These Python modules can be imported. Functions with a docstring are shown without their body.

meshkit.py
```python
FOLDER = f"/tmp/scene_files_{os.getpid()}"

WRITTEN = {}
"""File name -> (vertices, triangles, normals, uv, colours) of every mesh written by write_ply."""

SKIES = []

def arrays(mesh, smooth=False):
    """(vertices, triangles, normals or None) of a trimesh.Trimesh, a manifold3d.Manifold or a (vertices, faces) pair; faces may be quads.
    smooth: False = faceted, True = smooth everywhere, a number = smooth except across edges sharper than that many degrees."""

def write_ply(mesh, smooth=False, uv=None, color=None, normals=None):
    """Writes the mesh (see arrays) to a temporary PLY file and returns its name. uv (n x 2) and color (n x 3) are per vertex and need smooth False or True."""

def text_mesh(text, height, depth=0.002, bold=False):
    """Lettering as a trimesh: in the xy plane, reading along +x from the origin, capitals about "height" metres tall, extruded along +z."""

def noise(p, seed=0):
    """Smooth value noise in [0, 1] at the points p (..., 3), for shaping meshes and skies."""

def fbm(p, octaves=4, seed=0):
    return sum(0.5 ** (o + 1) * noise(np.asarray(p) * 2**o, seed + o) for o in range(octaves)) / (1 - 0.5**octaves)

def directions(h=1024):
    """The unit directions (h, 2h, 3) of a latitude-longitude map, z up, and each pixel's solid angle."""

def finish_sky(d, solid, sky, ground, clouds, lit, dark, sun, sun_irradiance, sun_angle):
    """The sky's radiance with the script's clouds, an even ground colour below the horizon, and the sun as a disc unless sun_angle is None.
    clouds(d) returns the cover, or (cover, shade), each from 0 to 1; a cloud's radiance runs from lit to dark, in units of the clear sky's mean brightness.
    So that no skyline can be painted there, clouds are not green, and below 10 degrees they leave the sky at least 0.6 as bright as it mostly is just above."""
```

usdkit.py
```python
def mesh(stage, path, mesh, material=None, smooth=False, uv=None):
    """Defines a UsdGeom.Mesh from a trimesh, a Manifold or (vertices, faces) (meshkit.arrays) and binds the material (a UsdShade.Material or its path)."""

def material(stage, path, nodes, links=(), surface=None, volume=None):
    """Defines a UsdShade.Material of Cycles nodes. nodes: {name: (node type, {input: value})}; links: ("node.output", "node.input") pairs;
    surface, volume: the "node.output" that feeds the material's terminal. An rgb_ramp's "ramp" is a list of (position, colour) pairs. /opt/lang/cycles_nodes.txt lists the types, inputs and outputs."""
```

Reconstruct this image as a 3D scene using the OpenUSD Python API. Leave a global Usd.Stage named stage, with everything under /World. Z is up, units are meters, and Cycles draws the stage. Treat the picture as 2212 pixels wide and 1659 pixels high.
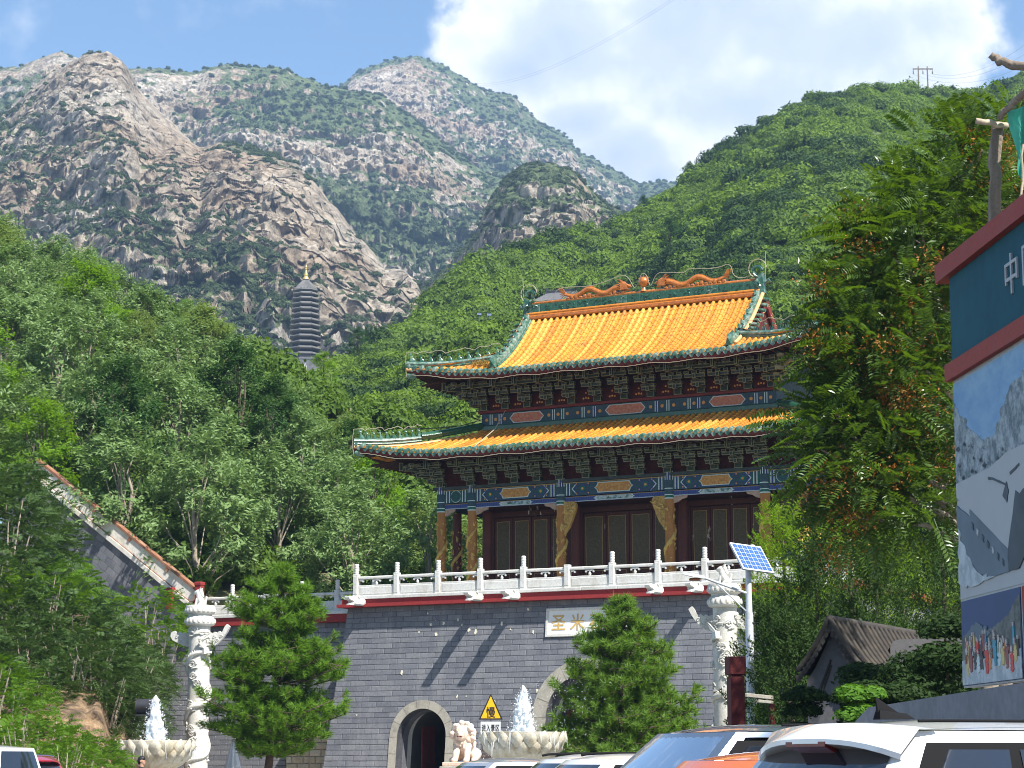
import math, json
import numpy as np, trimesh, usdkit, meshkit
from pxr import Usd, UsdGeom, UsdShade, UsdLux, Gf, Sdf, Vt
from shapely.geometry import Polygon, box as sbox
from shapely.ops import unary_union

stage = Usd.Stage.CreateInMemory()
UsdGeom.SetStageUpAxis(stage, UsdGeom.Tokens.z)
UsdGeom.SetStageMetersPerUnit(stage, 1.0)
UsdGeom.Xform.Define(stage, '/World')
UsdGeom.Scope.Define(stage, '/World/Looks')

# ------------------------------------------------------------------ camera, sky, sun
FPX, HY, EYE, W0 = 2200.0, 765.0, 1.45, 2212.0
PITCH = math.atan((HY - 384) / FPX)
CP, SP = math.cos(PITCH), math.sin(PITCH)
cam = UsdGeom.Camera.Define(stage, '/World/camera')
cam.CreateHorizontalApertureAttr(36.0); cam.CreateVerticalApertureAttr(27.0)
cam.CreateFocalLengthAttr(36.0 * FPX / 1024)
cam.CreateClippingRangeAttr(Gf.Vec2f(0.5, 30000))
cam.AddTranslateOp().Set(Gf.Vec3d(0, 0, EYE)); cam.AddRotateXOp().Set(90 + math.degrees(PITCH))
cam.CreateExposureAttr(1.25)

SUN_AZ, SUN_EL = math.radians(141.3), math.radians(52.1)
SDIR = np.array([math.sin(SUN_AZ) * math.cos(SUN_EL), math.cos(SUN_AZ) * math.cos(SUN_EL), math.sin(SUN_EL)])
sun = UsdLux.DistantLight.Define(stage, '/World/sun')
sun.CreateIntensityAttr(1.25); sun.CreateAngleAttr(0.5); sun.CreateColorAttr(Gf.Vec3f(1.0, 0.955, 0.88))
sun.CreateNormalizeAttr(True)
_x = np.cross([0, 0, 1.0], SDIR); _x /= np.linalg.norm(_x); _y = np.cross(SDIR, _x)
sun.AddTransformOp().Set(Gf.Matrix4d(*_x, 0, *_y, 0, *SDIR, 0, 0, 0, 0, 1))

def ray(px, py):
    """direction through a point of the photograph (2212 wide)"""
    u = (px * 1024 / W0 - 512) / FPX; v = (384 - py * 1024 / W0) / FPX
    return np.array([u, CP - v * SP, SP + v * CP])

def at(px, py, Y):
    d = ray(px, py); return np.array([0, 0, EYE]) + d * (Y / d[1])

SKY_STRENGTH = 0.06
def build_sky():
    nodes = {
        'sky': ('sky_texture', {'sky_type': 'single_scattering', 'sun_disc': False, 'sun_elevation': SUN_EL, 'sun_rotation': SUN_AZ,
                                'altitude': 600.0, 'air_density': 1.0, 'aerosol_density': 0.5, 'ozone_density': 1.0}),
        'geo': ('texture_coordinate', {}),
        'n1': ('noise_texture', {'scale': 22.0, 'detail': 7.0, 'roughness': 0.56}),
        'n2': ('noise_texture', {'scale': 5.0, 'detail': 4.0, 'roughness': 0.5}),
        'n3': ('noise_texture', {'scale': 60.0, 'detail': 5.0, 'roughness': 0.6}),
    }
    links = [('geo.generated', 'n1.vector'), ('geo.generated', 'n2.vector'), ('geo.generated', 'n3.vector')]
    blobs = [(1560, 20, 470, 250), (1200, 80, 260, 190), (1130, 150, 170, 110), (1890, 100, 250, 190), (1330, 330, 180, 105),
             (1420, 385, 80, 60), (1620, 220, 330, 150), (1250, 270, 150, 80)]
    last = None
    for i, (px, py, rx, ry) in enumerate(blobs):
        d = ray(px, py); d = d / np.linalg.norm(d)
        sx, sz = 2.16 * FPX / (rx * 1.25), 2.16 * FPX / (ry * 1.25)
        s = np.array([sx, (sx + sz) / 2 * 0.6, sz])
        nodes[f'm{i}'] = ('mapping', {'mapping_type': 'point', 'scale': tuple(s), 'location': tuple(-d * s)})
        nodes[f'g{i}'] = ('gradient_texture', {'gradient_type': 'spherical'})
        links += [('geo.generated', f'm{i}.vector'), (f'm{i}.vector', f'g{i}.vector')]
        if last is None:
            last = f'g{i}.fac'
        else:
            nodes[f'x{i}'] = ('math', {'math_type': 'smoothmax', 'value3': 0.15})
            links += [(last, f'x{i}.value1'), (f'g{i}.fac', f'x{i}.value2')]
            last = f'x{i}.value'
    nodes.update({
        'nn': ('math', {'math_type': 'multiply_add', 'value2': 1.5, 'value3': -0.83}),      # noise about zero
        'far': ('map_range', {'from_min': 0.63, 'from_max': 0.80, 'to_min': -0.40, 'to_max': 0.30, 'clamp': True}),
        'a0': ('math', {'math_type': 'maximum'}),
        'a1': ('math', {'math_type': 'multiply_add'}), 'near': ('math', {'math_type': 'multiply', 'value2': 4.0, 'use_clamp': True}),
        'cov': ('map_range', {'range_type': 'smoothstep', 'from_min': 0.06, 'from_max': 0.28, 'to_min': 0.0, 'to_max': 1.0, 'clamp': True}),
        'shade': ('math', {'math_type': 'multiply_add', 'value2': 0.9, 'value3': 0.0}),
        'ramp': ('rgb_ramp', {'ramp': [(0.0, (9.6, 9.6, 9.6)), (0.28, (8.9, 9.0, 9.2)), (0.52, (6.3, 6.9, 7.8)), (1.0, (4.5, 5.4, 6.9))]}),
        'mix': ('mix', {}), 'sat': ('hsv', {'hue': 0.497, 'saturation': 1.08, 'value': 1.30}),
        'bg': ('background_shader', {'strength': SKY_STRENGTH}),
    })
    links += [('n1.fac', 'nn.value1'), ('n2.fac', 'far.value'), (last, 'a0.value1'), ('far.result', 'a0.value2'),
              ('a0.value', 'near.value1'), ('near.value', 'a1.value1'), ('nn.value', 'a1.value2'), ('a0.value', 'a1.value3'), ('a1.value', 'cov.value'),
              ('a1.value', 'shade.value1'), ('shade.value', 'ramp.fac'),
              ('cov.result', 'mix.fac'), ('sky.color', 'sat.color'), ('sat.color', 'mix.color1'), ('ramp.color', 'mix.color2'), ('mix.color', 'bg.color')]
    m = usdkit.material(stage, '/World/Looks/sky', nodes, links, surface='bg.background')
    dome = UsdLux.DomeLight.Define(stage, '/World/sky')
    UsdShade.MaterialBindingAPI.Apply(dome.GetPrim()).Bind(m)
    dome.GetPrim().SetCustomDataByKey('kind', 'structure'); dome.GetPrim().SetCustomDataByKey('label', 'blue summer sky with one large white cloud')
build_sky()

# ------------------------------------------------------------------ helpers
class MB:
    """collects shapes that become one mesh"""
    def __init__(self): self.v, self.f, self.n = [], [], 0
    def add(self, v, f):
        v = np.asarray(v, float).reshape(-1, 3); f = np.asarray(f, int)
        if f.ndim == 2 and f.shape[1] == 4: f = np.vstack([f[:, [0, 1, 2]], f[:, [0, 2, 3]]])
        self.v.append(v); self.f.append(f + self.n); self.n += len(v); return self
    def tm(self, m, T=None):
        v = np.asarray(m.vertices)
        if T is not None: v = v @ np.asarray(T)[:3, :3].T + np.asarray(T)[:3, 3]
        return self.add(v, m.faces)
    def box(self, x0, x1, y0, y1, z0, z1):
        v = np.array([[x, y, z] for z in (z0, z1) for y in (y0, y1) for x in (x0, x1)], float)
        f = [[0, 2, 3, 1], [4, 5, 7, 6], [0, 1, 5, 4], [2, 6, 7, 3], [0, 4, 6, 2], [1, 3, 7, 5]]
        return self.add(v, f)
    def rbox(self, x0, x1, y0, y1, z0, z1, r=0.02):
        """box with chamfered edges"""
        r = min(r, (x1 - x0) * .49, (y1 - y0) * .49, (z1 - z0) * .49)
        pts = []
        for x, sx in ((x0, 1), (x1, -1)):
            for y, sy in ((y0, 1), (y1, -1)):
                for z, sz in ((z0, 1), (z1, -1)):
                    pts += [[x + sx * r, y + sy * r, z], [x + sx * r, y, z + sz * r], [x, y + sy * r, z + sz * r]]
        h = trimesh.PointCloud(pts).convex_hull
        return self.add(h.vertices, h.faces)
    def hull(self, pts):
        h = trimesh.PointCloud(np.asarray(pts, float)).convex_hull
        return self.add(h.vertices, h.faces)
    def tube(self, path, r, n=6, cap=True):
        p = np.asarray(path, float); r = np.broadcast_to(np.asarray(r, float), (len(p),))
        t = np.gradient(p, axis=0); t /= np.linalg.norm(t, axis=1, keepdims=True) + 1e-12
        ref = np.array([0, 0, 1.0]) if abs(t[:, 2]).mean() < .8 else np.array([0, 1.0, 0])
        a = np.cross(t, ref); a /= np.linalg.norm(a, axis=1, keepdims=True) + 1e-12
        b = np.cross(t, a); th = np.arange(n) * 2 * np.pi / n
        v = p[:, None] + r[:, None, None] * (np.cos(th)[None, :, None] * a[:, None] + np.sin(th)[None, :, None] * b[:, None])
        i, j = np.meshgrid(np.arange(len(p) - 1), np.arange(n), indexing='ij')
        q = np.stack([i * n + j, i * n + (j + 1) % n, (i + 1) * n + (j + 1) % n, (i + 1) * n + j], -1).reshape(-1, 4)
        v = v.reshape(-1, 3); f = np.vstack([q[:, [0, 1, 2]], q[:, [0, 2, 3]]])
        if cap:
            k = len(v); v = np.vstack([v, p[0], p[-1]]); m = (len(p) - 1) * n
            f = np.vstack([f, [[k, (j + 1) % n, j] for j in range(n)], [[k + 1, m + j, m + (j + 1) % n] for j in range(n)]])
        return self.add(v, f)
    def lathe(self, prof, n=16, c=(0, 0, 0)):
        """profile [(radius, z)] turned about z"""
        p = np.asarray(prof, float); th = np.arange(n) * 2 * np.pi / n
        v = np.stack([p[:, None, 0] * np.cos(th), p[:, None, 0] * np.sin(th), np.repeat(p[:, 1:2], n, 1)], -1).reshape(-1, 3) + np.asarray(c)
        i, j = np.meshgrid(np.arange(len(p) - 1), np.arange(n), indexing='ij')
        q = np.stack([i * n + j, i * n + (j + 1) % n, (i + 1) * n + (j + 1) % n, (i + 1) * n + j], -1).reshape(-1, 4)
        return self.add(v, q)
    def prism(self, poly, d0, d1, frame=None):
        """polygon (shapely or points) extruded from d0 to d1 along the third axis of frame = (origin, ax, ay, az)"""
        if not hasattr(poly, 'exterior') and not hasattr(poly, 'geoms'): poly = Polygon(poly)
        for g in getattr(poly, 'geoms', [poly]):
            if g.is_empty or g.area < 1e-9: continue
            m = trimesh.creation.extrude_polygon(g, d1 - d0, engine='earcut')
            v = np.array(m.vertices) + [0, 0, d0]
            if frame is not None:
                o, ax, ay, az = [np.asarray(k, float) for k in frame]
                v = o + v[:, :1] * ax + v[:, 1:2] * ay + v[:, 2:] * az
            self.add(v, m.faces)
        return self
    def grid(self, P):
        """surface through points P (n, m, 3)"""
        n, m = P.shape[:2]
        i, j = np.meshgrid(np.arange(n - 1), np.arange(m - 1), indexing='ij')
        q = np.stack([i * m + j, i * m + j + 1, (i + 1) * m + j + 1, (i + 1) * m + j], -1).reshape(-1, 4)
        return self.add(P.reshape(-1, 3), q)
    def moved(self, R=None, t=(0, 0, 0), s=1.0):
        out = MB()
        for v, f, k in zip(self.v, self.f, np.cumsum([0] + [len(x) for x in self.v])):
            vv = v * s
            if R is not None: vv = vv @ np.asarray(R).T
            out.add(vv + np.asarray(t), f - k)
        return out
    def join(self, o):
        for v, f, k in zip(o.v, o.f, np.cumsum([0] + [len(x) for x in o.v])): self.add(v, f - k)
        return self
    def arr(self): return np.vstack(self.v), np.vstack(self.f)

def rotz(a): c, s = math.cos(a), math.sin(a); return np.array([[c, -s, 0], [s, c, 0], [0, 0, 1.0]])
def rotx(a): c, s = math.cos(a), math.sin(a); return np.array([[1.0, 0, 0], [0, c, -s], [0, s, c]])
def roty(a): c, s = math.cos(a), math.sin(a); return np.array([[c, 0, s], [0, 1.0, 0], [-s, 0, c]])

used = {}
def numbered(parent, name):
    k = (str(parent), name); c = used.get(k, 0); used[k] = c + 1
    return name if c == 0 else f'{name}_{c:03d}'
def path_of(parent): return '/World' if parent is None else str(parent.GetPath())
def tag(prim, label=None, cat=None, group=None, kind=None):
    for k, v in (('label', label), ('category', cat), ('group', group), ('kind', kind)):
        if v: prim.SetCustomDataByKey(k, v)
    return prim
def thing(name, label=None, cat=None, loc=(0, 0, 0), rz=0.0, group=None, kind=None):
    x = UsdGeom.Xform.Define(stage, '/World/' + numbered('/World', name))
    x.AddTranslateOp().Set(Gf.Vec3d(*map(float, loc)))
    if rz: x.AddRotateZOp().Set(float(rz))
    return tag(x.GetPrim(), label, cat, group, kind)
def obj(name, mb, mat, parent=None, smooth=False, **kw):
    if isinstance(mb, MB) and not mb.v: return None
    p = path_of(parent)
    m = usdkit.mesh(stage, p + '/' + numbered(p, name), mb.arr() if isinstance(mb, MB) else mb, mat, smooth=smooth)
    return tag(m.GetPrim(), **kw)
def group_of(name, parent):
    """an Xform part that only carries sub-parts"""
    p = path_of(parent)
    return UsdGeom.Xform.Define(stage, p + '/' + numbered(p, name)).GetPrim()
def place_copy(name, src, label, cat, loc, rz=0.0, group=None, s=1.0):
    x = UsdGeom.Xform.Define(stage, '/World/' + numbered('/World', name))
    x.AddTranslateOp().Set(Gf.Vec3d(*map(float, loc))); x.AddRotateZOp().Set(float(rz)); x.AddScaleOp().Set(Gf.Vec3f(*(np.broadcast_to(np.asarray(s, float), 3).tolist())))
    x.GetPrim().GetReferences().AddInternalReference(src); x.GetPrim().SetInstanceable(True)
    return tag(x.GetPrim(), label, cat, group)

# ------------------------------------------------------------------ materials
L = {}
def M(name): return L[name]
def plain(name, col, rough=0.7, var=0.15, scale=6.0, bump=0.0, bscale=30.0, spec=0.3, metal=0.0, coat=0.0, space='object', detail=4.0):
    """a colour broken up by soft noise, with optional fine relief"""
    c = np.array(col)
    n = {'tc': ('texture_coordinate', {}), 'geo': ('geometry', {}), 'n': ('noise_texture', {'scale': scale, 'detail': detail, 'roughness': 0.6}),
         'r': ('rgb_ramp', {'ramp': [(0.25, tuple(c * (1 - var))), (0.75, tuple(np.minimum(c * (1 + var), 1)))]}),
         'p': ('principled_bsdf', {'roughness': rough, 'specular_ior_level': spec, 'metallic': metal, 'coat_weight': coat})}
    src = 'tc.object' if space == 'object' else 'geo.position'
    l = [(src, 'n.vector'), ('n.fac', 'r.fac'), ('r.color', 'p.base_color')]
    if bump:
        n['n2'] = ('noise_texture', {'scale': bscale, 'detail': 4.0}); n['b'] = ('bump', {'strength': 1.0, 'distance': bump})
        l += [(src, 'n2.vector'), ('n2.fac', 'b.height'), ('b.normal', 'p.normal')]
    L[name] = usdkit.material(stage, '/World/Looks/' + name, n, l, surface='p.BSDF'); return L[name]
def weathered(name, col, stain, amt=0.5, scale=1.5, rough=0.8, bump=0.004, bscale=25.0, spec=0.25, lo=0.48, hi=0.7, stretch=(1, 1, 1), var=0.12, island=0.0):
    """base colour with streaks and stains of another colour"""
    c = np.array(col)
    n = {'tc': ('texture_coordinate', {}), 'mp': ('mapping', {'mapping_type': 'point', 'scale': stretch}),
         'n': ('noise_texture', {'scale': scale, 'detail': 7.0, 'roughness': 0.65}), 'f': ('noise_texture', {'scale': scale * 9, 'detail': 4.0}),
         'r': ('rgb_ramp', {'ramp': [(lo, (0, 0, 0)), (hi, (amt, amt, amt))]}),
         'rc': ('rgb_ramp', {'ramp': [(0.3, tuple(c * (1 - var))), (0.7, tuple(np.minimum(c * (1 + var), 1)))]}),
         'mx': ('mix', {'color2': tuple(stain)}), 'b': ('bump', {'strength': 1.0, 'distance': bump}), 'n2': ('noise_texture', {'scale': bscale, 'detail': 5.0}),
         'p': ('principled_bsdf', {'roughness': rough, 'specular_ior_level': spec})}
    l = [('tc.object', 'mp.vector'), ('mp.vector', 'n.vector'), ('tc.object', 'f.vector'), ('n.fac', 'r.fac'), ('f.fac', 'rc.fac'), ('r.color', 'mx.fac'), ('rc.color', 'mx.color1'),
         ('mx.color', 'p.base_color'), ('tc.object', 'n2.vector'), ('n2.fac', 'b.height'), ('b.normal', 'p.normal')]
    if island:     # each separate piece its own tone
        n['gi'] = ('geometry', {}); n['ir'] = ('rgb_ramp', {'ramp': [(0.0, (1 - island,) * 3), (0.75, (1.0,) * 3), (1.0, (1 + island,) * 3)]}); n['im'] = ('mix', {'mix_type': 'multiply', 'fac': 1.0})
        l = [x for x in l if x != ('mx.color', 'p.base_color')] + [('gi.random_per_island', 'ir.fac'), ('mx.color', 'im.color1'), ('ir.color', 'im.color2'), ('im.color', 'p.base_color')]
    L[name] = usdkit.material(stage, '/World/Looks/' + name, n, l, surface='p.BSDF'); return L[name]
def leaf(name, dark, light, rough=0.6, trans=0.35, spec=0.14, patch=0.0, pscale=0.08, patchcol=None, mid=None):
    """leaves: each leaf its own tone, some light passing through; patch varies the tone slowly from place to place"""
    d, li = np.array(dark), np.array(light)
    n = {'g': ('geometry', {}), 'r': ('rgb_ramp', {'ramp': [(0.0, tuple(d)), (0.6, tuple(d * .45 + li * .55)), (1.0, tuple(li))] if mid is None else [(0.0, tuple(d)), (0.45, tuple(mid)), (0.62, tuple(li * .8)), (1.0, tuple(li))]}),
         'p': ('principled_bsdf', {'roughness': rough, 'specular_ior_level': spec}), 't': ('translucent_bsdf', {}),
         'hs': ('hsv', {'hue': 0.485, 'saturation': 1.15, 'value': 1.5}), 'm': ('mix_closure', {'fac': trans}),
         'pn': ('noise_texture', {'scale': pscale, 'detail': 3.0}), 'pr': ('rgb_ramp', {'ramp': [(0.4, (0, 0, 0)), (0.62, (patch,) * 3)]}),
         'pm': ('mix', {'color2': tuple(patchcol if patchcol is not None else d * .7)})}
    l = [('g.random_per_island', 'r.fac'), ('g.position', 'pn.vector'), ('pn.fac', 'pr.fac'), ('pr.color', 'pm.fac'), ('r.color', 'pm.color1'),
         ('pm.color', 'p.base_color'), ('pm.color', 'hs.color'), ('hs.color', 't.color'),
         ('p.BSDF', 'm.closure1'), ('t.BSDF', 'm.closure2')]
    L[name] = usdkit.material(stage, '/World/Looks/' + name, n, l, surface='m.closure'); return L[name]

fbm, noise = meshkit.fbm, meshkit.noise
# ------------------------------------------------------------------ ground and hills
plain('asphalt', (0.075, 0.075, 0.078), 0.85, 0.25, 0.8, 0.004, 60)
plain('paving', (0.30, 0.29, 0.27), 0.85, 0.15, 1.2, 0.004, 40)
g = MB(); s = 9000.0
g.add([[-s, -s, -0.02], [s, -s, -0.02], [s, s, -0.02], [-s, s, -0.02]], [[0, 1, 2, 3]])
plain('earth', (0.16, 0.14, 0.09), 0.95, 0.3, 0.05, 0.05, 3.0)
tag(obj('ground', g, M('earth')), 'flat earth of the valley floor', kind='structure')
g = MB(); g.add([[-26, -30, 0], [9, -30, 0], [14, 60, 0], [-40, 60, 0]], [[0, 1, 2, 3]])
tag(obj('parking_ground', g, M('asphalt')), 'asphalt car park in front of the temple gate', kind='structure')
g = MB(); g.add([[-40, 60.0, 0.004], [14, 60.0, 0.004], [16, 98, 0.004], [-28, 100, 0.004]], [[0, 1, 2, 3]])
tag(obj('plaza', g, M('paving')), 'pale paved plaza between car park and gate wall', kind='structure')

def mountain_mat(name, rocks, greens, bscale=0.20, bdist=3.5):
    """rock with ledges, cracks and pale faces; scrub where the attribute veg says so"""
    n = {'geo': ('geometry', {}), 'veg': ('attribute', {'attribute': 'veg'}),
         'n1': ('noise_texture', {'scale': 0.012, 'detail': 6.0, 'roughness': 0.6}),
         'mp': ('mapping', {'scale': (0.05, 0.05, 0.16), 'rotation': (0.25, 0.15, 0.0)}), 'n2': ('noise_texture', {'scale': 1.0, 'detail': 8.0, 'roughness': 0.68, 'distortion': 0.6}),
         'nk': ('noise_texture', {'scale': 0.30, 'detail': 5.0, 'roughness': 0.7}), 'rk': ('rgb_ramp', {'ramp': [(0.36, (0.55,) * 3), (0.46, (0.97,) * 3), (0.62, (1.18,) * 3)]}), 'm1c': ('mix', {'mix_type': 'multiply', 'fac': 1.0}),
         'n3': ('noise_texture', {'scale': bscale, 'detail': 7.0, 'roughness': 0.7}),
         'n4': ('noise_texture', {'scale': 0.16, 'detail': 6.0, 'roughness': 0.7}), 'n5': ('noise_texture', {'scale': 0.09, 'detail': 6.0, 'roughness': 0.75}),
         'v': ('voronoi_texture', {'feature': 'distance_to_edge', 'scale': 0.055}), 'mpv': ('mapping', {'scale': (1.0, 1.0, 0.55), 'rotation': (0.3, 0.2, 0.1)}),
         'r1': ('rgb_ramp', {'ramp': [(0.38, rocks[0]), (0.5, rocks[1]), (0.62, rocks[2])]}),
         'r2': ('rgb_ramp', {'ramp': [(0.36, (0.55,) * 3), (0.47, (0.90,) * 3), (0.56, (1.05,) * 3), (0.68, (1.25,) * 3)]}),
         'rv': ('rgb_ramp', {'ramp': [(0.0, (0.55,) * 3), (0.10, (1, 1, 1))]}),
         'm1': ('mix', {'mix_type': 'multiply', 'fac': 1.0}), 'm1b': ('mix', {'mix_type': 'multiply', 'fac': 0.8}),
         'r3': ('rgb_ramp', {'ramp': [(0.40, greens[0]), (0.50, tuple(np.array(greens[0]) * .6 + np.array(greens[1]) * .4)), (0.62, greens[1])]}),
         'vn': ('math', {'math_type': 'multiply_add', 'value2': 1.3, 'value3': -0.65}), 'va': ('math', {'math_type': 'add'}),
         'vr': ('map_range', {'from_min': 0.42, 'from_max': 0.58, 'clamp': True}),
         'mx': ('mix', {}), 'b': ('bump', {'strength': 1.0, 'distance': bdist}),
         'p': ('principled_bsdf', {'roughness': 0.95, 'specular_ior_level': 0.1})}
    l = [('geo.position', 'n1.vector'), ('geo.position', 'mp.vector'), ('mp.vector', 'n2.vector'), ('geo.position', 'n3.vector'), ('geo.position', 'n4.vector'), ('geo.position', 'n5.vector'),
         ('geo.position', 'mpv.vector'), ('mpv.vector', 'v.vector'), ('v.distance', 'rv.fac'),
         ('n1.fac', 'r1.fac'), ('n2.fac', 'r2.fac'), ('r1.color', 'm1.color1'), ('r2.color', 'm1.color2'), ('m1.color', 'm1b.color1'), ('rv.color', 'm1b.color2'),
         ('n4.fac', 'r3.fac'), ('n5.fac', 'vn.value1'), ('veg.fac', 'va.value1'), ('vn.value', 'va.value2'), ('va.value', 'vr.value'),
         ('geo.position', 'nk.vector'), ('nk.fac', 'rk.fac'), ('m1b.color', 'm1c.color1'), ('rk.color', 'm1c.color2'), ('vr.result', 'mx.fac'), ('m1c.color', 'mx.color1'), ('r3.color', 'mx.color2'), ('mx.color', 'p.base_color'), ('n3.fac', 'b.height'), ('b.normal', 'p.normal')]
    L[name] = usdkit.material(stage, '/World/Looks/' + name, n, l, surface='p.BSDF')
mountain_mat('mountain', [(0.285, 0.225, 0.165), (0.335, 0.285, 0.225), (0.38, 0.345, 0.295)], [(0.050, 0.070, 0.034), (0.125, 0.158, 0.072)])

def ridge(name, sky, Dc, Db, yb, nu, nv, label, seed, amp=(60, 22, 7), steep=1.0, vegbias=0.0, back=0.35, vegfn=None, gul=1.0):
    """A mountain whose crest runs through the given points of the skyline. Returns points and vegetation cover."""
    sky = np.array(sky, float)
    px = np.linspace(sky[0, 0], sky[-1, 0], nu)
    py = np.interp(px, sky[:, 0], sky[:, 1])
    Dcu = np.interp(px, *np.array(Dc, float).T) if np.ndim(Dc) else np.full(nu, float(Dc))
    Dbu = np.interp(px, *np.array(Db, float).T) if np.ndim(Db) else np.full(nu, float(Db))
    ybu = np.interp(px, *np.array(yb, float).T) if np.ndim(yb) else np.full(nu, float(yb))
    crest = np.array([at(a, b, d) for a, b, d in zip(px, py, Dcu)])
    base = np.array([at(a, b, d) for a, b, d in zip(px, ybu, Dbu)])
    nb = max(6, nv // 10)
    v = np.concatenate([np.linspace(0, 1, nv), 1 + np.linspace(0, 1, nb + 1)[1:] * back])
    P = np.empty((nu, len(v), 3))
    for k, t in enumerate(v):
        if t <= 1:
            P[:, k, :2] = base[:, :2] + (crest - base)[:, :2] * t
            P[:, k, 2] = base[:, 2] + (crest - base)[:, 2] * t ** steep
        else:
            P[:, k, :2] = base[:, :2] + (crest - base)[:, :2] * t
            P[:, k, 2] = crest[:, 2] - (crest - base)[:, 2] * (t - 1) * 0.9
    out = np.stack([-P[..., 0], -P[..., 1], 0 * P[..., 0]], -1); out /= np.linalg.norm(out, axis=-1, keepdims=True)
    fade = np.clip(1 - v, 0, 1)[None] ** 0.45
    # gullies run down the slope: noise stretched along the height
    q = np.stack([P[..., 0] / 150, P[..., 1] / 420, P[..., 2] / 330], -1)
    big = 1 - 2 * np.abs(fbm(q + seed * 3.1, 3, seed) - 0.5) * 2
    q2 = np.stack([P[..., 0] / 45, P[..., 1] / 140, P[..., 2] / 75 + P[..., 0] / 160], -1)
    mid = fbm(q2 + seed * 1.7, 4, seed + 5) - 0.5
    q3 = np.stack([P[..., 0] / 13, P[..., 1] / 40, P[..., 2] / 11 + P[..., 0] / 50], -1)
    small = 1 - np.abs(fbm(q3, 3, seed + 9) - 0.5) * 4
    ledge = np.abs(((P[..., 2] + 0.25 * P[..., 0] + 14 * fbm(P / 60, 2, seed + 21)) / 17) % 1 - 0.5)
    rid = lambda sc, sd: 1 - np.abs(2 * noise(P / np.array(sc) + sd * 7.7, sd) - 1)
    n20 = fbm(P / np.array([26, 60, 20.0]) + seed, 2, seed + 41); blk = np.floor(n20 * 7) / 7 + .35 * (n20 * 7 - np.floor(n20 * 7)) / 7
    n8 = fbm(P / np.array([11, 26, 8.0]) + seed * 2, 2, seed + 43); blk2 = np.floor(n8 * 6) / 6
    crag = 11 * rid((30, 70, 38), seed + 51) + 9 * rid((13, 32, 15), seed + 52) + 6.0 * rid((5.5, 15, 6.5), seed + 53) + 26 * blk + 15 * blk2 + 10 * rid((10, 30, 62), seed + 54) + 2.5 * rid((2.6, 9, 3.0), seed + 55)
    d = crag * amp[2] / 7.5 + amp[0] * .75 * gul * (big - 0.4) + amp[1] * 2.4 * mid + amp[2] * (small + 1.2 * ledge)
    P2 = P + out * (d * fade)[..., None]
    P2[..., 2] += (amp[1] * 0.7 * mid + amp[2] * 0.5 * small) * np.where(v > 0.98, 0.22, fade)
    du = np.gradient(P2, axis=0); dv = np.gradient(P2, axis=1); N = np.cross(du, dv); N /= np.linalg.norm(N, axis=-1, keepdims=True) + 1e-9
    N *= np.sign((N * -P2).sum(-1, keepdims=True) + 1e-9)
    from scipy.ndimage import gaussian_filter
    nz = gaussian_filter(np.abs(N[..., 2]), 1.1)
    patch = fbm(P / 210 + 40, 4, seed + 31)
    veg = 0.44 + 2.2 * (nz - 0.52) + 2.6 * (patch - 0.5) + vegbias - .011 * (crag - gaussian_filter(crag, 9.0))
    if vegfn is not None: veg = veg + vegfn(px[:, None], np.repeat(v[None], nu, 0))
    veg = np.clip(veg, 0, 1)
    m = MB().grid(P2)
    mesh = usdkit.mesh(stage, '/World/' + numbered('/World', name), m.arr(), M('mountain'), smooth=False)
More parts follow.
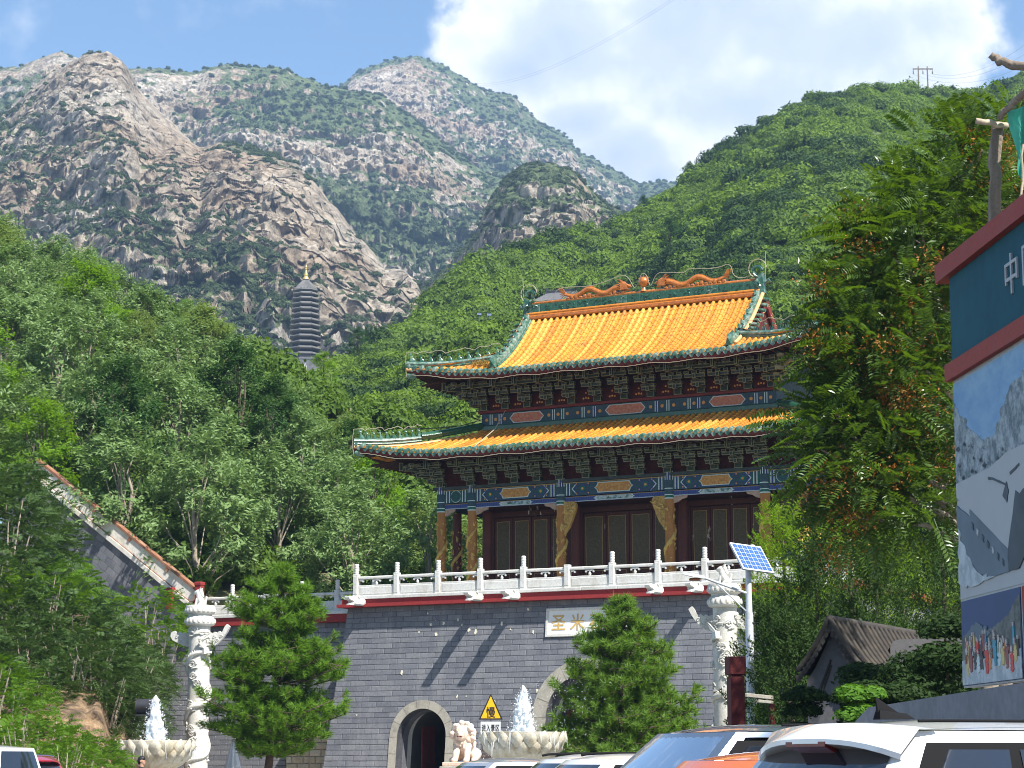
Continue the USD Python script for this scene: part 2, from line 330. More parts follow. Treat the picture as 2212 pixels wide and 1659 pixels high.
    UsdGeom.PrimvarsAPI(mesh).CreatePrimvar('veg', Sdf.ValueTypeNames.FloatArray, 'vertex').Set(Vt.FloatArray.FromNumpy(veg.reshape(-1).astype(np.float32)))
    tag(mesh.GetPrim(), label, kind='structure')
    return P2, veg, N

def gauss(px, v, cx, cv, sx, sv): return np.exp(-((px - cx) / sx) ** 2 - ((v - cv) / sv) ** 2)
far_sky = [(560, 330), (640, 270), (700, 215), (735, 190), (770, 158), (810, 143), (850, 133), (900, 124), (930, 136), (960, 148), (1010, 180), (1050, 203), (1110, 216), (1160, 262), (1215, 292), (1250, 330),
           (1300, 358), (1350, 388), (1378, 402), (1430, 394), (1460, 402), (1520, 440), (1600, 500)]
MT = []
MT.append(ridge('mountain', far_sky, 2700, 2050, [(560, 560), (1600, 620)], 500, 190, 'farthest rocky peak under the cloud', 3, (85, 26, 10), 1.0, -0.20,
                vegfn=lambda p, v: 0.30 * gauss(p, v, 1130, 0.85, 130, .2) - 0.6 * gauss(p, v, 830, 0.75, 110, .25) + 0.35 * (v > .93) - 0.35 * gauss(p, v, 1000, .3, 130, .22)))
mid_sky = [(-140, 170), (-60, 150), (0, 152), (40, 149), (75, 135), (90, 129), (130, 115), (160, 128), (200, 150), (280, 155), (340, 153), (400, 160), (425, 163), (450, 150), (490, 143), (540, 150), (600, 150), (640, 166),
           (690, 186), (735, 200), (780, 204), (820, 208), (850, 232), (900, 268), (950, 308), (1000, 345), (1050, 378), (1120, 400), (1200, 420), (1300, 470)]
MT.append(ridge('mountain', mid_sky, 1900, 1350, [(-140, 720), (1300, 760)], 660, 220, 'long ridge of pale rock and scrub left of the farthest peak', 7, (85, 24, 10), 1.05, -0.14,
                vegfn=lambda p, v: 0.5 * gauss(p, v, 650, 0.9, 190, .16) + 0.28 * (v > .95) - 0.4 * gauss(p, v, 350, 0.75, 110, .2) - 0.5 * gauss(p, v, 840, 0.62, 210, .10) + 0.6 * gauss(p, v, 880, 0.3, 200, .14)))
near_sky = [(-140, 300), (-60, 290), (0, 255), (50, 215), (100, 182), (150, 150), (180, 132), (230, 124), (262, 138), (280, 165), (300, 205), (330, 238), (370, 272), (400, 300), (430, 322), (480, 308), (520, 318), (560, 332),
            (600, 350), (640, 372), (680, 410), (720, 458), (760, 505), (800, 552), (830, 590), (870, 597), (900, 622), (912, 660), (940, 720), (1000, 800)]
MT.append(ridge('mountain', near_sky, [(-140, 1250), (300, 1200), (912, 1000)], [(-140, 820), (912, 760)], [(-140, 800), (500, 960), (800, 1000), (1000, 960)], 860, 400, 'near tan cliff with scrub in its clefts behind the pagoda', 12, (75, 26, 9.0), 1.0, -0.05,
                vegfn=lambda p, v: -0.55 * gauss(p, v, 420, .8, 150, .2) - 0.5 * gauss(p, v, 200, .88, 130, .12) - 0.55 * gauss(p, v, 620, .72, 120, .22) + 0.40 * gauss(p, v, 250, .35, 190, .16) + 0.45 * gauss(p, v, 520, .3, 90, .2)
                - 0.5 * gauss(p, v, 860, .85, 60, .3) - .3 * gauss(p, v, 700, .25, 60, .3) + .25 * gauss(p, v, 60, .72, 70, .1)))
knoll_sky = [(860, 700), (920, 640), (980, 590), (1020, 540), (1050, 470), (1075, 425), (1100, 396), (1130, 377), (1165, 370), (1200, 366), (1240, 384), (1262, 410), (1290, 436), (1350, 466), (1380, 500), (1420, 540), (1480, 600)]
MT.append(ridge('mountain', knoll_sky, 1050, 800, 760, 300, 170, 'rounded rocky knoll between the peak and the green hill', 17, (40, 16, 9), 1.0, 0.06,
                vegfn=lambda p, v: 0.22 * gauss(p, v, 1200, .95, 80, .12) - .25 * gauss(p, v, 1250, .45, 90, .3)))

# ------------------------------------------------------------------ scrub, as instances
def leafy_bush(rng, n, r, size, squash=0.8, lobes=6):
    c = rng.normal(0, 1, (lobes, 3)); c /= np.linalg.norm(c, axis=1, keepdims=True)
    c *= r * 0.5 * rng.uniform(.5, 1.1, (lobes, 1)); c[:, 2] = np.abs(c[:, 2]) * squash + r * .25
    rr = r * rng.uniform(.38, .62, lobes)
    k = rng.integers(0, lobes, n)
    d = rng.normal(0, 1, (n, 3)); d[:, 2] = np.abs(d[:, 2]) * .9 - .15; d /= np.linalg.norm(d, axis=1, keepdims=True)
    p = c[k] + d * (rr[k] * rng.uniform(.72, 1.04, n))[:, None]
    return leaf_quads(rng, p, d + rng.normal(0, .38, (n, 3)), size * rng.uniform(.6, 1.3, n), .55)
def leaf_quads(rng, p, normal, size, aspect, along=None, fold=0.12):
    """a pointed leaf of two triangles at each p, its face towards normal"""
    n = len(p); normal = normal / (np.linalg.norm(normal, axis=1, keepdims=True) + 1e-9)
    a = along if along is not None else rng.normal(0, 1, (n, 3))
    a = a - normal * (a * normal).sum(1, keepdims=True); a /= np.linalg.norm(a, axis=1, keepdims=True) + 1e-9
    b = np.cross(normal, a); s = np.broadcast_to(np.asarray(size, float), (n,))[:, None]
    v = np.stack([p - a * s * .5, p + b * s * aspect * .5 + normal * s * fold * .5, p + a * s * .5, p - b * s * aspect * .5 + normal * s * fold * .5], 1).reshape(-1, 3)
    i = np.arange(n)[:, None] * 4
    return v, np.vstack([i + [0, 1, 2], i + [0, 2, 3]])

leaf('scrub_far', (0.055, 0.080, 0.034), (0.14, 0.175, 0.07), trans=.3)
leaf('scrub_green', (0.115, 0.19, 0.022), (0.30, 0.41, 0.058), trans=.35)
leaf('scrub_mid', (0.090, 0.150, 0.026), (0.22, 0.31, 0.058), trans=.35)
leaf('scrub_dark', (0.035, 0.070, 0.018), (0.09, 0.14, 0.035), trans=.3)
def instancer(name, protos, pts, scales, rots, idx, label):
    pi = UsdGeom.PointInstancer.Define(stage, '/World/' + numbered('/World', name))
    base = str(pi.GetPath())
    for i, (nm, va, mat) in enumerate(protos):
        m = usdkit.mesh(stage, f'{base}/{numbered(base, nm)}', va, mat)
        pi.CreatePrototypesRel().AddTarget(m.GetPath())
    pi.CreatePositionsAttr(Vt.Vec3fArray.FromNumpy(np.asarray(pts, np.float32)))
    pi.CreateProtoIndicesAttr(Vt.IntArray.FromNumpy(np.asarray(idx, np.int32)))
    pi.CreateScalesAttr(Vt.Vec3fArray.FromNumpy(np.asarray(scales, np.float32)))
    q = np.zeros((len(pts), 4), np.float32); q[:, 0] = np.cos(rots / 2); q[:, 3] = np.sin(rots / 2)
    pi.CreateOrientationsAttr(Vt.QuathArray([Gf.Quath(float(a[0]), 0, 0, float(a[3])) for a in q]))
    tag(pi.GetPrim(), label, kind='stuff')

rng = np.random.default_rng(11)
protos = [('bush', leafy_bush(rng, 150, 1.0, .50), M('scrub_far')) for _ in range(4)]
for (P, veg, N), cnt, sc, lab in zip(MT, (2400, 4800, 7500, 1500), (3.2, 2.6, 2.0, 1.8),
        ('dark scrub on the farthest peak', 'dark scrub on the long middle ridge', 'scrub growing on the near cliff', 'scrub on the rounded knoll')):
    w = (np.clip((veg - .48) * 2.5, 0, 1) + 0.015).reshape(-1); w /= w.sum()
    area = np.linalg.norm(np.cross(np.gradient(P, axis=0), np.gradient(P, axis=1)), axis=-1).reshape(-1); w = w * area; w /= w.sum()
    k = rng.choice(len(w), cnt, p=w, replace=False)
    s = sc * rng.uniform(.5, 1.25, cnt)
    instancer('scrub', protos, P.reshape(-1, 3)[k] - [0, 0, .6], np.stack([s, s, s * rng.uniform(.8, 1.3, cnt)], 1), rng.uniform(0, 6.28, cnt), rng.integers(0, 4, cnt), lab)

# ------------------------------------------------------------------ green hill on the right
hill_sky = [(560, 905), (640, 850), (690, 818), (730, 798), (780, 770), (850, 728), (905, 692), (960, 645), (1000, 605), (1040, 570), (1100, 540), (1180, 518), (1260, 502), (1340, 490), (1400, 455), (1440, 425), (1480, 398), (1530, 362),
            (1560, 335), (1600, 302), (1650, 268), (1700, 240), (1760, 216), (1820, 202), (1880, 193), (1940, 190), (2000, 192), (2050, 200), (2120, 196), (2212, 170), (2400, 150)]
hs = np.array(hill_sky, float)
def hill():
    nu, nv = 260, 170
    px = np.linspace(560, 2400, nu); py = np.interp(px, hs[:, 0], hs[:, 1]) + 7
    Dc = np.interp(px, [560, 700, 1000, 1340, 2000, 2400], [250, 300, 400, 470, 580, 600])
    Db = np.interp(px, [560, 1000, 2400], [122, 112, 104])
    crest = np.array([at(a, b, d) for a, b, d in zip(px, py, Dc)])
    base = np.array([at(a, 1250, d) for a, d in zip(px, Db)]); base[:, 2] = 9.0
    v = np.concatenate([np.linspace(0, 1, nv), 1 + np.linspace(0, .35, 14)[1:]])
    P = np.empty((nu, len(v), 3))
    for k, t in enumerate(v):
        P[:, k, :2] = base[:, :2] + (crest - base)[:, :2] * t
        tt = min(t, 1)
        P[:, k, 2] = base[:, 2] + (crest[:, 2] - base[:, 2]) * (0.80 * tt + 0.20 * tt ** 2) - max(0, t - 1) * 150
    q = np.stack([P[..., 0] / 55, P[..., 1] / 90, P[..., 2] / 90], -1)
    d = (fbm(q, 4, 77) - .5) * 26 * np.clip((1 - v) * 4, 0, 1)[None] * np.clip(v * 6, 0, 1)[None]
    P[..., 2] += d
    return P
HP = hill()
leaf('hill_grass', (0.06, 0.095, 0.02), (0.10, 0.15, 0.035))
plain('hill_earth', (0.085, 0.12, 0.035), 0.95, 0.45, 0.06, 0.3, .6, space='world')
tag(obj('green_hill', MB().grid(HP), M('hill_earth'), smooth=True), 'steep green hillside behind the temple', kind='structure')
def sample_surface(rng, P, n, dens=None, seed=1):
    A = np.linalg.norm(np.cross(np.gradient(P, axis=0), np.gradient(P, axis=1)), axis=-1)
    dist = np.linalg.norm(P, axis=-1)
    w = A / np.maximum(dist, 1) ** 1.15
    if dens is not None: w = w * dens
    w = w.reshape(-1) / w.sum()
    k = rng.choice(len(w), n, p=w)
    i, j = np.unravel_index(k, A.shape)
    fi = np.clip(i + rng.uniform(-.5, .5, n), 0, P.shape[0] - 1.001); fj = np.clip(j + rng.uniform(-.5, .5, n), 0, P.shape[1] - 1.001)
    a, b = fi.astype(int), fj.astype(int); u, t = (fi - a)[:, None], (fj - b)[:, None]
    return P[a, b] * (1 - u) * (1 - t) + P[a + 1, b] * u * (1 - t) + P[a, b + 1] * (1 - u) * t + P[a + 1, b + 1] * u * t
hp = [('bush', leafy_bush(rng, 620, 1.0, .20, lobes=9), M(['scrub_green', 'scrub_mid', 'scrub_green', 'scrub_green', 'scrub_dark', 'scrub_mid'][i])) for i in range(6)]
n = 15000
pts = sample_surface(rng, HP[:, :174], n)
s = np.where(rng.random(n) < .18, rng.uniform(2.0, 3.2, n), rng.uniform(.9, 1.8, n)) * np.clip(np.linalg.norm(pts, axis=1) / 260, .75, 1.5)
kind = fbm(pts / 28, 3, 5) + rng.uniform(-.16, .16, n)
idx = np.select([kind < .37, kind < .45, kind < .5, kind < .56, kind < .62], [4, 5, 1, 0, 2], 3)
instancer('hillside_bushes', hp, pts - np.stack([0 * s, 0 * s, s * .25], 1), np.stack([s, s, s * rng.uniform(.75, 1.15, n)], 1), rng.uniform(0, 6.28, n), idx, 'dense green bushes covering the right hillside')
# ------------------------------------------------------------------ gate wall under the temple (local x along the wall, y inwards)
ROT = math.radians(27.7); RZ = -27.7
O3 = at(770, 1285, 95.0); O3[2] = 0.0
DR = np.array([math.cos(ROT), -math.sin(ROT), 0]); DI = np.array([math.sin(ROT), math.cos(ROT), 0])
def tloc(x, y, z): return O3 + DR * x + DI * y + np.array([0, 0, z])
XC = 10.97
brk = [(0.168, 0.174, 0.195), (0.195, 0.200, 0.218), (0.143, 0.149, 0.170)]
for i, c in enumerate(brk): weathered(f'grey_brick_{i}', c, (0.34, 0.34, 0.34), 0.38, 1.5, 0.85, 0.004, 40, lo=.50, hi=.74, stretch=(1.3, 1, .16), var=.16, island=.16)
plain('mortar_dark', (0.095, 0.098, 0.11), 0.95, 0.2, 3.0)
weathered('red_paint', (0.25, 0.028, 0.027), (0.20, 0.03, 0.03), 0.6, 1.2, 0.6, 0.002, 30)
weathered('white_marble', (0.55, 0.545, 0.515), (0.33, 0.30, 0.245), 0.6, 1.3, 0.6, 0.003, 20, stretch=(1, 1, .35))
weathered('arch_stone', (0.36, 0.335, 0.28), (0.18, 0.17, 0.145), 0.7, 2.0, 0.85, 0.006, 30, island=.10)
weathered('door_red', (0.16, 0.035, 0.03), (0.06, 0.02, 0.02), 0.6, 1.0, 0.6, 0.002, 20)
plain('brass', (0.55, 0.42, 0.16), 0.4, 0.2, 5, metal=0.8)
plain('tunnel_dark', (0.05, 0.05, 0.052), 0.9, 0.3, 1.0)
weathered('cement_patch', (0.62, 0.58, 0.45), (0.4, 0.38, 0.3), 0.4, 4.0)

gate = thing('gate_wall', 'battered grey brick gate wall with red band carrying the temple', 'gate wall', O3, RZ)
BAT = 0.104; SL = math.hypot(1, BAT); ZT = 8.13
face_frame = lambda yo=0.12: (np.array([0, yo, ZT]), np.array([1.0, 0, 0]), np.array([0, BAT / SL, 1 / SL]), np.array([0, -1 / SL, BAT / SL]))
XL0, XR0 = -0.5, 22.5
def arch_poly(cx, hw, z_spring, z_base=-0.2, n=20, rise=None):
    rise = rise or hw
    th = np.linspace(0, np.pi, n)
    pts = [(cx + hw, (z_base - ZT) * SL)] + [(cx + hw * math.cos(a), (z_spring - ZT) * SL + rise * math.sin(a)) for a in th] + [(cx - hw, (z_base - ZT) * SL)]
    return Polygon(pts)
ARCH = [(3.55, 1.18, 2.60, .36), (XC + .1, 1.75, 3.35, .62), (18.45, 1.18, 2.60, .36)]
hole = unary_union([arch_poly(c, h, s) for c, h, s, w in ARCH])
holeW = unary_union([arch_poly(c, h + w * .8, s) for c, h, s, w in ARCH])
sbot = -ZT * SL
outline = Polygon([(XL0, 0), (XR0, 0), (XR0 - BAT * sbot, sbot), (XL0 + BAT * sbot, sbot)])
obj('wall_core', MB().prism(outline.difference(hole), -0.9, -0.012, face_frame()), M('mortar_dark'), gate)
PLAQ = (9.16, 13.02, 6.62, 7.78)
rngb = np.random.default_rng(5)
big_px, stuff = [], {0: MB(), 1: MB(), 2: MB()}
BH, BL, GAP = 0.226, 0.72, 0.018
def brick_at(x0, x1, s0, s1, d, fr, ch=.010):
    o, ax, ay, az = fr
    v = []
    for (a, b, c) in ((x0, s0, -.02), (x1, s0, -.02), (x1, s1, -.02), (x0, s1, -.02), (x0, s0, d - ch), (x1, s0, d - ch), (x1, s1, d - ch), (x0, s1, d - ch),
                      (x0 + ch, s0 + ch, d), (x1 - ch, s0 + ch, d), (x1 - ch, s1 - ch, d), (x0 + ch, s1 - ch, d)):
        v.append(o + ax * a + ay * b + az * c)
    f = [[8, 9, 10, 11], [4, 5, 9, 8], [5, 6, 10, 9], [6, 7, 11, 10], [7, 4, 8, 11], [0, 1, 5, 4], [1, 2, 6, 5], [2, 3, 7, 6], [3, 0, 4, 7]]
    return np.array(v), np.array(f)
cand = []
row = 0; s1 = -0.005
while s1 > sbot - .1:
    s0 = s1 - BH + GAP
    xl, xr = XL0 + BAT * -(-s1) , XR0 + BAT * -s1
    xl = XL0 + BAT * s1; x = xl - (BL * .5 if row % 2 else 0) - .0
    while x < xr:
        a, b = max(x, xl), min(x + BL - GAP, xr)
        if b - a > .06:
            c = sbox(a, s0, b, s1); zc = ZT + (s0 + s1) / 2 / SL
            if not (PLAQ[0] - .02 < (a + b) / 2 < PLAQ[1] and PLAQ[2] < zc < PLAQ[3] and a > PLAQ[0] - .3):
                if not holeW.intersects(c): cand.append((a, b, s0, s1, row))
                else:
                    r = c.difference(holeW)
                    if r.area > .02 and r.geom_type == 'Polygon':
                        bx = r.bounds; cand.append((bx[0], bx[2], bx[1], bx[3], row))
        x += BL
    s1 -= BH; row += 1
# the bricks seen best (left of the pine, above the cars) are pieces of their own
score = [(-(1.0 if 0 < c[0] < 9 else .3) * (c[1] - c[0]) + abs((c[2]) + 3.6) * .06 + abs(c[0] - 5) * .02, i) for i, c in enumerate(cand)]
best = {i for _, i in sorted(score)[:296]}
for i, (a, b, s0_, s1_, r) in enumerate(cand):
    v, f = brick_at(a, b, s0_, s1_, rngb.normal(.012, .0035), face_frame())
    k = int(rngb.choice([0, 1, 2], p=[.5, .28, .22]))
    if i in best: obj('brick', MB().add(v, f), M(f'grey_brick_{k}'), gate)
    else: stuff[k].add(v, f)
for k in range(3): obj('brick_courses', stuff[k], M(f'grey_brick_{k}'), gate, kind='stuff')
# patches of cement stuck to the wall
o, ax, ay, az = face_frame()
pm = MB()
for _ in range(24):
    x, sv = (rngb.uniform(1.5, 16), -rngb.uniform(.3, 1.5)) if rngb.random() < .7 else (rngb.uniform(0, 9), -rngb.uniform(1, 5))
    r = rngb.uniform(.02, .10); n = 9
    th = np.linspace(0, 6.28, n, endpoint=False); rr = r * rngb.uniform(.35, 1.3, n)
    if PLAQ[0] - .2 < x < PLAQ[1] + .2 and -1.7 < sv < -.2: continue
    pm.prism(Polygon(np.stack([x + rr * np.cos(th), sv + 1.3 * rr * np.sin(th)], 1)).buffer(0), 0.012, .026, face_frame())
obj('cement_patch', pm, M('cement_patch'), gate, kind='stuff')
# bands, core top
b = MB(); b.box(XL0 - .12, XR0 + .1, -.20, 9.5, 8.262, 8.46); obj('red_band', b, M('red_paint'), gate)
b = MB(); b.box(XL0 - .32, XR0 + .3, -.30, 9.5, ZT, 8.26); obj('red_fillet', b, M('red_paint'), gate)
b = MB()
for k in range(14):
    b.rbox(XL0 + .05 + k * 1.62, XL0 + .05 + k * 1.62 + 1.61, -.26, .25, 8.462, 8.60, .012)
obj('coping', b, M('white_marble'), gate)
b = MB(); b.box(XL0 + .2, XR0, .25, 9.4, 8.47, 8.56); obj('terrace_floor', b, M('arch_stone'), gate)
b = MB(); b.add(np.array([[XL0, .3, ZT - .02], [XR0, .3, ZT - .02], [XR0, 9.4, ZT - .02], [XL0, 9.4, ZT - .02], [XL0 - .84, .2, 0], [XR0 + .84, .2, 0], [XR0 + .84, 10.2, 0], [XL0 - .84, 10.2, 0]]),
                [[0, 3, 7, 4], [1, 5, 6, 2], [2, 6, 7, 3]]); obj('side_wall', b, M('grey_brick_0'), gate)
# arches
for cx, hw, zs, w in ARCH:
    ring = arch_poly(cx, hw + w, zs).difference(arch_poly(cx, hw, zs))
    obj('arch_surround', MB().prism(ring, -.5, .032, face_frame()), M('mortar_dark'), gate)
    sp0 = (zs - ZT) * SL; big = 9.0; cuts = [sbox(cx - big, a_ + .008, cx + big, b_ - .008) for a_, b_ in zip(np.linspace(sbot - .2, sp0, 5)[:-1], np.linspace(sbot - .2, sp0, 5)[1:])]
    nv = 9 if hw > 1.5 else 7
    for q in range(nv):
        t0, t1 = math.pi * q / nv, math.pi * (q + 1) / nv; e = .008
        cuts.append(Polygon([(cx, sp0), (cx + big * math.cos(t0), sp0 + big * math.sin(t0)), (cx + big * math.cos(t1), sp0 + big * math.sin(t1))]).buffer(-e))
    for c_ in cuts:
        for g_ in getattr(ring.intersection(c_), 'geoms', [ring.intersection(c_)]):
            if g_.area > .02: obj('arch_block', MB().prism(g_, 0, .045 + rngb.uniform(-.006, .008), face_frame()), M('arch_stone'), gate)
    inner = arch_poly(cx, hw, zs, n=24)
    tun = arch_poly(cx, hw + .002, zs, n=24).exterior.coords[:-1]
    P = np.array([[[x, .12 + BAT * (s_ / SL) + yy, ZT + s_ / SL] for yy in (.45, 1.25)] for x, s_ in tun])
    obj('arch_jamb', MB().grid(P), M('white_marble'), gate)
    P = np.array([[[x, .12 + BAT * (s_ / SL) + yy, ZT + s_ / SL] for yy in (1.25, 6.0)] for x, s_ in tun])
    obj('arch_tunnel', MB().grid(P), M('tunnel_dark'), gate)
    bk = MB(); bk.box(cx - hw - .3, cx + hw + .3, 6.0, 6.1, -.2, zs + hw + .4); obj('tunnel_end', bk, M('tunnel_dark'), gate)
    # one leaf of the red door stands open against the right jamb, seen edge on
    d = MB(); zt = zs + hw * .55
    d.box(cx + hw * .30, cx + hw - .02, 1.42, 1.50, .1, zt); leafp = obj('door_leaf', d, M('door_red'), gate)
    st = MB()
    for zz in np.arange(.6, zt - .1, .42):
        for xx in np.linspace(cx + hw * .36, cx + hw - .1, 4): st.lathe([(0.001, .05), (.03, .04), (.05, 0)], 8, (0, 0, 0)) if False else st.hull(np.array([[xx + .05 * math.cos(t), 1.42, zz + .05 * math.sin(t)] for t in np.linspace(0, 6.28, 8)] + [[xx, 1.36, zz]]))
    obj('door_stud', st, M('brass'), leafp, kind='stuff')
    d = MB(); d.box(cx - hw + .03, cx - hw + .10, 1.5, 2.6, .1, zt); obj('door_leaf', d, M('door_red'), gate)

# dragon-head water spouts
def spout():
    m = MB()
    m.rbox(-.17, .17, -1.0, .4, -.17, .14, .05)
    m.hull([[-.15, -1.0, -.02], [.15, -1.0, -.02], [-.16, -.7, .16], [.16, -.7, .16], [-.12, -1.32, .06], [.12, -1.32, .06], [-.10, -1.34, .13], [.10, -1.34, .13], [0, -.95, .21]])
    m.hull([[-.13, -.95, -.16], [.13, -.95, -.16], [-.10, -1.24, -.20], [.10, -1.24, -.20], [-.13, -.9, -.05], [.13, -.9, -.05], [-.08, -1.24, -.14], [.08, -1.24, -.14]])
    for sx in (-1, 1):
        m.hull(np.array([[sx * .12, -.78, .14], [sx * .20, -.72, .2], [sx * .16, -.55, .26], [sx * .1, -.6, .12], [sx * .2, -.6, .1]]))
        for k in range(4): m.hull(np.array([[sx * .11, -.62 + k * .12, -.12 + .04 * (k % 2)], [sx * .185, -.58 + k * .12, -.05], [sx * .15, -.46 + k * .12, .12], [sx * .1, -.5 + k * .12, -.1], [sx * .19, -.5 + k * .12, .03]]))
        m.hull(np.array([[sx * .13, -.98, .1], [sx * .17, -.94, .14], [sx * .12, -.9, .19], [sx * .11, -.92, .1]]))
    return m
sp = spout()
for x in (.42, 6.17, 7.9, 14.36, 16.1, 21.5):
    obj('water_spout', sp.moved(t=(x, -.1, 8.34)), M('white_marble'), gate, smooth=35)

# name plaque
plain('plaque_white', (0.66, 0.655, 0.63), 0.6, 0.06, 3.0)
plain('gold_paint', (0.50, 0.33, 0.11), 0.5, 0.2, 8.0)
GLYPH = json.loads('''{"圣":[[[[6,37],[4,41],[22,43],[38,49],[37,51],[27,57],[22,62],[19,68],[10,68],[10,75],[78,75],[81,73],[81,70],[79,67],[72,59],[70,59],[63,52],[59,51],[58,48],[73,43],[90,41],[92,40],[92,38],[89,34],[82,34],[67,37],[49,44],[45,44],[30,38],[10,34],[6,34]],[[28,67],[34,60],[48,52],[61,59],[67,64],[68,67],[28,68]]],[[[6,-5],[6,2],[44,2],[44,18],[16,18],[16,25],[44,25],[44,36],[52,36],[52,25],[79,25],[80,24],[80,18],[52,18],[52,2],[91,2],[91,-5]]]],"米":[[[[4,1],[4,3],[11,6],[26,19],[26,21],[35,30],[37,35],[6,36],[6,43],[44,43],[44,80],[45,81],[52,80],[52,43],[90,43],[90,36],[58,35],[61,30],[65,27],[65,25],[76,14],[78,14],[88,5],[92,4],[92,2],[88,-3],[86,-3],[80,1],[76,6],[74,6],[62,18],[62,20],[53,30],[52,-8],[51,-9],[44,-9],[43,30],[39,26],[37,21],[31,16],[31,14],[13,-2],[8,-4]]],[[[64,51],[71,61],[74,69],[76,70],[77,75],[79,76],[86,73],[72,50],[68,49]]],[[[12,70],[12,73],[17,75],[19,74],[19,72],[26,64],[28,58],[30,57],[31,54],[30,51],[24,49],[23,54],[20,57],[18,63]]]],"石":[[[[3,18],[3,20],[17,33],[17,35],[22,40],[31,57],[33,65],[6,66],[6,73],[90,73],[90,66],[42,66],[37,52],[31,42],[32,41],[84,41],[84,-8],[76,-8],[75,-2],[32,-2],[30,-9],[24,-9],[23,-8],[23,28],[20,27],[20,25],[10,15],[7,14]],[[31,6],[76,5],[76,34],[31,34]]]],"慢":[[[[32,-9],[28,-2],[39,-1],[53,3],[52,6],[46,9],[41,14],[39,18],[32,18],[32,24],[84,24],[87,22],[84,16],[70,3],[83,-1],[93,-2],[89,-8],[75,-6],[61,-1],[50,-5]],[[48,18],[51,13],[62,8],[68,10],[75,17]]],[[[25,59],[25,64],[29,65],[34,48],[89,48],[89,29],[33,29],[33,48],[28,47],[27,56]],[[83,42],[72,43],[72,34],[83,34]],[[55,35],[66,34],[66,43],[55,43]],[[39,35],[50,34],[50,43],[39,43]]],[[[38,78],[84,78],[84,52],[38,52]],[[45,58],[77,57],[77,63],[45,63]],[[45,68],[77,67],[77,73],[45,73]]],[[[16,81],[23,80],[23,-8],[22,-9],[16,-9]]],[[[3,37],[6,47],[7,62],[10,62],[12,61],[12,53],[9,36],[7,35]]]],"进":[[[[4,-2],[4,0],[12,8],[18,12],[18,39],[5,39],[5,46],[25,46],[25,11],[30,6],[44,1],[92,2],[90,-5],[81,-5],[80,-6],[40,-5],[30,-1],[22,5],[18,4],[9,-7]]],[[[32,32],[32,39],[46,39],[46,56],[33,56],[33,63],[46,63],[46,78],[47,79],[53,79],[53,63],[69,63],[69,79],[76,79],[76,63],[89,63],[89,56],[76,56],[76,39],[91,39],[91,32],[76,32],[76,7],[69,7],[68,32],[52,32],[51,24],[47,15],[40,7],[38,7],[34,11],[34,13],[37,14],[37,16],[42,21],[45,32]],[[53,40],[69,39],[69,56],[53,56]]],[[[8,74],[10,77],[14,78],[27,65],[28,62],[22,58],[17,66]]]],"入":[[[[5,-3],[6,0],[13,3],[25,14],[25,16],[32,24],[41,44],[41,48],[43,51],[43,58],[33,69],[29,71],[29,74],[32,76],[32,78],[35,77],[48,64],[54,55],[58,45],[60,44],[68,26],[77,15],[77,13],[83,7],[92,2],[92,-1],[88,-7],[80,-2],[73,5],[62,21],[51,45],[50,45],[45,32],[39,20],[32,12],[32,10],[21,-1],[12,-7],[9,-7]]]],"景":[[[[5,38],[5,44],[43,44],[42,50],[16,50],[16,77],[80,77],[80,50],[50,50],[49,48],[53,44],[90,44],[90,38]],[[23,56],[71,55],[72,60],[24,61]],[[23,67],[71,66],[72,71],[24,72]]],[[[60,5],[65,10],[87,0],[90,-3],[86,-7],[84,-7],[81,-4],[65,4]]],[[[19,32],[78,32],[78,13],[52,13],[51,-6],[49,-8],[44,-9],[34,-9],[32,-3],[44,-3],[44,13],[19,13]],[[25,19],[71,18],[71,27],[25,27]]],[[[5,-3],[5,-1],[13,1],[23,6],[27,10],[34,8],[28,2],[11,-7],[9,-7]]]],"区":[[[[9,75],[89,75],[89,68],[16,68],[16,2],[91,1],[91,-6],[9,-6]]],[[[22,13],[34,21],[37,25],[39,25],[48,35],[37,46],[35,46],[29,53],[25,55],[28,59],[32,59],[53,40],[63,51],[70,63],[77,61],[73,53],[59,35],[80,14],[75,8],[73,8],[73,10],[67,15],[67,17],[54,29],[42,18],[40,18],[30,9],[27,8]]]],"中":[[[[9,63],[44,63],[44,81],[52,80],[52,63],[87,63],[87,18],[79,18],[78,23],[52,23],[52,-8],[44,-9],[44,23],[16,23],[16,17],[9,17]],[[52,31],[79,30],[79,56],[52,56]],[[16,31],[44,30],[44,56],[16,56]]]],"国":[[[[8,76],[88,76],[88,-8],[87,-9],[80,-9],[79,-4],[17,-4],[15,-9],[8,-8]],[[16,4],[80,3],[80,69],[16,69]]],[[[22,12],[22,18],[44,19],[44,35],[26,35],[26,41],[44,41],[44,55],[23,55],[23,61],[73,61],[73,55],[51,55],[51,41],[70,41],[70,35],[51,35],[51,19],[66,18],[65,22],[57,30],[62,33],[71,23],[67,18],[75,18],[75,12]]]],"相":[[[[45,-8],[45,74],[46,75],[89,75],[89,-8],[82,-8],[81,-2],[52,-2],[52,-8]],[[52,6],[82,5],[82,21],[52,21]],[[52,29],[82,28],[82,45],[52,45]],[[52,53],[82,52],[82,68],[52,68]]],[[[6,10],[3,17],[7,21],[13,32],[13,35],[18,45],[19,52],[5,53],[5,60],[21,60],[21,81],[27,81],[28,80],[28,60],[41,60],[41,53],[28,53],[28,43],[42,28],[37,22],[31,32],[28,33],[28,-8],[21,-9],[21,35],[19,35],[17,27],[9,12]]]]}''')
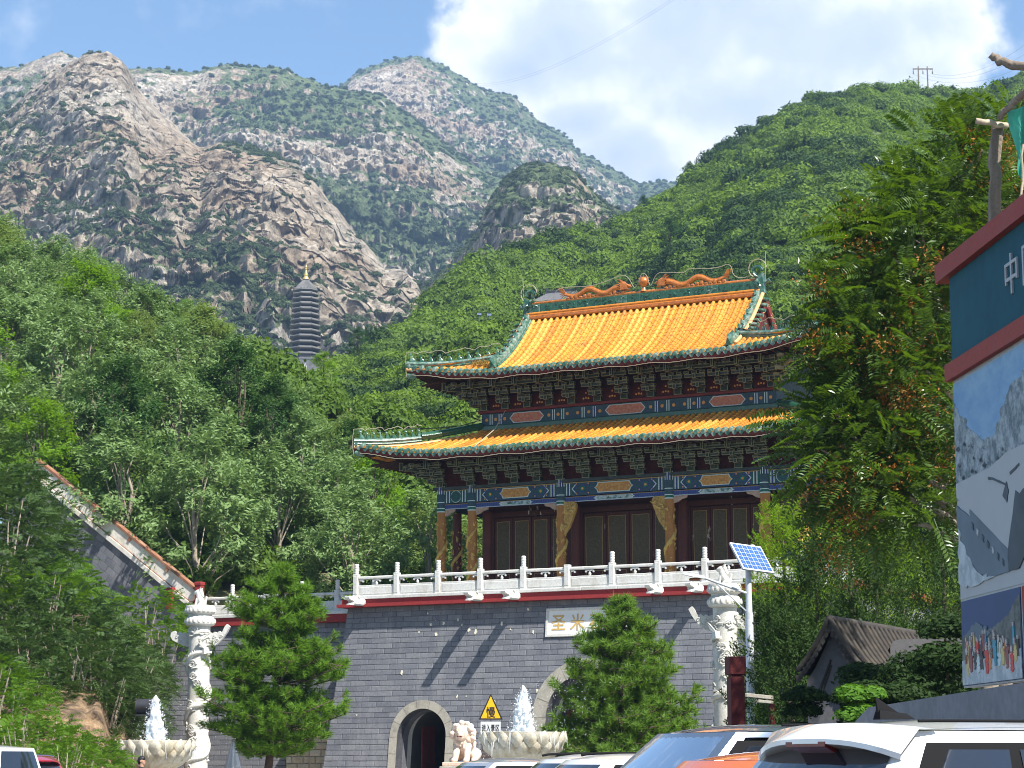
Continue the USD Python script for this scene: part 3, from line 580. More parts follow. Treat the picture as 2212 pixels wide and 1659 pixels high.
def glyph(ch, h, w=None, bold=0.0):
    """a Chinese character about h tall as a polygon round its own centre"""
    g = unary_union([Polygon(p[0], p[1:]).buffer(0) for p in GLYPH[ch]])
    from shapely import affinity
    k = h / 88.0; kx = (w or h) / 88.0
    g = affinity.affine_transform(g, [kx, 0, 0, k, -48 * kx, -36 * k])
    return g.buffer(bold) if bold else g
pl = thing('name_plaque', 'white stone name plaque with gold characters set in the grey gate wall', 'plaque', O3, RZ)
fr = face_frame()
zs_ = lambda z: (z - ZT) * SL
x0, x1, z0, z1 = PLAQ
pp = sbox(x0, zs_(z0), x1, zs_(z1)); pi_ = sbox(x0 + .10, zs_(z0 + .1), x1 - .10, zs_(z1 - .1))
obj('frame', MB().prism(pp.difference(pi_), -.05, .075, fr), M('white_marble'), pl)
obj('panel', MB().prism(pi_, -.05, .03, fr), M('plaque_white'), pl)
from shapely import affinity
for i, ch in enumerate('圣米石'):
    gl = affinity.translate(glyph(ch, .66, .62, .006), 9.74 + .86 * i, zs_(7.2))
    obj('character', MB().prism(gl, .02, .042, fr), M('gold_paint'), pl)

# ------------------------------------------------------------------ balustrades
def post_mesh(h=.95, finial=True, w=.12):
    m = MB(); m.rbox(-w, w, -w, w, 0, h, .015); m.rbox(-w + .02, w - .02, -w - .012, -w + .03, .1, h - .08, .008)
    f = None
    if finial:
        f = MB(); pr = [(.085, h)]
        for k in range(4):
            z = h + .03 + k * .105; pr += [(.085, z), (.102, z + .02), (.102, z + .075), (.085, z + .095)]
        pr += [(.06, h + .455), (.001, h + .46)]; f.lathe(pr, 10)
    return m, f
def panel_mesh(x0, x1):
    """lower slab, top rail and the pierced band with scrolls and a vase"""
    m = MB(); c = (x0 + x1) / 2
    m.rbox(x0, x1, -.06, .06, .0, .47, .012)
    m.rbox(x0 + .10, x1 - .10, -.075, -.04, .08, .39, .012)
    m.rbox(x0, x1, -.075, .075, .73, .85, .03)
    s = MB()
    for xx, w in ((c, .17), (x0 + .02, .13), (x1 - .02, .13)):
        lo, hi = (xx - w, xx + w) if xx == c else ((xx, xx + w * 1.5) if xx < c else (xx - w * 1.5, xx))
        s.rbox(lo, hi, -.05, .05, .655, .735, .035)
        if xx == c:
            s.lathe([(.03, .47), (.06, .50), (.07, .56), (.04, .61), (.035, .66)], 8, (xx, 0, 0))
        for ex in ((lo, hi) if xx == c else ((hi,) if xx < c else (lo,))):
            s.lathe([(.001, .595), (.045, .61), (.058, .645), (.045, .68), (.001, .695)], 8, (ex, 0, 0))
    return m, s
bal = thing('balustrade', 'long white marble balustrade along the top of the gate wall', 'balustrade', O3, RZ, None)
STEP = 2.03
for k in range(12):
    m, f = post_mesh(.95, k != 5)
    p = obj('post', m.moved(t=(k * STEP, 0, 8.60)), M('white_marble'), bal)
    if f is not None: obj('finial', f.moved(t=(k * STEP, 0, 8.60)), M('white_marble'), p, smooth=40)
    if k < 11:
        m, s = panel_mesh(k * STEP + .12, (k + 1) * STEP - .12)
        p = obj('panel', m.moved(t=(0, 0, 8.60)), M('white_marble'), bal)
        obj('scrollwork', s.moved(t=(0, 0, 8.60)), M('white_marble'), p, smooth=40)

# lower wing wall on the left
wing = thing('wing_wall', 'lower grey brick wing wall set back left of the gate wall', 'wall', O3, RZ)
WX0, WX1, WY = -13.6, -.4, 3.1
wf = (np.array([0, WY, 7.76]), np.array([1.0, 0, 0]), np.array([0, .05, 1.0]), np.array([0, -1.0, .05]))
wm = {0: MB(), 1: MB(), 2: MB()}; nb = 0
row = 0; s1 = -.004
while s1 > -7.7:
    x = WX0 - (BL * .5 if row % 2 else 0)
    while x < WX1:
        a, b = max(x, WX0), min(x + BL - GAP, WX1)
        if b - a > .05:
            v, f = brick_at(a, b, s1 - BH + GAP, s1, rngb.normal(.012, .003), wf); k = int(rngb.choice([0, 1, 2], p=[.5, .28, .22]))
            if nb < 296 and ((-13.6 < a < -9.5 and s1 < -1.2) or (-3.4 < a and s1 < -.3)): obj('brick', MB().add(v, f), M(f'grey_brick_{k}'), wing); nb += 1
            else: wm[k].add(v, f)
        x += BL
    s1 -= BH; row += 1
for k in range(3): obj('brick_courses', wm[k], M(f'grey_brick_{k}'), wing, kind='stuff')
b = MB(); b.box(WX0, WX1 + 2, WY + .01, WY + 3.0, 0, 7.76); obj('wall_core', b, M('mortar_dark'), wing)
b = MB(); b.box(WX0, WX1, WY - .22, WY + 3.1, 7.762, 8.12); obj('red_band', b, M('red_paint'), wing)
b = MB(); b.rbox(WX0, WX1, WY - .28, WY + 3.1, 8.122, 8.26, .012); obj('coping', b, M('white_marble'), wing)
wb = thing('balustrade', 'short white balustrade on the lower wing wall left of the gate', 'balustrade', O3, RZ)
wp = [-10.5, -8.63, -6.73, -4.82, -2.91, -1.0]
for k, x in enumerate(wp):
    m, f = post_mesh(.95); p = obj('post', m.moved(t=(x, WY, 8.26)), M('white_marble'), wb); obj('finial', f.moved(t=(x, WY, 8.26)), M('white_marble'), p, smooth=40)
    if k < 5:
        m, s = panel_mesh(x + .12, wp[k + 1] - .12); p = obj('panel', m.moved(t=(0, WY, 8.26)), M('white_marble'), wb)
        obj('scrollwork', s.moved(t=(0, WY, 8.26)), M('white_marble'), p, smooth=40)

# rough tan stone block panel at the foot of the wing
weathered('tan_stone', (0.40, 0.34, 0.24), (0.20, 0.17, 0.12), 0.6, 3.0, 0.9, 0.02, 18)
weathered('tan_stone_pale', (0.46, 0.41, 0.31), (0.22, 0.19, 0.13), 0.5, 3.0, 0.9, 0.02, 18)
sw = thing('stone_wall', 'low wall of rough tan stone blocks behind the left pine', 'wall', O3, RZ)
b = MB(); b.box(-4.9, -.55, 2.2, 3.0, 0, 2.75); obj('core', b, M('arch_stone'), sw)
rs = np.random.default_rng(8)
for r in range(9):
    x = -4.9 - (.3 if r % 2 else 0)
    while x < -.6:
        a, c = max(x, -4.9), min(x + .60, -.55)
        if c - a > .1:
            m = MB(); z = r * .305
            pts = [[a + .01, 2.2, z + .01], [c - .02, 2.2, z + .01], [c - .02, 2.2, z + .285], [a + .01, 2.2, z + .285]]
            pts += [[rs.uniform(a + .05, c - .06), 2.2 - rs.uniform(.03, .10), rs.uniform(z + .04, z + .25)] for _ in range(7)] + [[p[0] * .94 + (a + c) / 2 * .06, 2.15, p[2] * .94 + (z + .15) * .06] for p in pts]
            m.hull(pts); obj('block', m, M('tan_stone' if rs.random() < .6 else 'tan_stone_pale'), sw)
        x += .62

# stair flank on the left: white parapet climbing the hillside above a slate-grey tile wall
st = thing('stair_wall', 'sloping white stair parapet over grey tiled wall climbing the hillside', 'stair wall', O3, RZ)
SY = 2.6; xa, za, xb, zb = -10.3, 9.45, -20.0, 16.16
ds = np.array([xb - xa, 0, zb - za]); Ls = np.linalg.norm(ds); ds /= Ls; dn = np.array([ds[2], 0, -ds[0]]); dn = dn if dn[2] > 0 else -dn
sf = (np.array([xa, SY, za]), ds, dn, np.array([0, -1.0, 0]))
weathered('old_white', (0.66, 0.63, 0.57), (0.36, 0.29, 0.2), 0.6, 1.6, 0.7, 0.004, 20)
weathered('rust_rail', (0.22, 0.10, 0.06), (0.42, 0.33, 0.22), 0.6, 2.0)
obj('parapet', MB().prism(sbox(0, -.62, Ls, -.06), -.25, 0, sf), M('old_white'), st)
obj('rail', MB().prism(sbox(0, -.06, Ls, .05), -.32, .06, sf), M('rust_rail'), st)
obj('ledge', MB().prism(sbox(0, -.86, Ls, -.66), -.25, .10, sf), M('old_white'), st)
obj('rail', MB().prism(sbox(0, -.66, Ls, -.62), -.2, .04, sf), M('rust_rail'), st)
for q in (1.9, 4.6, 7.2, 9.9): obj('bracket', MB().prism(sbox(q, -.26, q + .16, -.06), 0, .05, sf), M('rust_rail'), st)
wallp = Polygon([(-.1, -.86), (Ls, -.86), (Ls, -7.5), (-.1, -7.5)])
obj('wall_core', MB().prism(wallp, -.6, -.015, sf), M('mortar_dark'), st)
sm = {0: MB(), 1: MB(), 2: MB()}; nb = 0
for r in range(20):
    x = -.1 - (.3 if r % 2 else 0)
    while x < Ls:
        a, c = max(x, -.1), min(x + .585, Ls); z1 = -.875 - r * .33
        v, f = brick_at(a, c, z1 - .315, z1, rngb.normal(.012, .004), sf); k = int(rngb.choice([0, 1, 2]))
        if nb < 280 and c - a > .2 and r < 13: obj('tile', MB().add(v, f), M(f'grey_brick_{k}'), st); nb += 1
        else: sm[k].add(v, f)
        x += .60
for k in range(3): obj('tile_courses', sm[k], M(f'grey_brick_{k}'), st, kind='stuff')
for xx in (-10.1, -11.7):
    b = MB(); zt = 9.75 if xx > -11 else 9.55; b.rbox(xx - .17, xx + .17, SY - .2, SY + .1, zt - (1.6 if xx > -11 else .95), zt, .02); b.rbox(xx - .2, xx + .2, SY - .23, SY + .13, zt - .12, zt + .05, .03)
    obj('newel', b, M('red_paint'), st)
# ------------------------------------------------------------------ the temple hall (same local frame as the gate wall)
weathered('glaze_yellow', (0.55, 0.235, 0.030), (0.26, 0.10, 0.03), 0.8, 3.0, 0.45, 0.002, 30, spec=0.35, lo=.45, hi=.68, var=.2)
weathered('glaze_yellow_b', (0.49, 0.19, 0.025), (0.30, 0.115, 0.03), 0.8, 2.2, 0.42, 0.002, 30, spec=0.35, lo=.45, hi=.68, var=.2)
weathered('glaze_yellow_c', (0.60, 0.29, 0.055), (0.40, 0.17, 0.04), 0.6, 2.2, 0.42, 0.002, 30, spec=0.35, lo=.45, hi=.68, var=.2)
plain('glaze_orange', (0.36, 0.115, 0.016), 0.35, 0.45, 7, 0.003, 25, spec=0.5, coat=0.4)
plain('glaze_tan', (0.60, 0.33, 0.14), 0.4, 0.2, 4, spec=0.4)
weathered('glaze_green', (0.018, 0.080, 0.048), (0.30, 0.40, 0.35), 0.5, 5.0, 0.3, 0.003, 25, spec=0.6, lo=.45, hi=.72)  # pale mottling paints highlights into the green glaze
weathered('glaze_green_glints', (0.035, 0.100, 0.070), (0.46, 0.50, 0.44), 0.5, 6.0, 0.35, 0.003, 25, spec=0.6, lo=.42, hi=.66)  # stronger pale mottling, glints painted into the glaze colour
plain('glaze_green_dark', (0.018, 0.075, 0.042), 0.25, 0.4, 8, 0.006, 18, spec=0.6)
weathered('eave_red', (0.14, 0.028, 0.024), (0.06, 0.03, 0.025), 0.7, 2.0)
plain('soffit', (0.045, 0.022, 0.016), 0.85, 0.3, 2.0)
plain('rafter_end', (0.42, 0.36, 0.22), 0.7, 0.3, 12)
plain('bracket_green', (0.020, 0.034, 0.023), 0.7, 0.35, 4)
plain('bracket_blue', (0.034, 0.047, 0.048), 0.7, 0.3, 4)
plain('bracket_edge', (0.20, 0.20, 0.12), 0.7, 0.25, 8)
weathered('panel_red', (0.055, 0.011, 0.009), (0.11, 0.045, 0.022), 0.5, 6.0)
plain('paint_blue', (0.022, 0.045, 0.16), 0.6, 0.35, 14); plain('paint_navy', (0.028, 0.062, 0.085), 0.65, 0.5, 22, detail=8)
plain('paint_green', (0.012, 0.10, 0.075), 0.6, 0.3, 10); plain('paint_white', (0.46, 0.55, 0.55), 0.7, 0.15, 10)
weathered('cartouche', (0.34, 0.155, 0.055), (0.48, 0.30, 0.10), 0.8, 9.0, lo=.42, hi=.6)
weathered('cartouche_pink', (0.36, 0.12, 0.085), (0.42, 0.24, 0.14), 0.8, 9.0, lo=.42, hi=.6)
plain('gold_dot', (0.50, 0.24, 0.06), 0.5, 0.2, 10)
plain('lattice_blue', (0.055, 0.08, 0.24), 0.6, 0.4, 40, detail=8)
L['landscape'] = usdkit.material(stage, '/World/Looks/landscape', {'tc': ('texture_coordinate', {}), 'n': ('noise_texture', {'scale': 5.0, 'detail': 6.0, 'distortion': 1.0}),
    'r': ('rgb_ramp', {'ramp': [(0.3, (0.02, 0.05, 0.03)), (0.43, (0.06, 0.12, 0.09)), (0.5, (0.16, 0.28, 0.34)), (0.6, (0.42, 0.46, 0.42)), (0.75, (0.12, 0.2, 0.26))]}), 'p': ('principled_bsdf', {'roughness': .7})},
    [('tc.object', 'n.vector'), ('n.fac', 'r.fac'), ('r.color', 'p.base_color')], surface='p.BSDF')
weathered('column_ochre', (0.30, 0.135, 0.035), (0.20, 0.09, 0.03), 0.6, 2.0, 0.55, 0.002, 20)
weathered('dragon_gold', (0.46, 0.31, 0.085), (0.28, 0.17, 0.05), 0.6, 7.0, 0.45, 0.02, 22)
weathered('column_red', (0.10, 0.030, 0.022), (0.055, 0.03, 0.022), 0.6, 1.5, 0.6)
weathered('door_brown', (0.060, 0.020, 0.014), (0.50, 0.46, 0.42), 0.9, 1.7, 0.6, lo=.66, hi=.70, stretch=(2, 1, .5))
plain('lattice_panel', (0.075, 0.060, 0.034), 0.7, 0.7, 26, 0.006, 40, detail=6)
plain('gilt', (0.34, 0.22, 0.08), 0.5, 0.3, 10)
plain('wire_pale', (0.34, 0.31, 0.23), 0.6, 0.2, 5); plain('wire_black', (0.02, 0.02, 0.02), 0.6)
weathered('carved_gold', (0.42, 0.27, 0.08), (0.22, 0.13, 0.05), 0.7, 6.0, 0.55, 0.03, 16)

T = thing('temple_hall', 'two tiered Chinese temple hall with yellow glazed roofs on the gate wall', 'temple', O3, RZ)
COLX = [2.5, 4.04, 8.39, 13.44, 17.69, 19.3]
FLOOR, CY, WYL, YR = 8.57, 3.0, 4.4, 5.8       # floor, column row, door wall, ridge
# ---- columns with dragons winding up them
def column(x, y, mat, top, dragon=True, collar=True, rad=.21):
    m = MB(); m.lathe([(rad + .10, FLOOR), (rad + .10, FLOOR + .12), (rad + .02, FLOOR + .2), (rad, FLOOR + .22), (rad * .96, top)], 20, (x, y, 0))
    c = obj('column', m, M(mat), T, smooth=50)
    if dragon:
        th = np.linspace(0, 2 * np.pi * 1.55, 90); ph = x * 2.3
        zz = np.linspace(FLOOR + .6, top - 1.05, 90)
        rr = rad * .98
        d = MB()
        w = .075 + .012 * np.sin(th * 6)
        path = np.stack([x + rr * np.cos(th + ph), y + rr * np.sin(th + ph), zz], 1)
        d.tube(path, w * np.clip(np.sin(np.linspace(.12, 3.0, 90)) * 1.6, .25, 1), 7)
        r_ = np.random.default_rng(int(x * 10))
        for k in range(46):
            a = r_.uniform(0, 6.28); z = r_.uniform(FLOOR + .5, top - .75); s_ = r_.uniform(.04, .085)
            cpt = np.array([x + rad * math.cos(a), y + rad * math.sin(a), z])
            d.hull(cpt + r_.normal(0, 1, (9, 3)) * [s_ * .6, s_ * .6, s_])
        obj('dragon', d, M('dragon_gold'), c, smooth=45)
    if collar:
        z = top - .35
        for k, (h, mt) in enumerate(((.05, 'paint_white'), (.10, 'paint_green'), (.04, 'paint_white'), (.22, 'paint_navy'), (.04, 'paint_white'), (.34, 'paint_navy'))):
            r1 = rad * 1.03 + .004 * (k % 2)
            obj('painted_collar', MB().lathe([(r1, z), (r1, z + h)], 20, (x, y, 0)), M(mt), c, smooth=True); z += h
        s_ = MB(); s2 = MB(); r1 = rad * 1.05
        for k, a in enumerate(np.linspace(-2.9, -.3, 11)):
            seg = np.array([[x + r1 * math.cos(a + t), y + r1 * math.sin(a + t), 0] for t in (-.085, .085)])
            v = np.array([[*seg[0][:2], z], [*seg[1][:2], z], [*seg[1][:2], z + .38], [*seg[0][:2], z + .38]]); (s_ if k % 2 else s2).add(v, [[0, 1, 2, 3]])
        obj('painted_stripe', s_, M('paint_white'), c); obj('painted_stripe', s2, M('paint_blue'), c)
for x in COLX: column(x, CY, 'column_ochre', 12.75)
column(COLX[0], WYL, 'column_red', 12.5, True, False); column(COLX[-1], WYL, 'column_red', 12.5, True, False)
column(COLX[0], 7.2, 'column_red', 12.5, False, False); column(COLX[0], 8.6, 'column_red', 12.5, False, False); column(COLX[-1], 8.6, 'column_red', 12.5, False, False)
for x in COLX[1:5]: column(x, WYL, 'column_red', 12.5, False, False, .23)
for x in COLX[1:5]: column(x, 8.6, 'column_red', 12.5, False, False)

# ---- painted beams
def front_frame(y): return (np.array([0, y, 0.0]), np.array([1.0, 0, 0]), np.array([0, 0, 1.0]), np.array([0, -1.0, 0]))
def cartouche_poly(x0, x1, z0, z1, e=.16):
    zc = (z0 + z1) / 2; h = z1 - z0
    return Polygon([(x0, zc), (x0 + e * .6, zc + h * .16), (x0 + e, z1), (x1 - e, z1), (x1 - e * .6, zc + h * .16), (x1, zc), (x1 - e * .6, zc - h * .16), (x1 - e, z0), (x0 + e, z0), (x0 + e * .6, zc - h * .16)])
def paint(parent, shapes, y):
    """shapes [(polygon, material, step)] laid on the front plane y, each step 4 mm proud of the one below"""
    by = {}
    for p, mt, k in shapes: by.setdefault((mt, k), MB()).prism(p, -.004 + .004 * k, .004 * k + .001, front_frame(y))
    for (mt, k), m in by.items(): obj({'paint_white': 'white_outline', 'paint_blue': 'blue_outline', 'paint_green': 'green_outline', 'cartouche': 'cartouche', 'cartouche_pink': 'cartouche', 'gold_dot': 'rosette', 'landscape': 'landscape_panel', 'lattice_blue': 'lattice_strip', 'gilt': 'gilt_line'}.get(mt, 'painted_field'), m, M(mt), parent, kind='stuff' if mt in ('gold_dot', 'paint_white', 'paint_blue') else None)
def circle(x, z, r, n=10): return Polygon([(x + r * math.cos(t), z + r * math.sin(t)) for t in np.linspace(0, 2 * math.pi, n, endpoint=False)])
def beam(x0, x1, short=False):
    a, b = x0 + .16, x1 - .16; z0, z1 = 12.80, 13.34
    bm = obj('beam', MB().box(x0, x1, 2.90, 3.1, 12.78, 13.36), M('paint_navy'), T)
    w = b - a; S = []
    for sgn, e in ((1, a), (-1, b)):
        for k, mt in enumerate(('paint_green', 'paint_white', 'paint_blue', 'paint_white', 'paint_green')):
            xx = e + sgn * (.05 + .07 * k); S.append((sbox(min(xx, xx + sgn * .045), z0, max(xx, xx + sgn * .045), z1), mt, 1))
    if short:
        c = (a + b) / 2; zc = (z0 + z1) / 2
        S += [(circle(c, zc, .27, 16), 'paint_white', 1), (circle(c, zc, .25, 16), 'paint_green', 2), (circle(c, zc, .20, 14), 'paint_navy', 3), (circle(c, zc, .09), 'paint_green', 4)]
    else:
        cw = w * .185; c = (a + b) / 2; zc = (z0 + z1) / 2
        S += [(cartouche_poly(c - cw - .10, c + cw + .10, z0, z1), 'paint_blue', 1), (cartouche_poly(c - cw - .06, c + cw + .06, z0 + .03, z1 - .03), 'paint_green', 2),
              (cartouche_poly(c - cw - .03, c + cw + .03, z0 + .05, z1 - .05), 'paint_white', 3), (cartouche_poly(c - cw, c + cw, z0 + .08, z1 - .08), 'cartouche', 4)]
        for sgn in (-1, 1):
            e = c + sgn * (w / 2 - .48); tip = e - sgn * .0
            for off, mt, k, th in ((0, 'paint_white', 1, .06), (.05, 'paint_blue', 2, .05)):
                t0 = e + sgn * (.10 - off); zc2 = zc
                S.append((Polygon([(t0, zc2), (t0 - sgn * .25, z1), (t0 - sgn * (.25 + th), z1), (t0 - sgn * th * 1.3, zc2), (t0 - sgn * (.25 + th), z0), (t0 - sgn * .25, z0)]).buffer(0), mt, k))
            mid = c + sgn * (cw + .1 + (w / 2 - .5 - cw) / 2)
            S += [(circle(mid, zc, .17, 12), 'paint_blue', 1), (circle(mid, zc, .13, 12), 'paint_green', 2), (circle(mid, zc, .055), 'gold_dot', 3)]
            for dx, dz in ((-.28, .2), (.28, .2), (-.28, -.2), (.28, -.2)): S += [(circle(mid + dx, zc + dz, .09, 8), 'paint_blue', 1), (circle(mid + dx, zc + dz, .035, 8), 'gold_dot', 2)]
    S += [(sbox(a, z1 - .02, b, z1 + .01), 'gilt', 5)]
    paint(bm, S, 2.90)
    lo = obj('lower_beam', MB().box(x0, x1, 2.93, 3.07, 12.52, 12.74), M('lattice_blue'), T)
    S = [(sbox(a, 12.72, b, 12.738), 'gilt', 1), (sbox(a, 12.525, b, 12.545), 'paint_white', 1)]
    for xx in np.arange(a + .06, b - .05, .11): S.append((sbox(xx, 12.55, xx + .018, 12.715), 'paint_blue', 1))
    for zz in (12.60, 12.65): S.append((sbox(a, zz, b, zz + .012), 'paint_blue', 2))
    if not short:
        cw = w * .19; c = (a + b) / 2
        S += [(cartouche_poly(c - cw - .07, c + cw + .07, 12.55, 12.715, .12), 'paint_white', 3), (cartouche_poly(c - cw, c + cw, 12.56, 12.705, .1), 'landscape', 4)]
    paint(lo, S, 2.93)
for k in range(5): beam(COLX[k], COLX[k + 1], k in (0, 4))
obj('plate', MB().box(COLX[0] - .35, COLX[-1] + .35, 2.80, 3.2, 13.37, 13.50), M('bracket_blue'), T)
b = MB(); b.box(COLX[0] - .1, COLX[0] + .1, 3.1, 8.7, 12.55, 13.36); b.box(COLX[0] - .2, COLX[0] + .2, 3.2, 8.7, 13.37, 13.5); b.box(COLX[-1] - .1, COLX[-1] + .1, 3.1, 8.7, 12.55, 13.36); obj('side_beam', b, M('paint_navy'), T)
# carved brackets below the beam
def corner_wing(x, sgn, L_=.55, H_=.3, mat='panel_pale', th=.05):
    pts = [(x + sgn * .2, 12.52), (x + sgn * (.2 + L_), 12.52), (x + sgn * (.2 + L_ * .9), 12.52 - H_ * .35), (x + sgn * (.2 + L_ * .55), 12.52 - H_ * .5), (x + sgn * (.2 + L_ * .3), 12.52 - H_ * .85), (x + sgn * .2, 12.52 - H_)]
    return MB().prism(Polygon(pts).buffer(0), -th, th, front_frame(3.0))
weathered('panel_pale', (0.36, 0.26, 0.20), (0.18, 0.12, 0.09), 0.6, 5.0)
for x, sgn in ((8.39, -1), (4.04, 1), (13.44, 1), (17.69, -1), (2.5, 1)): obj('corner_bracket', corner_wing(x, sgn, .62 if x != 2.5 else .5), M('panel_pale'), T)
for x, sgn in ((8.39, 1), (13.44, -1)):   # leaping gilt dragons at the middle bay
    m = MB().prism(Polygon([(x + sgn * p, z) for p, z in ((.19, 12.52), (.66, 12.52), (.74, 12.40), (.70, 12.15), (.60, 11.92), (.52, 11.70), (.40, 11.45), (.22, 11.22), (.19, 11.4))]).buffer(.02), -.09, .09, front_frame(2.96))
    r_ = np.random.default_rng(3); inner = Polygon([(x + sgn * p, z) for p, z in ((.22, 12.5), (.64, 12.5), (.68, 12.2), (.5, 11.75), (.24, 11.3))])
    from shapely.geometry import Point
    for k in range(60):
        p = np.array([x + sgn * r_.uniform(.2, .72), 2.86, r_.uniform(11.25, 12.5)])
        if inner.contains(Point(p[0], p[2])): m.hull(p + r_.normal(0, 1, (9, 3)) * [.06, .035, .06])
    obj('carved_dragon', m, M('carved_gold'), T, smooth=45)

# ---- doors
b = MB(); b.box(COLX[1], COLX[4], WYL + .12, WYL + .2, FLOOR, 13.4); obj('door_wall', b, M('door_brown'), T)
b = MB(); b.box(COLX[1] + .1, COLX[1] + .25, WYL, 8.6, FLOOR, 13.4); b.box(COLX[4] - .25, COLX[4] - .1, WYL, 8.6, FLOOR, 13.4); b.box(COLX[1], COLX[4], 8.5, 8.65, FLOOR, 13.4); obj('hall_wall', b, M('column_red'), T)
for k in range(1, 4):
    a, c = COLX[k] + .33, COLX[k + 1] - .33; n = 4; w = (c - a) / n
    fr_ = MB(); fr_.box(a - .12, a, WYL - .02, WYL + .12, FLOOR, 12.35); fr_.box(c, c + .12, WYL - .02, WYL + .12, FLOOR, 12.35); fr_.box(a - .12, c + .12, WYL - .03, WYL + .12, 12.22, 12.45); obj('door_frame', fr_, M('door_brown'), T)
    for i in range(n):
        x0, x1 = a + i * w + .012, a + (i + 1) * w - .012
        d = MB(); z0, z1 = FLOOR + .1, 12.18
        d.rbox(x0, x1, WYL + .02, WYL + .10, z0, z1, .012); lf = obj('door_leaf', d, M('door_brown'), T)
        q = MB(); q.box(x0 + .15, x1 - .15, WYL + .008, WYL + .03, z0 + 1.15, z1 - .18); obj('lattice_panel', q, M('lattice_panel'), lf)
        g = MB(); y0, y1 = WYL - .004, WYL + .015
        for (u0, u1, v0, v1) in ((x0 + .13, x1 - .13, z0 + 1.13, z1 - .16), (x0 + .13, x1 - .13, z0 + .1, z0 + .7), (x0 + .13, x1 - .13, z0 + .78, z0 + 1.02)):
            t = .016
            g.box(u0, u1, y0, y1, v0, v0 + t); g.box(u0, u1, y0, y1, v1 - t, v1); g.box(u0, u0 + t, y0, y1, v0 + t, v1 - t); g.box(u1 - t, u1, y0, y1, v0 + t, v1 - t)
        obj('gilt_line', g, M('gilt'), lf)

# ---- bracket sets under both eaves
def bracket_set(H=1.0, P=1.25, corner=False):
    """stacked arms and blocks stepping outwards and upwards; every face edged with pale paint"""
    pale, green, blue = MB(), MB(), MB()
    def arm(x0, x1, y0, y1, z0, z1, dst, t=.022):
        pale.box(x0, x1, y0, y1, z0, z1)
        e = .004
        def quad(a, b2, c, d): dst.add([a, b2, c, d], [[0, 1, 2, 3]])
        u0, u1, w0, w1 = x0 + t, x1 - t, z0 + t, z1 - t
        quad([u0, y0 - e, w0], [u1, y0 - e, w0], [u1, y0 - e, w1], [u0, y0 - e, w1])
        v0, v1 = y0 + t, y1 - t
        if v1 - v0 > .02:
            quad([x0 - e, v1, w0], [x0 - e, v0, w0], [x0 - e, v0, w1], [x0 - e, v1, w1]); quad([x1 + e, v0, w0], [x1 + e, v1, w0], [x1 + e, v1, w1], [x1 + e, v0, w1])
            quad([u0, v0, z0 - e], [u0, v1, z0 - e], [u1, v1, z0 - e], [u1, v0, z0 - e])
    g = H / 4.0; st = P / 3.3
    arm(-.17, .17, -.18, .16, 0, g * .80, green)
    for k, wd in enumerate((.30, .46, .56)):
        z = g * (k + .80); y = -st * (k + 1); d, d2 = (blue, green) if k % 2 else (green, blue)
        arm(-.075, .075, y - .16, .1, z - g * .15, z + g * .52, d2)                       # arm reaching out, its nose hanging below
        arm(-wd, wd, y - .06, y + .06, z + g * .06, z + g * .52, d)                        # cross arm
        arm(-wd * .55, wd * .55, y + st - .05, y + st + .05, z + g * .06, z + g * .52, d2)
        for xx in (-wd + .10, wd - .10, 0.0): arm(xx - .11, xx + .11, y - .11, y + .11, z + g * .54, z + g * .93, d2 if xx else d)
    z = g * 3.2
    pale.hull([[-.06, -P - .24, z + .05], [.06, -P - .24, z + .05], [-.06, -P - .24, z - .03], [.06, -P - .24, z - .03], [-.06, -.3, z + .36], [.06, -.3, z + .36], [-.06, -.3, z + .14], [.06, -.3, z + .14]])
    arm(-.06, .06, -P - .26, -P - .1, z - .14, z + .22, green)
    return pale, green, blue
def put_brackets(xs, y, z, H, P):
    pale, green, blue = bracket_set(H, P)
    for x in xs:
        p = obj('bracket_set', green.moved(t=(x, y, z)), M('bracket_green'), T)
        obj('bracket_arm', blue.moved(t=(x, y, z)), M('bracket_blue'), p); obj('painted_edge', pale.moved(t=(x, y, z)), M('bracket_edge'), p)
def spaced(xs): return sorted({round(v, 3) for a, b_ in zip(xs[:-1], xs[1:]) for v in np.linspace(a, b_, 5)})
lowx = [COLX[0]] + spaced(COLX[1:5]) + [COLX[-1]]
put_brackets(lowx, CY - .05, 13.50, 1.02, 1.25)
UY = 4.2
put_brackets(spaced(COLX[1:5]), UY - .05, 16.98, 1.22, 1.25)
# sets turned to the left side, at the corner and beyond
for (x, y, z, H) in ((COLX[0], CY, 13.50, 1.02), (COLX[0], CY + 1.4, 13.5, 1.02), (COLX[1] - .1, UY, 16.98, 1.22), (COLX[1] - .1, UY + 1.1, 16.98, 1.22)):
    for a in (-90, -45) if y in (CY, UY) else (-90,):
        R = rotz(math.radians(a)); k = 1.35 if a == -45 else 1
        pale, green, blue = bracket_set(H, 1.25 * k)
        p = obj('bracket_set', green.moved(R, (x, y, z)), M('bracket_green'), T)
        obj('bracket_arm', blue.moved(R, (x, y, z)), M('bracket_blue'), p); obj('painted_edge', pale.moved(R, (x, y, z)), M('bracket_edge'), p)
for (x, y, z, H) in ((COLX[-1], CY, 13.50, 1.02), (COLX[4] + .1, UY, 16.98, 1.22)):
    R = rotz(math.radians(45)); pale, green, blue = bracket_set(H, 1.7)
    p = obj('bracket_set', green.moved(R, (x, y, z)), M('bracket_green'), T); obj('painted_edge', pale.moved(R, (x, y, z)), M('bracket_edge'), p)
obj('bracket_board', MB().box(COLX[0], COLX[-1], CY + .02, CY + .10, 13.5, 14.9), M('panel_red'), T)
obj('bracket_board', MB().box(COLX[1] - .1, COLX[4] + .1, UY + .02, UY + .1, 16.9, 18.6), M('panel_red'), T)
ubx = spaced(COLX[1:5])
S = []
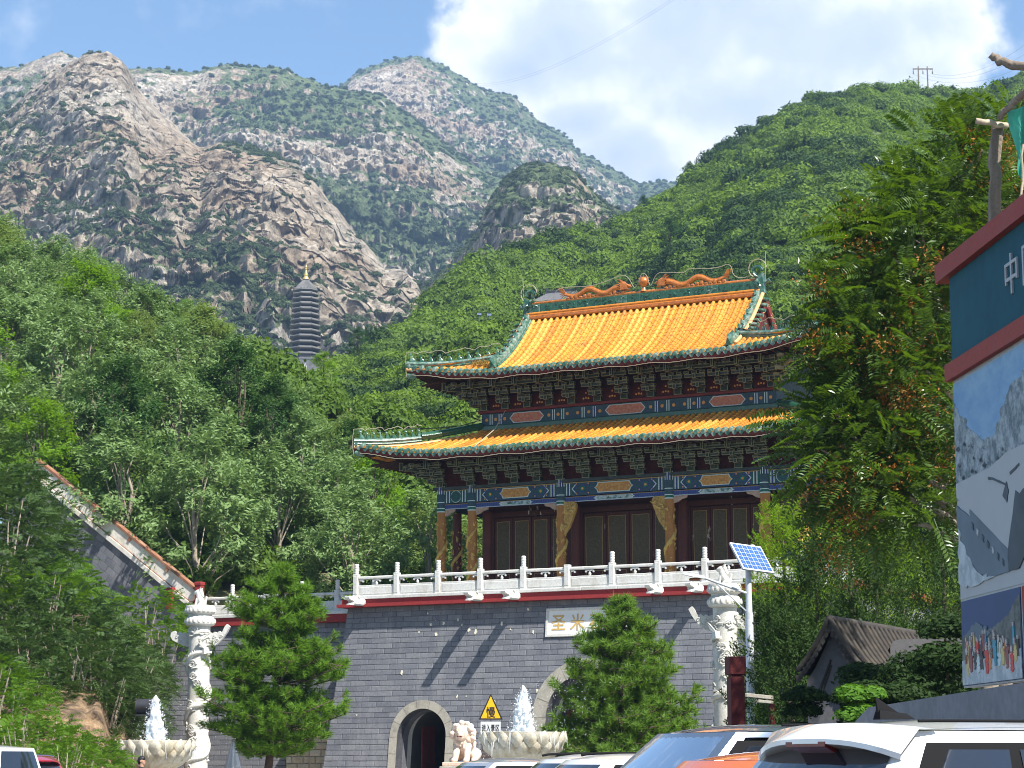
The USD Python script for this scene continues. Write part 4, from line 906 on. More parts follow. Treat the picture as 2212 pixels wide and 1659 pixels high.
for a, c in zip(ubx[:-1], ubx[1:]):
    m_ = (a + c) / 2
    for dx, dz in ((0, .42), (-.12, .18), (.12, .18), (0, .2)): S.append((circle(m_ + dx, 17.0 + dz, .045, 8), 'gold_dot', 1))
ub = obj('upper_board', MB().box(COLX[1] - .15, COLX[4] + .15, UY - .03, UY + .02, 16.92, 17.6), M('panel_red'), T); paint(ub, S, UY - .03)
# ---- upper beam with its pink cartouches
for k in range(1, 4):
    x0, x1 = COLX[k] - (.15 if k == 1 else 0), COLX[k + 1] + (.15 if k == 3 else 0)
    bm = obj('upper_beam', MB().box(x0, x1, UY - .08, UY + .1, 16.30, 16.84), M('paint_navy'), T); a, c = x0 + .1, x1 - .1
    z0, z1 = 16.34, 16.80; zc = (z0 + z1) / 2; w = c - a; cw = w * .19; mid = (a + c) / 2
    e = .2
    hexa = lambda g_: Polygon([(mid - cw - g_, zc), (mid - cw - g_ + e, zc + .2 + g_ * .7), (mid + cw + g_ - e, zc + .2 + g_ * .7), (mid + cw + g_, zc), (mid + cw + g_ - e, zc - .2 - g_ * .7), (mid - cw - g_ + e, zc - .2 - g_ * .7)])
    S = [(hexa(.035), 'paint_white', 1), (hexa(0), 'cartouche_pink', 2)]
    for sgn in (-1, 1):
        for q, xx in enumerate(np.linspace(mid + sgn * (cw + .28), mid + sgn * (w / 2 - .15), 5)):
            if q % 2: S += [(sbox(xx - .07, z0, xx - .035, z1), 'paint_white', 1), (sbox(xx + .035, z0, xx + .07, z1), 'paint_white', 1), (sbox(xx - .03, z0, xx + .03, z1), 'paint_blue' if q == 1 else 'paint_green', 1)]
            else: S += [(circle(xx, zc, .075, 10), 'gold_dot', 1)]
    paint(bm, S, UY - .08)
obj('upper_plate', MB().box(COLX[1] - .3, COLX[4] + .3, UY - .15, UY + .2, 16.86, 16.97), M('eave_red'), T)
obj('lower_ridge', MB().rbox(COLX[1] - .3, COLX[4] + .3, UY - .22, UY + .1, 16.05, 16.30, .04), M('glaze_green_dark'), T)
b = MB(); b.box(COLX[1] - .1, COLX[1], UY, 9.0, 16.0, 18.6); b.box(COLX[4], COLX[4] + .1, UY, 9.0, 16.0, 18.6); obj('upper_side_wall', b, M('paint_navy'), T)

# ---- roofs
def roof(part, ye, xl, xr, ze, rise, a1, a2, ytop, corner, flare, hipf, pitch=.302, gable=None, backY=None):
    """One sweep of glazed tiles. ye: eave line, xl/xr: side eaves, surface z = ze + a1 t + a2 t^2; hipf(x) -> y where the hip or ridge stops the row."""
    R = group_of(part, T)
    Lc = 4.6
    def k_of(x):
        e = min(x - (xl - flare), (xr + flare) - x); return max(0, 1 - e / Lc) ** 2
    def eave_y(x): return ye - flare * k_of(x)
    def Z(x, y):
        t = y - eave_y(x); return ze + a1 * t + a2 * t * t + rise * k_of(x) * max(0, 1 - max(t, 0) / 3.2) ** 1.5
    xs = np.arange(xl - flare + .12, xr + flare - .1, pitch)
    rr = np.random.default_rng(int(ze * 7))
    cols = ['glaze_yellow', 'glaze_yellow', 'glaze_yellow_b', 'glaze_yellow_c']
    for i, x in enumerate(xs):
        y0, y1 = eave_y(x), hipf(x)
        if y1 - y0 < .1: pass
        else:
            n = max(1, int(round((y1 - y0) / .27)))
            ys = np.linspace(y0, y1, n + 1); path, rad = [], []
            for k in range(n):
                for q, r0 in ((ys[k] + .002, .098), (ys[k + 1], .082)):
                    path.append([x, q, Z(x, q) + .02]); rad.append(r0)
            p = np.array(path); th = np.linspace(-.15, np.pi + .15, 7)
            tdir = np.gradient(p, axis=0); tdir /= np.linalg.norm(tdir, axis=1, keepdims=True) + 1e-9
            nrm = np.stack([0 * tdir[:, 0], -tdir[:, 2], tdir[:, 1]], 1)
            V = p[:, None] + np.array(rad)[:, None, None] * (np.cos(th)[None, :, None] * np.array([1.0, 0, 0]) + np.sin(th)[None, :, None] * nrm[:, None])
            obj('tile_row', MB().grid(V), M(cols[rr.integers(0, 4)]), R, smooth=40)
            # stepped pan tiles to the right of the row
            xm = x + pitch / 2; y1p = min(hipf(min(xm, xr)), y1 + .1)
            n2 = max(1, int(round((y1p - y0) / .20))); ys = np.linspace(y0, y1p, n2 + 1); m = MB()
            for k in range(n2):
                za, zb_ = Z(xm, ys[k]) + .012, Z(xm, ys[k + 1]) - .020
                w = pitch / 2 - .03
                v = [[xm - w, ys[k], za], [xm + w, ys[k], za], [xm + w, ys[k + 1], zb_], [xm - w, ys[k + 1], zb_], [xm - w, ys[k], za - .045], [xm + w, ys[k], za - .045]]
                m.add(v, [[0, 1, 2, 3], [4, 5, 1, 0]])
            obj('pan_tile_row', m, M(cols[rr.integers(0, 4)]), R)
        # glazed eave ends
        zz = Z(x, y0); c = np.array([x, y0 - .02, zz + .035]); th = np.linspace(0, 2 * np.pi, 13)[:-1]
        m = MB(); v = [[x + .105 * math.cos(t), y0 - .035, zz + .02 + .105 * math.sin(t)] for t in th] + [[x + .10 * math.cos(t), y0 + .20, zz + .10 + .10 * math.sin(t)] for t in th]
        v += [[x + .075 * math.cos(t), y0 - .045, zz + .02 + .075 * math.sin(t)] for t in th]
        m.hull(v); obj('round_eave_tile', m, M('glaze_green' if rr.random() < .55 else 'glaze_green_glints'), R)
        xm = x + pitch / 2
        if xm < xr + flare - .1:
            y0 = eave_y(xm); zz = Z(xm, y0)
            m = MB().prism(Polygon([(xm - .12, zz - .01), (xm + .12, zz - .01), (xm + .125, zz - .07), (xm + .06, zz - .16), (xm, zz - .20), (xm - .06, zz - .16), (xm - .125, zz - .07)]), 0, .03, front_frame(y0 + .03))
            obj('drip_tile', m, M('glaze_green_glints' if rr.random() < .6 else 'glaze_green'), R)
    # bed under the tiles, boards and rafters below
    X = np.linspace(xl - flare, xr + flare, 60); bed, low = [], []
    for x in X:
        y0, y1 = eave_y(x), max(hipf(x), eave_y(x) + .05)
        bed.append([[x, y, Z(x, y) - .05] for y in np.linspace(y0 + .03, y1, 10)])
    obj('tile_bed', MB().grid(np.array(bed)), M('glaze_yellow_b'), R, smooth=True)
    F = MB()
    P1 = np.array([[[x, eave_y(x) + .05, Z(x, eave_y(x)) - .07], [x, eave_y(x) + .08, Z(x, eave_y(x)) - .26], [x, eave_y(x) + .16, Z(x, eave_y(x)) - .26]] for x in X])
    F.grid(P1); obj('fascia', F, M('eave_red'), R)
    wallY = (CY if part == 'lower_roof' else UY)
    wz = (15.2 if part == 'lower_roof' else 18.9)
    zl = lambda x, y: (Z(x, eave_y(x)) - .27) * (1 - (y - eave_y(x)) / (wallY - eave_y(x))) + wz * (y - eave_y(x)) / (wallY - eave_y(x))
    sof = np.array([[[x, y, zl(x, y)] for y in np.linspace(eave_y(x) + .06, wallY + .05, 6)] for x in X])
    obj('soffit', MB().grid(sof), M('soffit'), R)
    ra, re, fa, fe = MB(), MB(), MB(), MB()
    for x in np.arange(xl + .1, xr, .36):
        y0 = eave_y(x); ya = y0 + .62
        xin = np.clip(x, COLX[0] - .2 if part == 'lower_roof' else COLX[1], COLX[-1] + .2 if part == 'lower_roof' else COLX[4]); xin = x * .35 + xin * .65
        za = zl(x, ya) - .09
        ra.tube([[x, ya, za], [xin, wallY - .1, wz - .12]], .055, 7)
        re.tube([[x, ya - .012, za - .002], [x, ya, za]], .057, 8)
        fa.box(x - .045, x + .045, y0 + .12, y0 + .9, zl(x, y0 + .3) - .10, zl(x, y0 + .3) - .02); fe.box(x - .032, x + .032, y0 + .112, y0 + .12, zl(x, y0 + .3) - .09, zl(x, y0 + .3) - .03)
    obj('rafters', ra, M('soffit'), R, kind='stuff'); obj('rafter_ends', re, M('rafter_end'), R, kind='stuff'); obj('flying_rafters', fa, M('soffit'), R, kind='stuff'); obj('flying_rafter_ends', fe, M('bracket_blue'), R, kind='stuff')
    w = MB(); w.tube([[x, eave_y(x) - .0, Z(x, eave_y(x)) - .30 + .03 * math.sin(x * 3)] for x in np.linspace(xl, xr, 60)], .010, 4); obj('eave_wire', w, M('wire_pale'), R)
    obj('purlin', MB().tube([[max(xl + 1.0, 0), wallY - 1.28, wz - .42], [xr - 1.0, wallY - 1.28, wz - .42]], .10, 8), M('soffit'), R)
    return R, eave_y, Z, k_of
# lower roof
LX0, LX1 = -.1, 2 * XC + .1
lcx = LX0 - .3
lhip = lambda x: min(4.05, max(.30, .25 + (x - lcx) * (4.05 - .25) / (3.95 - lcx)), max(.30, .25 + (2 * XC - x - lcx) * (4.05 - .25) / (3.95 - lcx)))
RL, ley, LZ, lk = roof('lower_roof', .55, LX0, LX1, 14.72, .55, .26, .034, 4.05, None, .32, lhip)
# upper roof
UX0, UX1 = 1.68, 2 * XC - 1.68
ucx = UX0 - .3; GX = 5.42
def uhip(x):
    x = min(x, 2 * XC - x)
    if x >= GX - .02: return YR - .12
    return max(1.75, 1.70 + (x - ucx) * (3.25 - 1.70) / (GX - ucx))
RU, uey, UZ, uk = roof('upper_roof', 2.0, UX0, UX1, 18.33, .50, .42, .100, YR, None, .30, uhip)
# side and rear slopes (plain glazed sheets seen only from aside)
def side_slope(part, xo, xi, y0, y1, zo, zi, rise, sgn):
    P = []
    for u in np.linspace(0, 1, 14):
        y = y0 + (y1 - y0) * u; e = min(u, 1 - u) * (y1 - y0); kk = max(0, 1 - e / 3.5) ** 2
        P.append([[xo + sgn * .16 + (xi - xo - sgn * .16) * t - sgn * .12 * kk * (1 - t), np.clip(y, y0 + (3.2 - 1.7) * t if part is RU else y0 + (y1 - y0) * .02, y1), zo + (zi - zo) * (.75 * t + .25 * t * t) + rise * kk * (1 - t) ** 1.5 - .03] for t in np.linspace(0, 1, 8)])
    obj('side_slope', MB().grid(np.array(P)), M('glaze_yellow'), part, smooth=True)
side_slope(RU, UX0, GX, 1.7, 9.9, 18.33, 19.5, .5, 1); side_slope(RU, UX1, 2 * XC - GX, 1.7, 9.9, 18.33, 19.5, .5, -1)
P = np.array([[[x, 2 * YR - y, UZ(x, y) - .03] for y in np.linspace(2.0, YR - .05, 10)] for x in np.linspace(GX, 2 * XC - GX, 12)]); obj('rear_slope', MB().grid(P), M('glaze_yellow'), RU, smooth=True)
P = np.array([[[x, 2 * YR - y, LZ(x, y) - .03] for y in np.linspace(.6, 4.05, 8)] for x in np.linspace(LX0, LX1, 20)]); obj('rear_slope', MB().grid(P), M('glaze_yellow'), RL, smooth=True)
for sx in (LX0, LX1):
    xi = 3.95 if sx == LX0 else 2 * XC - 3.95
    P = np.array([[[sx + (xi - sx) * (.09 + .91 * t), np.clip(y, .6 + 3.5 * t, 11.0 - 3.5 * t), 14.72 + 1.4 * t - .03] for t in np.linspace(0, 1, 6)] for y in np.linspace(.6, 11.0, 14)]); obj('side_slope', MB().grid(P), M('glaze_yellow'), RL, smooth=True)

def side_soffit(part, xo, xw, y0, y1, yw0, yw1, ze, wz, sgn, rise):
    P, F = [], []
    for u in np.linspace(0, 1, 16):
        e = min(u, 1 - u) * (y1 - y0); kk = max(0, 1 - e / 4.0) ** 2; xx = xo - sgn * .3 * kk
        P.append([[xx + sgn * .10 + (xw - xx) * t, (y0 + (y1 - y0) * u) * (1 - t) + (yw0 + (yw1 - yw0) * u) * t, (ze - .27 + rise * kk) * (1 - t) + wz * t] for t in np.linspace(0, 1, 6)])
        F.append([[xx + sgn * .04, y0 + (y1 - y0) * u, ze - .05 + rise * kk], [xx + sgn * .06, y0 + (y1 - y0) * u, ze - .26 + rise * kk]])
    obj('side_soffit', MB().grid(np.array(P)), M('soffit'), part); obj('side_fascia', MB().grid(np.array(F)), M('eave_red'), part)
    r_ = MB()
    for u in np.linspace(.04, .96, int((y1 - y0) / .38)):
        y = y0 + (y1 - y0) * u; yw = yw0 + (yw1 - yw0) * u; r_.tube([[xo + sgn * .3, y, ze - .36], [xw, yw, wz - .12]], .055, 6)
    obj('side_rafters', r_, M('soffit'), part, kind='stuff')
side_soffit(RU, UX0, COLX[1], 1.75, 9.85, UY, 8.5, 18.33, 18.9, 1, .5); side_soffit(RU, UX1, COLX[4], 1.75, 9.85, UY, 8.5, 18.33, 18.9, -1, .5)
side_soffit(RL, LX0, COLX[0], .35, 11.2, CY, 8.7, 14.72, 15.2, 1, .55); side_soffit(RL, LX1, COLX[-1], .35, 11.2, CY, 8.7, 14.72, 15.2, -1, .55)

# ---- hips with their rows of small figures
def figure(kind=0):
    m = MB()
    m.hull([[-.09, -.05, 0], [.10, -.05, 0], [-.09, .05, 0], [.10, .05, 0], [.06, 0, .14], [-.03, .04, .17], [-.03, -.04, .17]])      # haunches
    m.hull([[-.05, -.045, .05], [.01, -.04, .10], [-.05, .045, .05], [-.07, .035, .24], [-.07, -.035, .24], [.0, 0, .24]])            # chest
    m.hull([[-.14, -.03, .26], [-.14, .03, .26], [-.02, -.045, .25], [-.02, .045, .25], [-.03, 0, .36], [-.10, .03, .33], [-.10, -.03, .33], [-.15, 0, .29]])  # head
    m.tube([[-.085, -.035, 0], [-.075, -.035, .14]], .018, 5); m.tube([[-.085, .035, 0], [-.075, .035, .14]], .018, 5)
    m.tube([[.09, 0, .03], [.14, 0, .12], [.11, 0, .22]], [.025, .022, .008], 5)
    for s_ in (-1, 1): m.hull([[-.04, s_ * .03, .33], [-.02, s_ * .045, .33], [-.03, s_ * .035, .40], [-.05, s_ * .04, .33]])
    return m
fig = figure()
def hip(p0, p1, sag, n_fig, part, upto=1.0, first=.06, flip=False, zoff=.10):
    p0, p1 = np.array(p0, float), np.array(p1, float)
    t = np.linspace(0, 1, 22); c = p0 + (p1 - p0) * t[:, None]; c[:, 2] -= sag * np.sin(np.pi * t) ** 1.0 * (1 - .35 * t)
    h = obj('hip_ridge', MB().tube(c[: int(22 * upto)] + [0, 0, zoff], .105, 8), M('glaze_green_glints'), part, smooth=45)
    obj('hip_course', MB().tube(c[: int(22 * upto)] + [0, 0, zoff - .13], .085, 8), M('glaze_green'), h, smooth=45)
    obj('hip_course', MB().tube(c + [0, 0, zoff - .26], .08, 8), M('glaze_tan'), h, smooth=45)
    if upto < 1: obj('hip_ridge', MB().tube(c[int(22 * upto) - 1:] + [0, 0, zoff + .06], .16, 8), M('glaze_green_dark'), part, smooth=45)  # darker glaze here paints the shade of the upper eave
    d = (p1 - p0)[:2]; ang = math.atan2(d[1], d[0]); out = []
    for k in range(n_fig):
        u = first + (upto - .05 - first) * k / max(1, n_fig - 1)
        q = np.array([np.interp(u, t, c[:, i]) for i in range(3)]) + [0, 0, zoff + .09]
        s_ = 1.25 if k == 0 else 1.0
        obj('ridge_figure', fig.moved(rotz(ang), q, .92 * s_), M('glaze_green_dark' if k % 3 else 'glaze_green'), h, smooth=45); out.append(q)
    # light cable looping over the figures
    w = [np.array(p0) + [0, 0, -.5], np.array(p0) + [-.06, -.03, .0]] + [np.array(p0) + [-.02, 0, .62]]
    for k in range(n_fig - 1):
        w += [out[k] + [.05, 0, .44 + .05 * (k % 2)], (out[k] + out[k + 1]) / 2 + [0, 0, .36 + .08 * ((k * 7) % 3)]]
    w += [out[-1] + [.1, 0, .45]]
    obj('light_cable', MB().tube(np.array(w), .013, 5), M('wire_pale'), h, smooth=True)
    # beast head at the end of the hip beam
    b_ = np.array(p0) + [.14, .12, -.42]; obj('hip_end_beast', MB().hull(np.array([[-.16, -.1, 0], [-.16, .1, 0], [-.12, 0, -.14], [.25, -.1, .1], [.25, .1, .1], [.25, 0, -.16], [-.05, 0, .14]]) @ rotz(ang).T + b_), M('glaze_green'), h)
hip((ucx + .02, 1.72, 18.86), (GX, 3.25, UZ(GX, 3.25) + .12), .16, 10, RU)
hip((2 * XC - ucx - .02, 1.72, 18.86), (2 * XC - GX, 3.25, UZ(GX, 3.25) + .12), .16, 10, RU)
hip((lcx + .02, .24, 15.34), (3.95, 4.05, 16.14), .22, 10, RL, .56)
hip((2 * XC - lcx - .02, .24, 15.06), (2 * XC - 3.95, 4.05, 16.14), .22, 10, RL, .56)

# ---- main ridge
RZ0 = UZ(11, YR) - .02
def ridge_box(y0, y1, z0, z1, mat, name, r=.05): return obj(name, MB().rbox(GX - .1, 2 * XC - GX + .1, y0, y1, z0, z1, r), M(mat), RU)
ridge_box(YR - .26, YR + .26, RZ0 - .10, RZ0 + .10, 'glaze_orange', 'ridge_course'); ridge_box(YR - .20, YR + .2, RZ0 + .10, RZ0 + .24, 'glaze_yellow_b', 'ridge_course')
npn = 18; w = (2 * XC - 2 * GX) / npn; rrel = np.random.default_rng(2)
for k in range(npn):
    m = MB(); x0 = GX + k * w; m.rbox(x0 + .012, x0 + w - .012, YR - .15, YR + .15, RZ0 + .24, RZ0 + .60, .012)
    for j in range(7):
        c = np.array([x0 + rrel.uniform(.1, w - .1), YR - .15, RZ0 + rrel.uniform(.3, .54)]); m.hull(c + rrel.normal(0, .04, (8, 3)) * [1.3, .6, .9])
    obj('ridge_tile', m, M('glaze_green_dark' if k % 7 else 'glaze_green'), RU)
b = MB(); b.box(GX, 2 * XC - GX, YR - .13, YR + .13, RZ0 + .24, RZ0 + .598); obj('ridge_core', b, M('glaze_green_glints'), RU)
obj('ridge_cap', MB().tube([[GX - .1, YR, RZ0 + .66], [2 * XC - GX + .1, YR, RZ0 + .66]], .085, 8), M('glaze_orange'), RU, smooth=True)
ZD = RZ0 + .72
def dragon(xh, xt):
    """a dragon of glazed tile: coiling body, horned head at xh, fish tail at xt"""
    s_ = np.linspace(0, 1, 60); x = xh + (xt - xh) * s_
    z = ZD + .20 + .15 * np.sin(s_ * 2 * np.pi * 1.9 + .9) * (.5 + .5 * np.sin(np.pi * s_))
    m = MB(); r = np.interp(s_, [0, .1, .5, .85, 1], [.09, .12, .12, .085, .05]); c = np.stack([x, np.full(60, YR), z], 1)
    m.tube(c, r, 9)
    sg = np.sign(xt - xh)
    for k in range(2, 58): m.hull([c[k] + [-.04, -.02, r[k] * .9], c[k] + [.04, -.02, r[k] * .9], c[k] + [0, .03, r[k] * .9], c[k] + [sg * .03, 0, r[k] + .055]])   # back fins
    h = np.array([xh, YR, ZD + .27])
    m.hull(h + np.array([[-.20, -.12, -.12], [.16, -.12, -.15], [-.20, .12, -.12], [.16, .12, -.15], [-.16, -.12, .12], [.14, -.13, .18], [-.16, .12, .12], [.14, .13, .18], [0, 0, .26]]) * [-sg if False else sg, 1, 1])
    m.hull(h + np.array([[-.34, -.09, -.02], [-.34, .09, -.02], [-.30, 0, .10], [-.15, -.11, .08], [-.15, .11, .08], [-.15, 0, -.08]]) * [sg, 1, 1])
    m.hull(h + np.array([[-.30, -.08, -.17], [-.30, .08, -.17], [-.1, -.1, -.1], [-.1, .1, -.1], [-.12, 0, -.22]]) * [sg, 1, 1])
    for q in (-1, 1):
        m.tube(h + np.array([[.05, q * .09, .18], [.14, q * .12, .30], [.26, q * .12, .34]]) * [sg, 1, 1], [.035, .025, .01], 5)
        for k in range(5): m.hull(h + np.array([[.12, q * .1, -.15 + .09 * k], [.16, q * .13, -.12 + .09 * k], [.30, q * .12, -.08 + .11 * k], [.12, q * .06, -.06 + .09 * k]]) * [sg, 1, 1])
    t_ = np.array([xt, YR, z[-1]])
    for k in range(6): m.hull(t_ + np.array([[-.1, -.03, 0], [-.1, .03, .02], [.22 + .03 * k, 0, -.20 + .11 * k], [.12, -.04, -.12 + .09 * k], [.12, .04, -.12 + .09 * k]]) * [sg, 1, 1])
    for k in range(14): m.rbox(min(xh, xt) + .1 + k * abs(xt - xh) / 14, min(xh, xt) + .1 + (k + .8) * abs(xt - xh) / 14, YR - .09, YR + .09, ZD - .03, ZD + .07 + .05 * (k % 3), .03)
    return m
obj('ridge_dragon', dragon(10.15, 7.2), M('glaze_orange'), RU, smooth=45); obj('ridge_dragon', dragon(12.0, 14.95), M('glaze_orange'), RU, smooth=45)
m = MB(); m.lathe([(.16, 0), (.10, .10), (.07, .2), (.14, .26), (.22, .40), (.22, .50), (.15, .62), (.001, .68)], 12, (11.1, YR, ZD - .03))
for a in np.linspace(0, 6.28, 12, endpoint=False): m.hull(np.array([11.1 + .2 * math.cos(a), YR, ZD + .44 + .2 * math.sin(a)]) + np.array([[-.05, -.03, 0], [.05, -.03, 0], [0, .03, .05], [.1 * math.cos(a), 0, .1 * math.sin(a)], [0, 0, -.05]]))
obj('ridge_pearl', m, M('glaze_orange'), RU, smooth=45)
w = [[GX + .2, YR - .05, ZD + .1]]
for x, z in ((6.6, .12), (7.0, .5), (8.3, .48), (9.2, .58), (10.0, .78), (10.4, .62), (10.7, .18), (10.95, .62), (11.1, .78), (11.3, .6), (11.45, .2), (11.7, .6), (12.1, .72), (13.0, .62), (13.4, .74), (14.5, .66), (15.2, .72), (15.45, .2), (16.3, .16)): w.append([x, YR - .06, ZD + z])
from scipy.interpolate import make_interp_spline
w = np.array(w); ws = make_interp_spline(np.linspace(0, 1, len(w)), w, 2)(np.linspace(0, 1, 90)); obj('light_cable', MB().tube(ws, .013, 5), M('wire_pale'), RU, smooth=True)
# curled end ornaments
def chiwen(x, sgn):
    m = MB(); th = np.linspace(0, 4.6, 26); r0 = .26 * np.exp(-th / 5.5)
    cx, cz = x + sgn * .08, RZ0 + 1.05
    m.tube(np.stack([cx - sgn * r0 * np.cos(th), np.full(26, YR), cz + r0 * np.sin(th)], 1), np.linspace(.10, .05, 26), 7)
    m.hull([[x - sgn * .30, YR - .16, RZ0 + .05], [x + sgn * .22, YR - .16, RZ0 + .05], [x - sgn * .30, YR + .16, RZ0 + .05], [x + sgn * .22, YR + .16, RZ0 + .05], [x - sgn * .22, YR - .12, RZ0 + .95], [x + sgn * .1, YR - .12, RZ0 + .8], [x - sgn * .22, YR + .12, RZ0 + .95], [x + sgn * .1, YR + .12, RZ0 + .8]])
    for k in range(10): m.hull(np.array([x + rrel.uniform(-.25, .2), YR - .16, RZ0 + rrel.uniform(.1, .85)]) + rrel.normal(0, .06, (8, 3)))
    m.tube([[x - sgn * .3, YR, RZ0 + .5], [x - sgn * .5, YR, RZ0 + .62]], [.07, .09], 7)
    return m
for x, sgn in ((GX + .02, -1), (2 * XC - GX - .02, 1)):
    obj('ridge_end_ornament', chiwen(x, -sgn), M('glaze_green'), RU, smooth=45)
    th = np.linspace(0, 5.6, 30); obj('light_cable', MB().tube(np.stack([x + .40 * np.cos(th), np.full(30, YR - .1), RZ0 + 1.15 + .40 * np.sin(th)], 1), .02, 5), M('wire_pale'), RU)
    obj('lightning_rod', MB().tube([[x + sgn * .3, YR, RZ0 + .4], [x + sgn * .35, YR, RZ0 + 1.9]], .012, 5), M('wire_pale'), RU)
# descending ridges along the gables, their fringe of tiles and the gable board
for sgn, gx in ((-1, GX), (1, 2 * XC - GX)):
    ys = np.linspace(2.45, YR - .1, 26); c = np.array([[gx, y, UZ(GX, y)] for y in ys])
    P = []
    for w_, h_ in ((-.12, .0), (-.12, .26), (-.07, .36), (.07, .36), (.12, .26), (.12, .0)): P.append(c + [w_, 0, h_])
    rg = obj('gable_ridge', MB().grid(np.array(P).transpose(1, 0, 2)), M('glaze_green_glints'), RU, smooth=30)
    obj('gable_course', MB().tube(c + [sgn * .20, 0, .12], .085, 7), M('glaze_tan'), rg, smooth=True)
    obj('gable_course', MB().tube(c + [-.17 * sgn, 0, .08], .06, 7), M('glaze_green'), rg, smooth=True)
    for k in range(11):
        y = 2.9 + k * .265; z = UZ(GX, y); s_ = math.atan2(UZ(GX, y + .1) - UZ(GX, y - .1), .2)
        m = MB().tube([[gx + sgn * .22, y, z + .02], [gx + sgn * .58, y - .02, z - .06]], .075, 8); obj('gable_tile', m, M('glaze_green_glints' if k % 2 else 'glaze_green'), rg, smooth=40)
    for k in range(9):   # leaf crest along the back of the ridge
        y = 2.8 + k * .33; z = UZ(GX, y) + .3; obj('ridge_crest', MB().hull(np.array([gx - sgn * .0, y, z]) + np.array([[-.04, -.12, 0], [.04, .12, 0], [-.04, .12, .02], [.03, -.12, .02], [-.10, .05, .26], [0, .0, .2], [-.16, .12, .12]])), M('glaze_green'), rg)
    hb = np.array([gx, 2.42, UZ(GX, 2.45) + .25]); obj('ridge_foot_beast', MB().hull(hb + np.array([[-.14, -.2, -.25], [.14, -.2, -.25], [-.14, .25, -.2], [.14, .25, -.2], [-.1, -.15, .2], [.1, -.15, .2], [0, -.38, .05], [0, .1, .38]])).hull(hb + np.array([[-.03, .05, .3], [.03, .05, .3], [0, .25, .55], [0, .15, .25]])), M('glaze_green'), rg)
    yy = np.linspace(2.9, 2 * YR - 2.9, 30); pf = Polygon([(y, UZ(GX, min(y, 2 * YR - y)) - .16) for y in yy] + [(2 * YR - 2.9, 19.05), (2.9, 19.05)])
    obj('gable_wall', MB().prism(pf, -.05, .05, (np.array([gx + sgn * .15, 0, 0]), np.array([0, 1.0, 0]), np.array([0, 0, 1.0]), np.array([sgn, 0, 0]))), M('panel_red'), RU)
    bd = MB()
    for y in yy:
        pass
    top = [(y, UZ(GX, min(y, 2 * YR - y)) - .12) for y in yy]; bot = [(y, z - .42) for y, z in top][::-1]
    obj('barge_board', MB().prism(Polygon(top + bot).buffer(0), .03, .12, (np.array([gx + sgn * .25, 0, 0]), np.array([0, 1.0, 0]), np.array([0, 0, 1.0]), np.array([sgn, 0, 0]))), M('eave_red'), RU)
    sd = MB()
    for y in np.linspace(3.1, 2 * YR - 3.1, 16):
        z = UZ(GX, min(y, 2 * YR - y)) - .34
        for dy, dz in ((0, 0), (.08, .08), (-.08, .08), (0, .14)): sd.hull(np.array([gx + sgn * .37, y + dy, z + dz]) + rrel.normal(0, .03, (8, 3)))
    obj('gilt_stud', sd, M('gilt'), RU, kind='stuff')
# weeds rooted in the roof by the left hip, and the down wire
leaf('dry_grass', (0.30, 0.20, 0.05), (0.42, 0.33, 0.10), trans=.3)
rg_ = np.random.default_rng(4); n = 260; p = np.stack([rg_.normal(4.7, .28, n), rg_.normal(2.55, .12, n), np.zeros(n)], 1); p[:, 2] = [UZ(a, b_) + abs(rg_.normal(.12, .12)) for a, b_, _ in p]
v, f = leaf_quads(rg_, p, rg_.normal(0, 1, (n, 3)), rg_.uniform(.12, .3, n), .18, along=rg_.normal(0, .5, (n, 3)) + [0, 0, 1]); o_ = obj('roof_weeds', (v, f), M('dry_grass'), None)
tm_ = UsdGeom.Xformable(o_); tm_.AddTranslateOp().Set(Gf.Vec3d(*O3)); tm_.AddRotateZOp().Set(RZ); tag(o_, 'dry grass tuft rooted on the upper temple roof by its left hip', 'grass tuft')
obj('down_wire', MB().tube([[5.2, 3.9, 16.9], [5.25, 2.8, 15.9], [5.22, .7, 14.75]], .02, 5), M('wire_pale'), RL)
obj('black_cable', MB().tube([[4.2, 3.9, 16.6], [3.0, 3.8, 16.35], [1.9, 3.0, 16.2], [1.2, 2.0, 16.1]], .02, 5), M('wire_black'), RL)
# ------------------------------------------------------------------ pagoda, pavilion and power line on the far slopes
def proj(P):
    q = np.asarray(P, float) - [0, 0, EYE]; y = q[..., 1] * CP + q[..., 2] * SP; z = -q[..., 1] * SP + q[..., 2] * CP
    return np.stack([(512 + FPX * q[..., 0] / y) * W0 / 1024, (384 - FPX * z / y) * W0 / 1024], -1)
_hp = proj(HP[:, :171])
def on_hill(px, py):
    d = ((_hp - [px, py]) ** 2).sum(-1); return HP[:, :171][np.unravel_index(np.argmin(d), d.shape)].copy()
weathered('pagoda_tile', (0.13, 0.13, 0.13), (0.11, 0.11, 0.11), 0.5, .6, .8)
weathered('pagoda_body', (0.04, 0.042, 0.055), (0.05, 0.05, 0.06), 0.5, .5, .8)
weathered('pagoda_base', (0.12, 0.125, 0.14), (0.11, 0.11, 0.12), 0.4, .5, .85)
plain('spire_gold', (0.62, 0.44, 0.14), 0.35, 0.1, 3, metal=.5)
PD = 520.0; pk = 2.16 * FPX / PD
pb = at(656, 900, PD); pz = lambda y: at(656, y, PD)[2] - pb[2]
pg = thing('pagoda', 'tall dark thirteen-tiered pagoda with gold spire below the cliffs', 'pagoda', pb)
off = math.radians(-14.5)
def octa(r): return [(r * math.sin(off + k * math.pi / 4), -r * math.cos(off + k * math.pi / 4)) for k in range(8)]
def octa_loft(m, prof):
    P = np.array([[[*p, z] for p in octa(r)] + [[*octa(r)[0], z]] for r, z in prof]); m.grid(P)
ey = np.interp(np.arange(13), [0, 12], [0, 12])
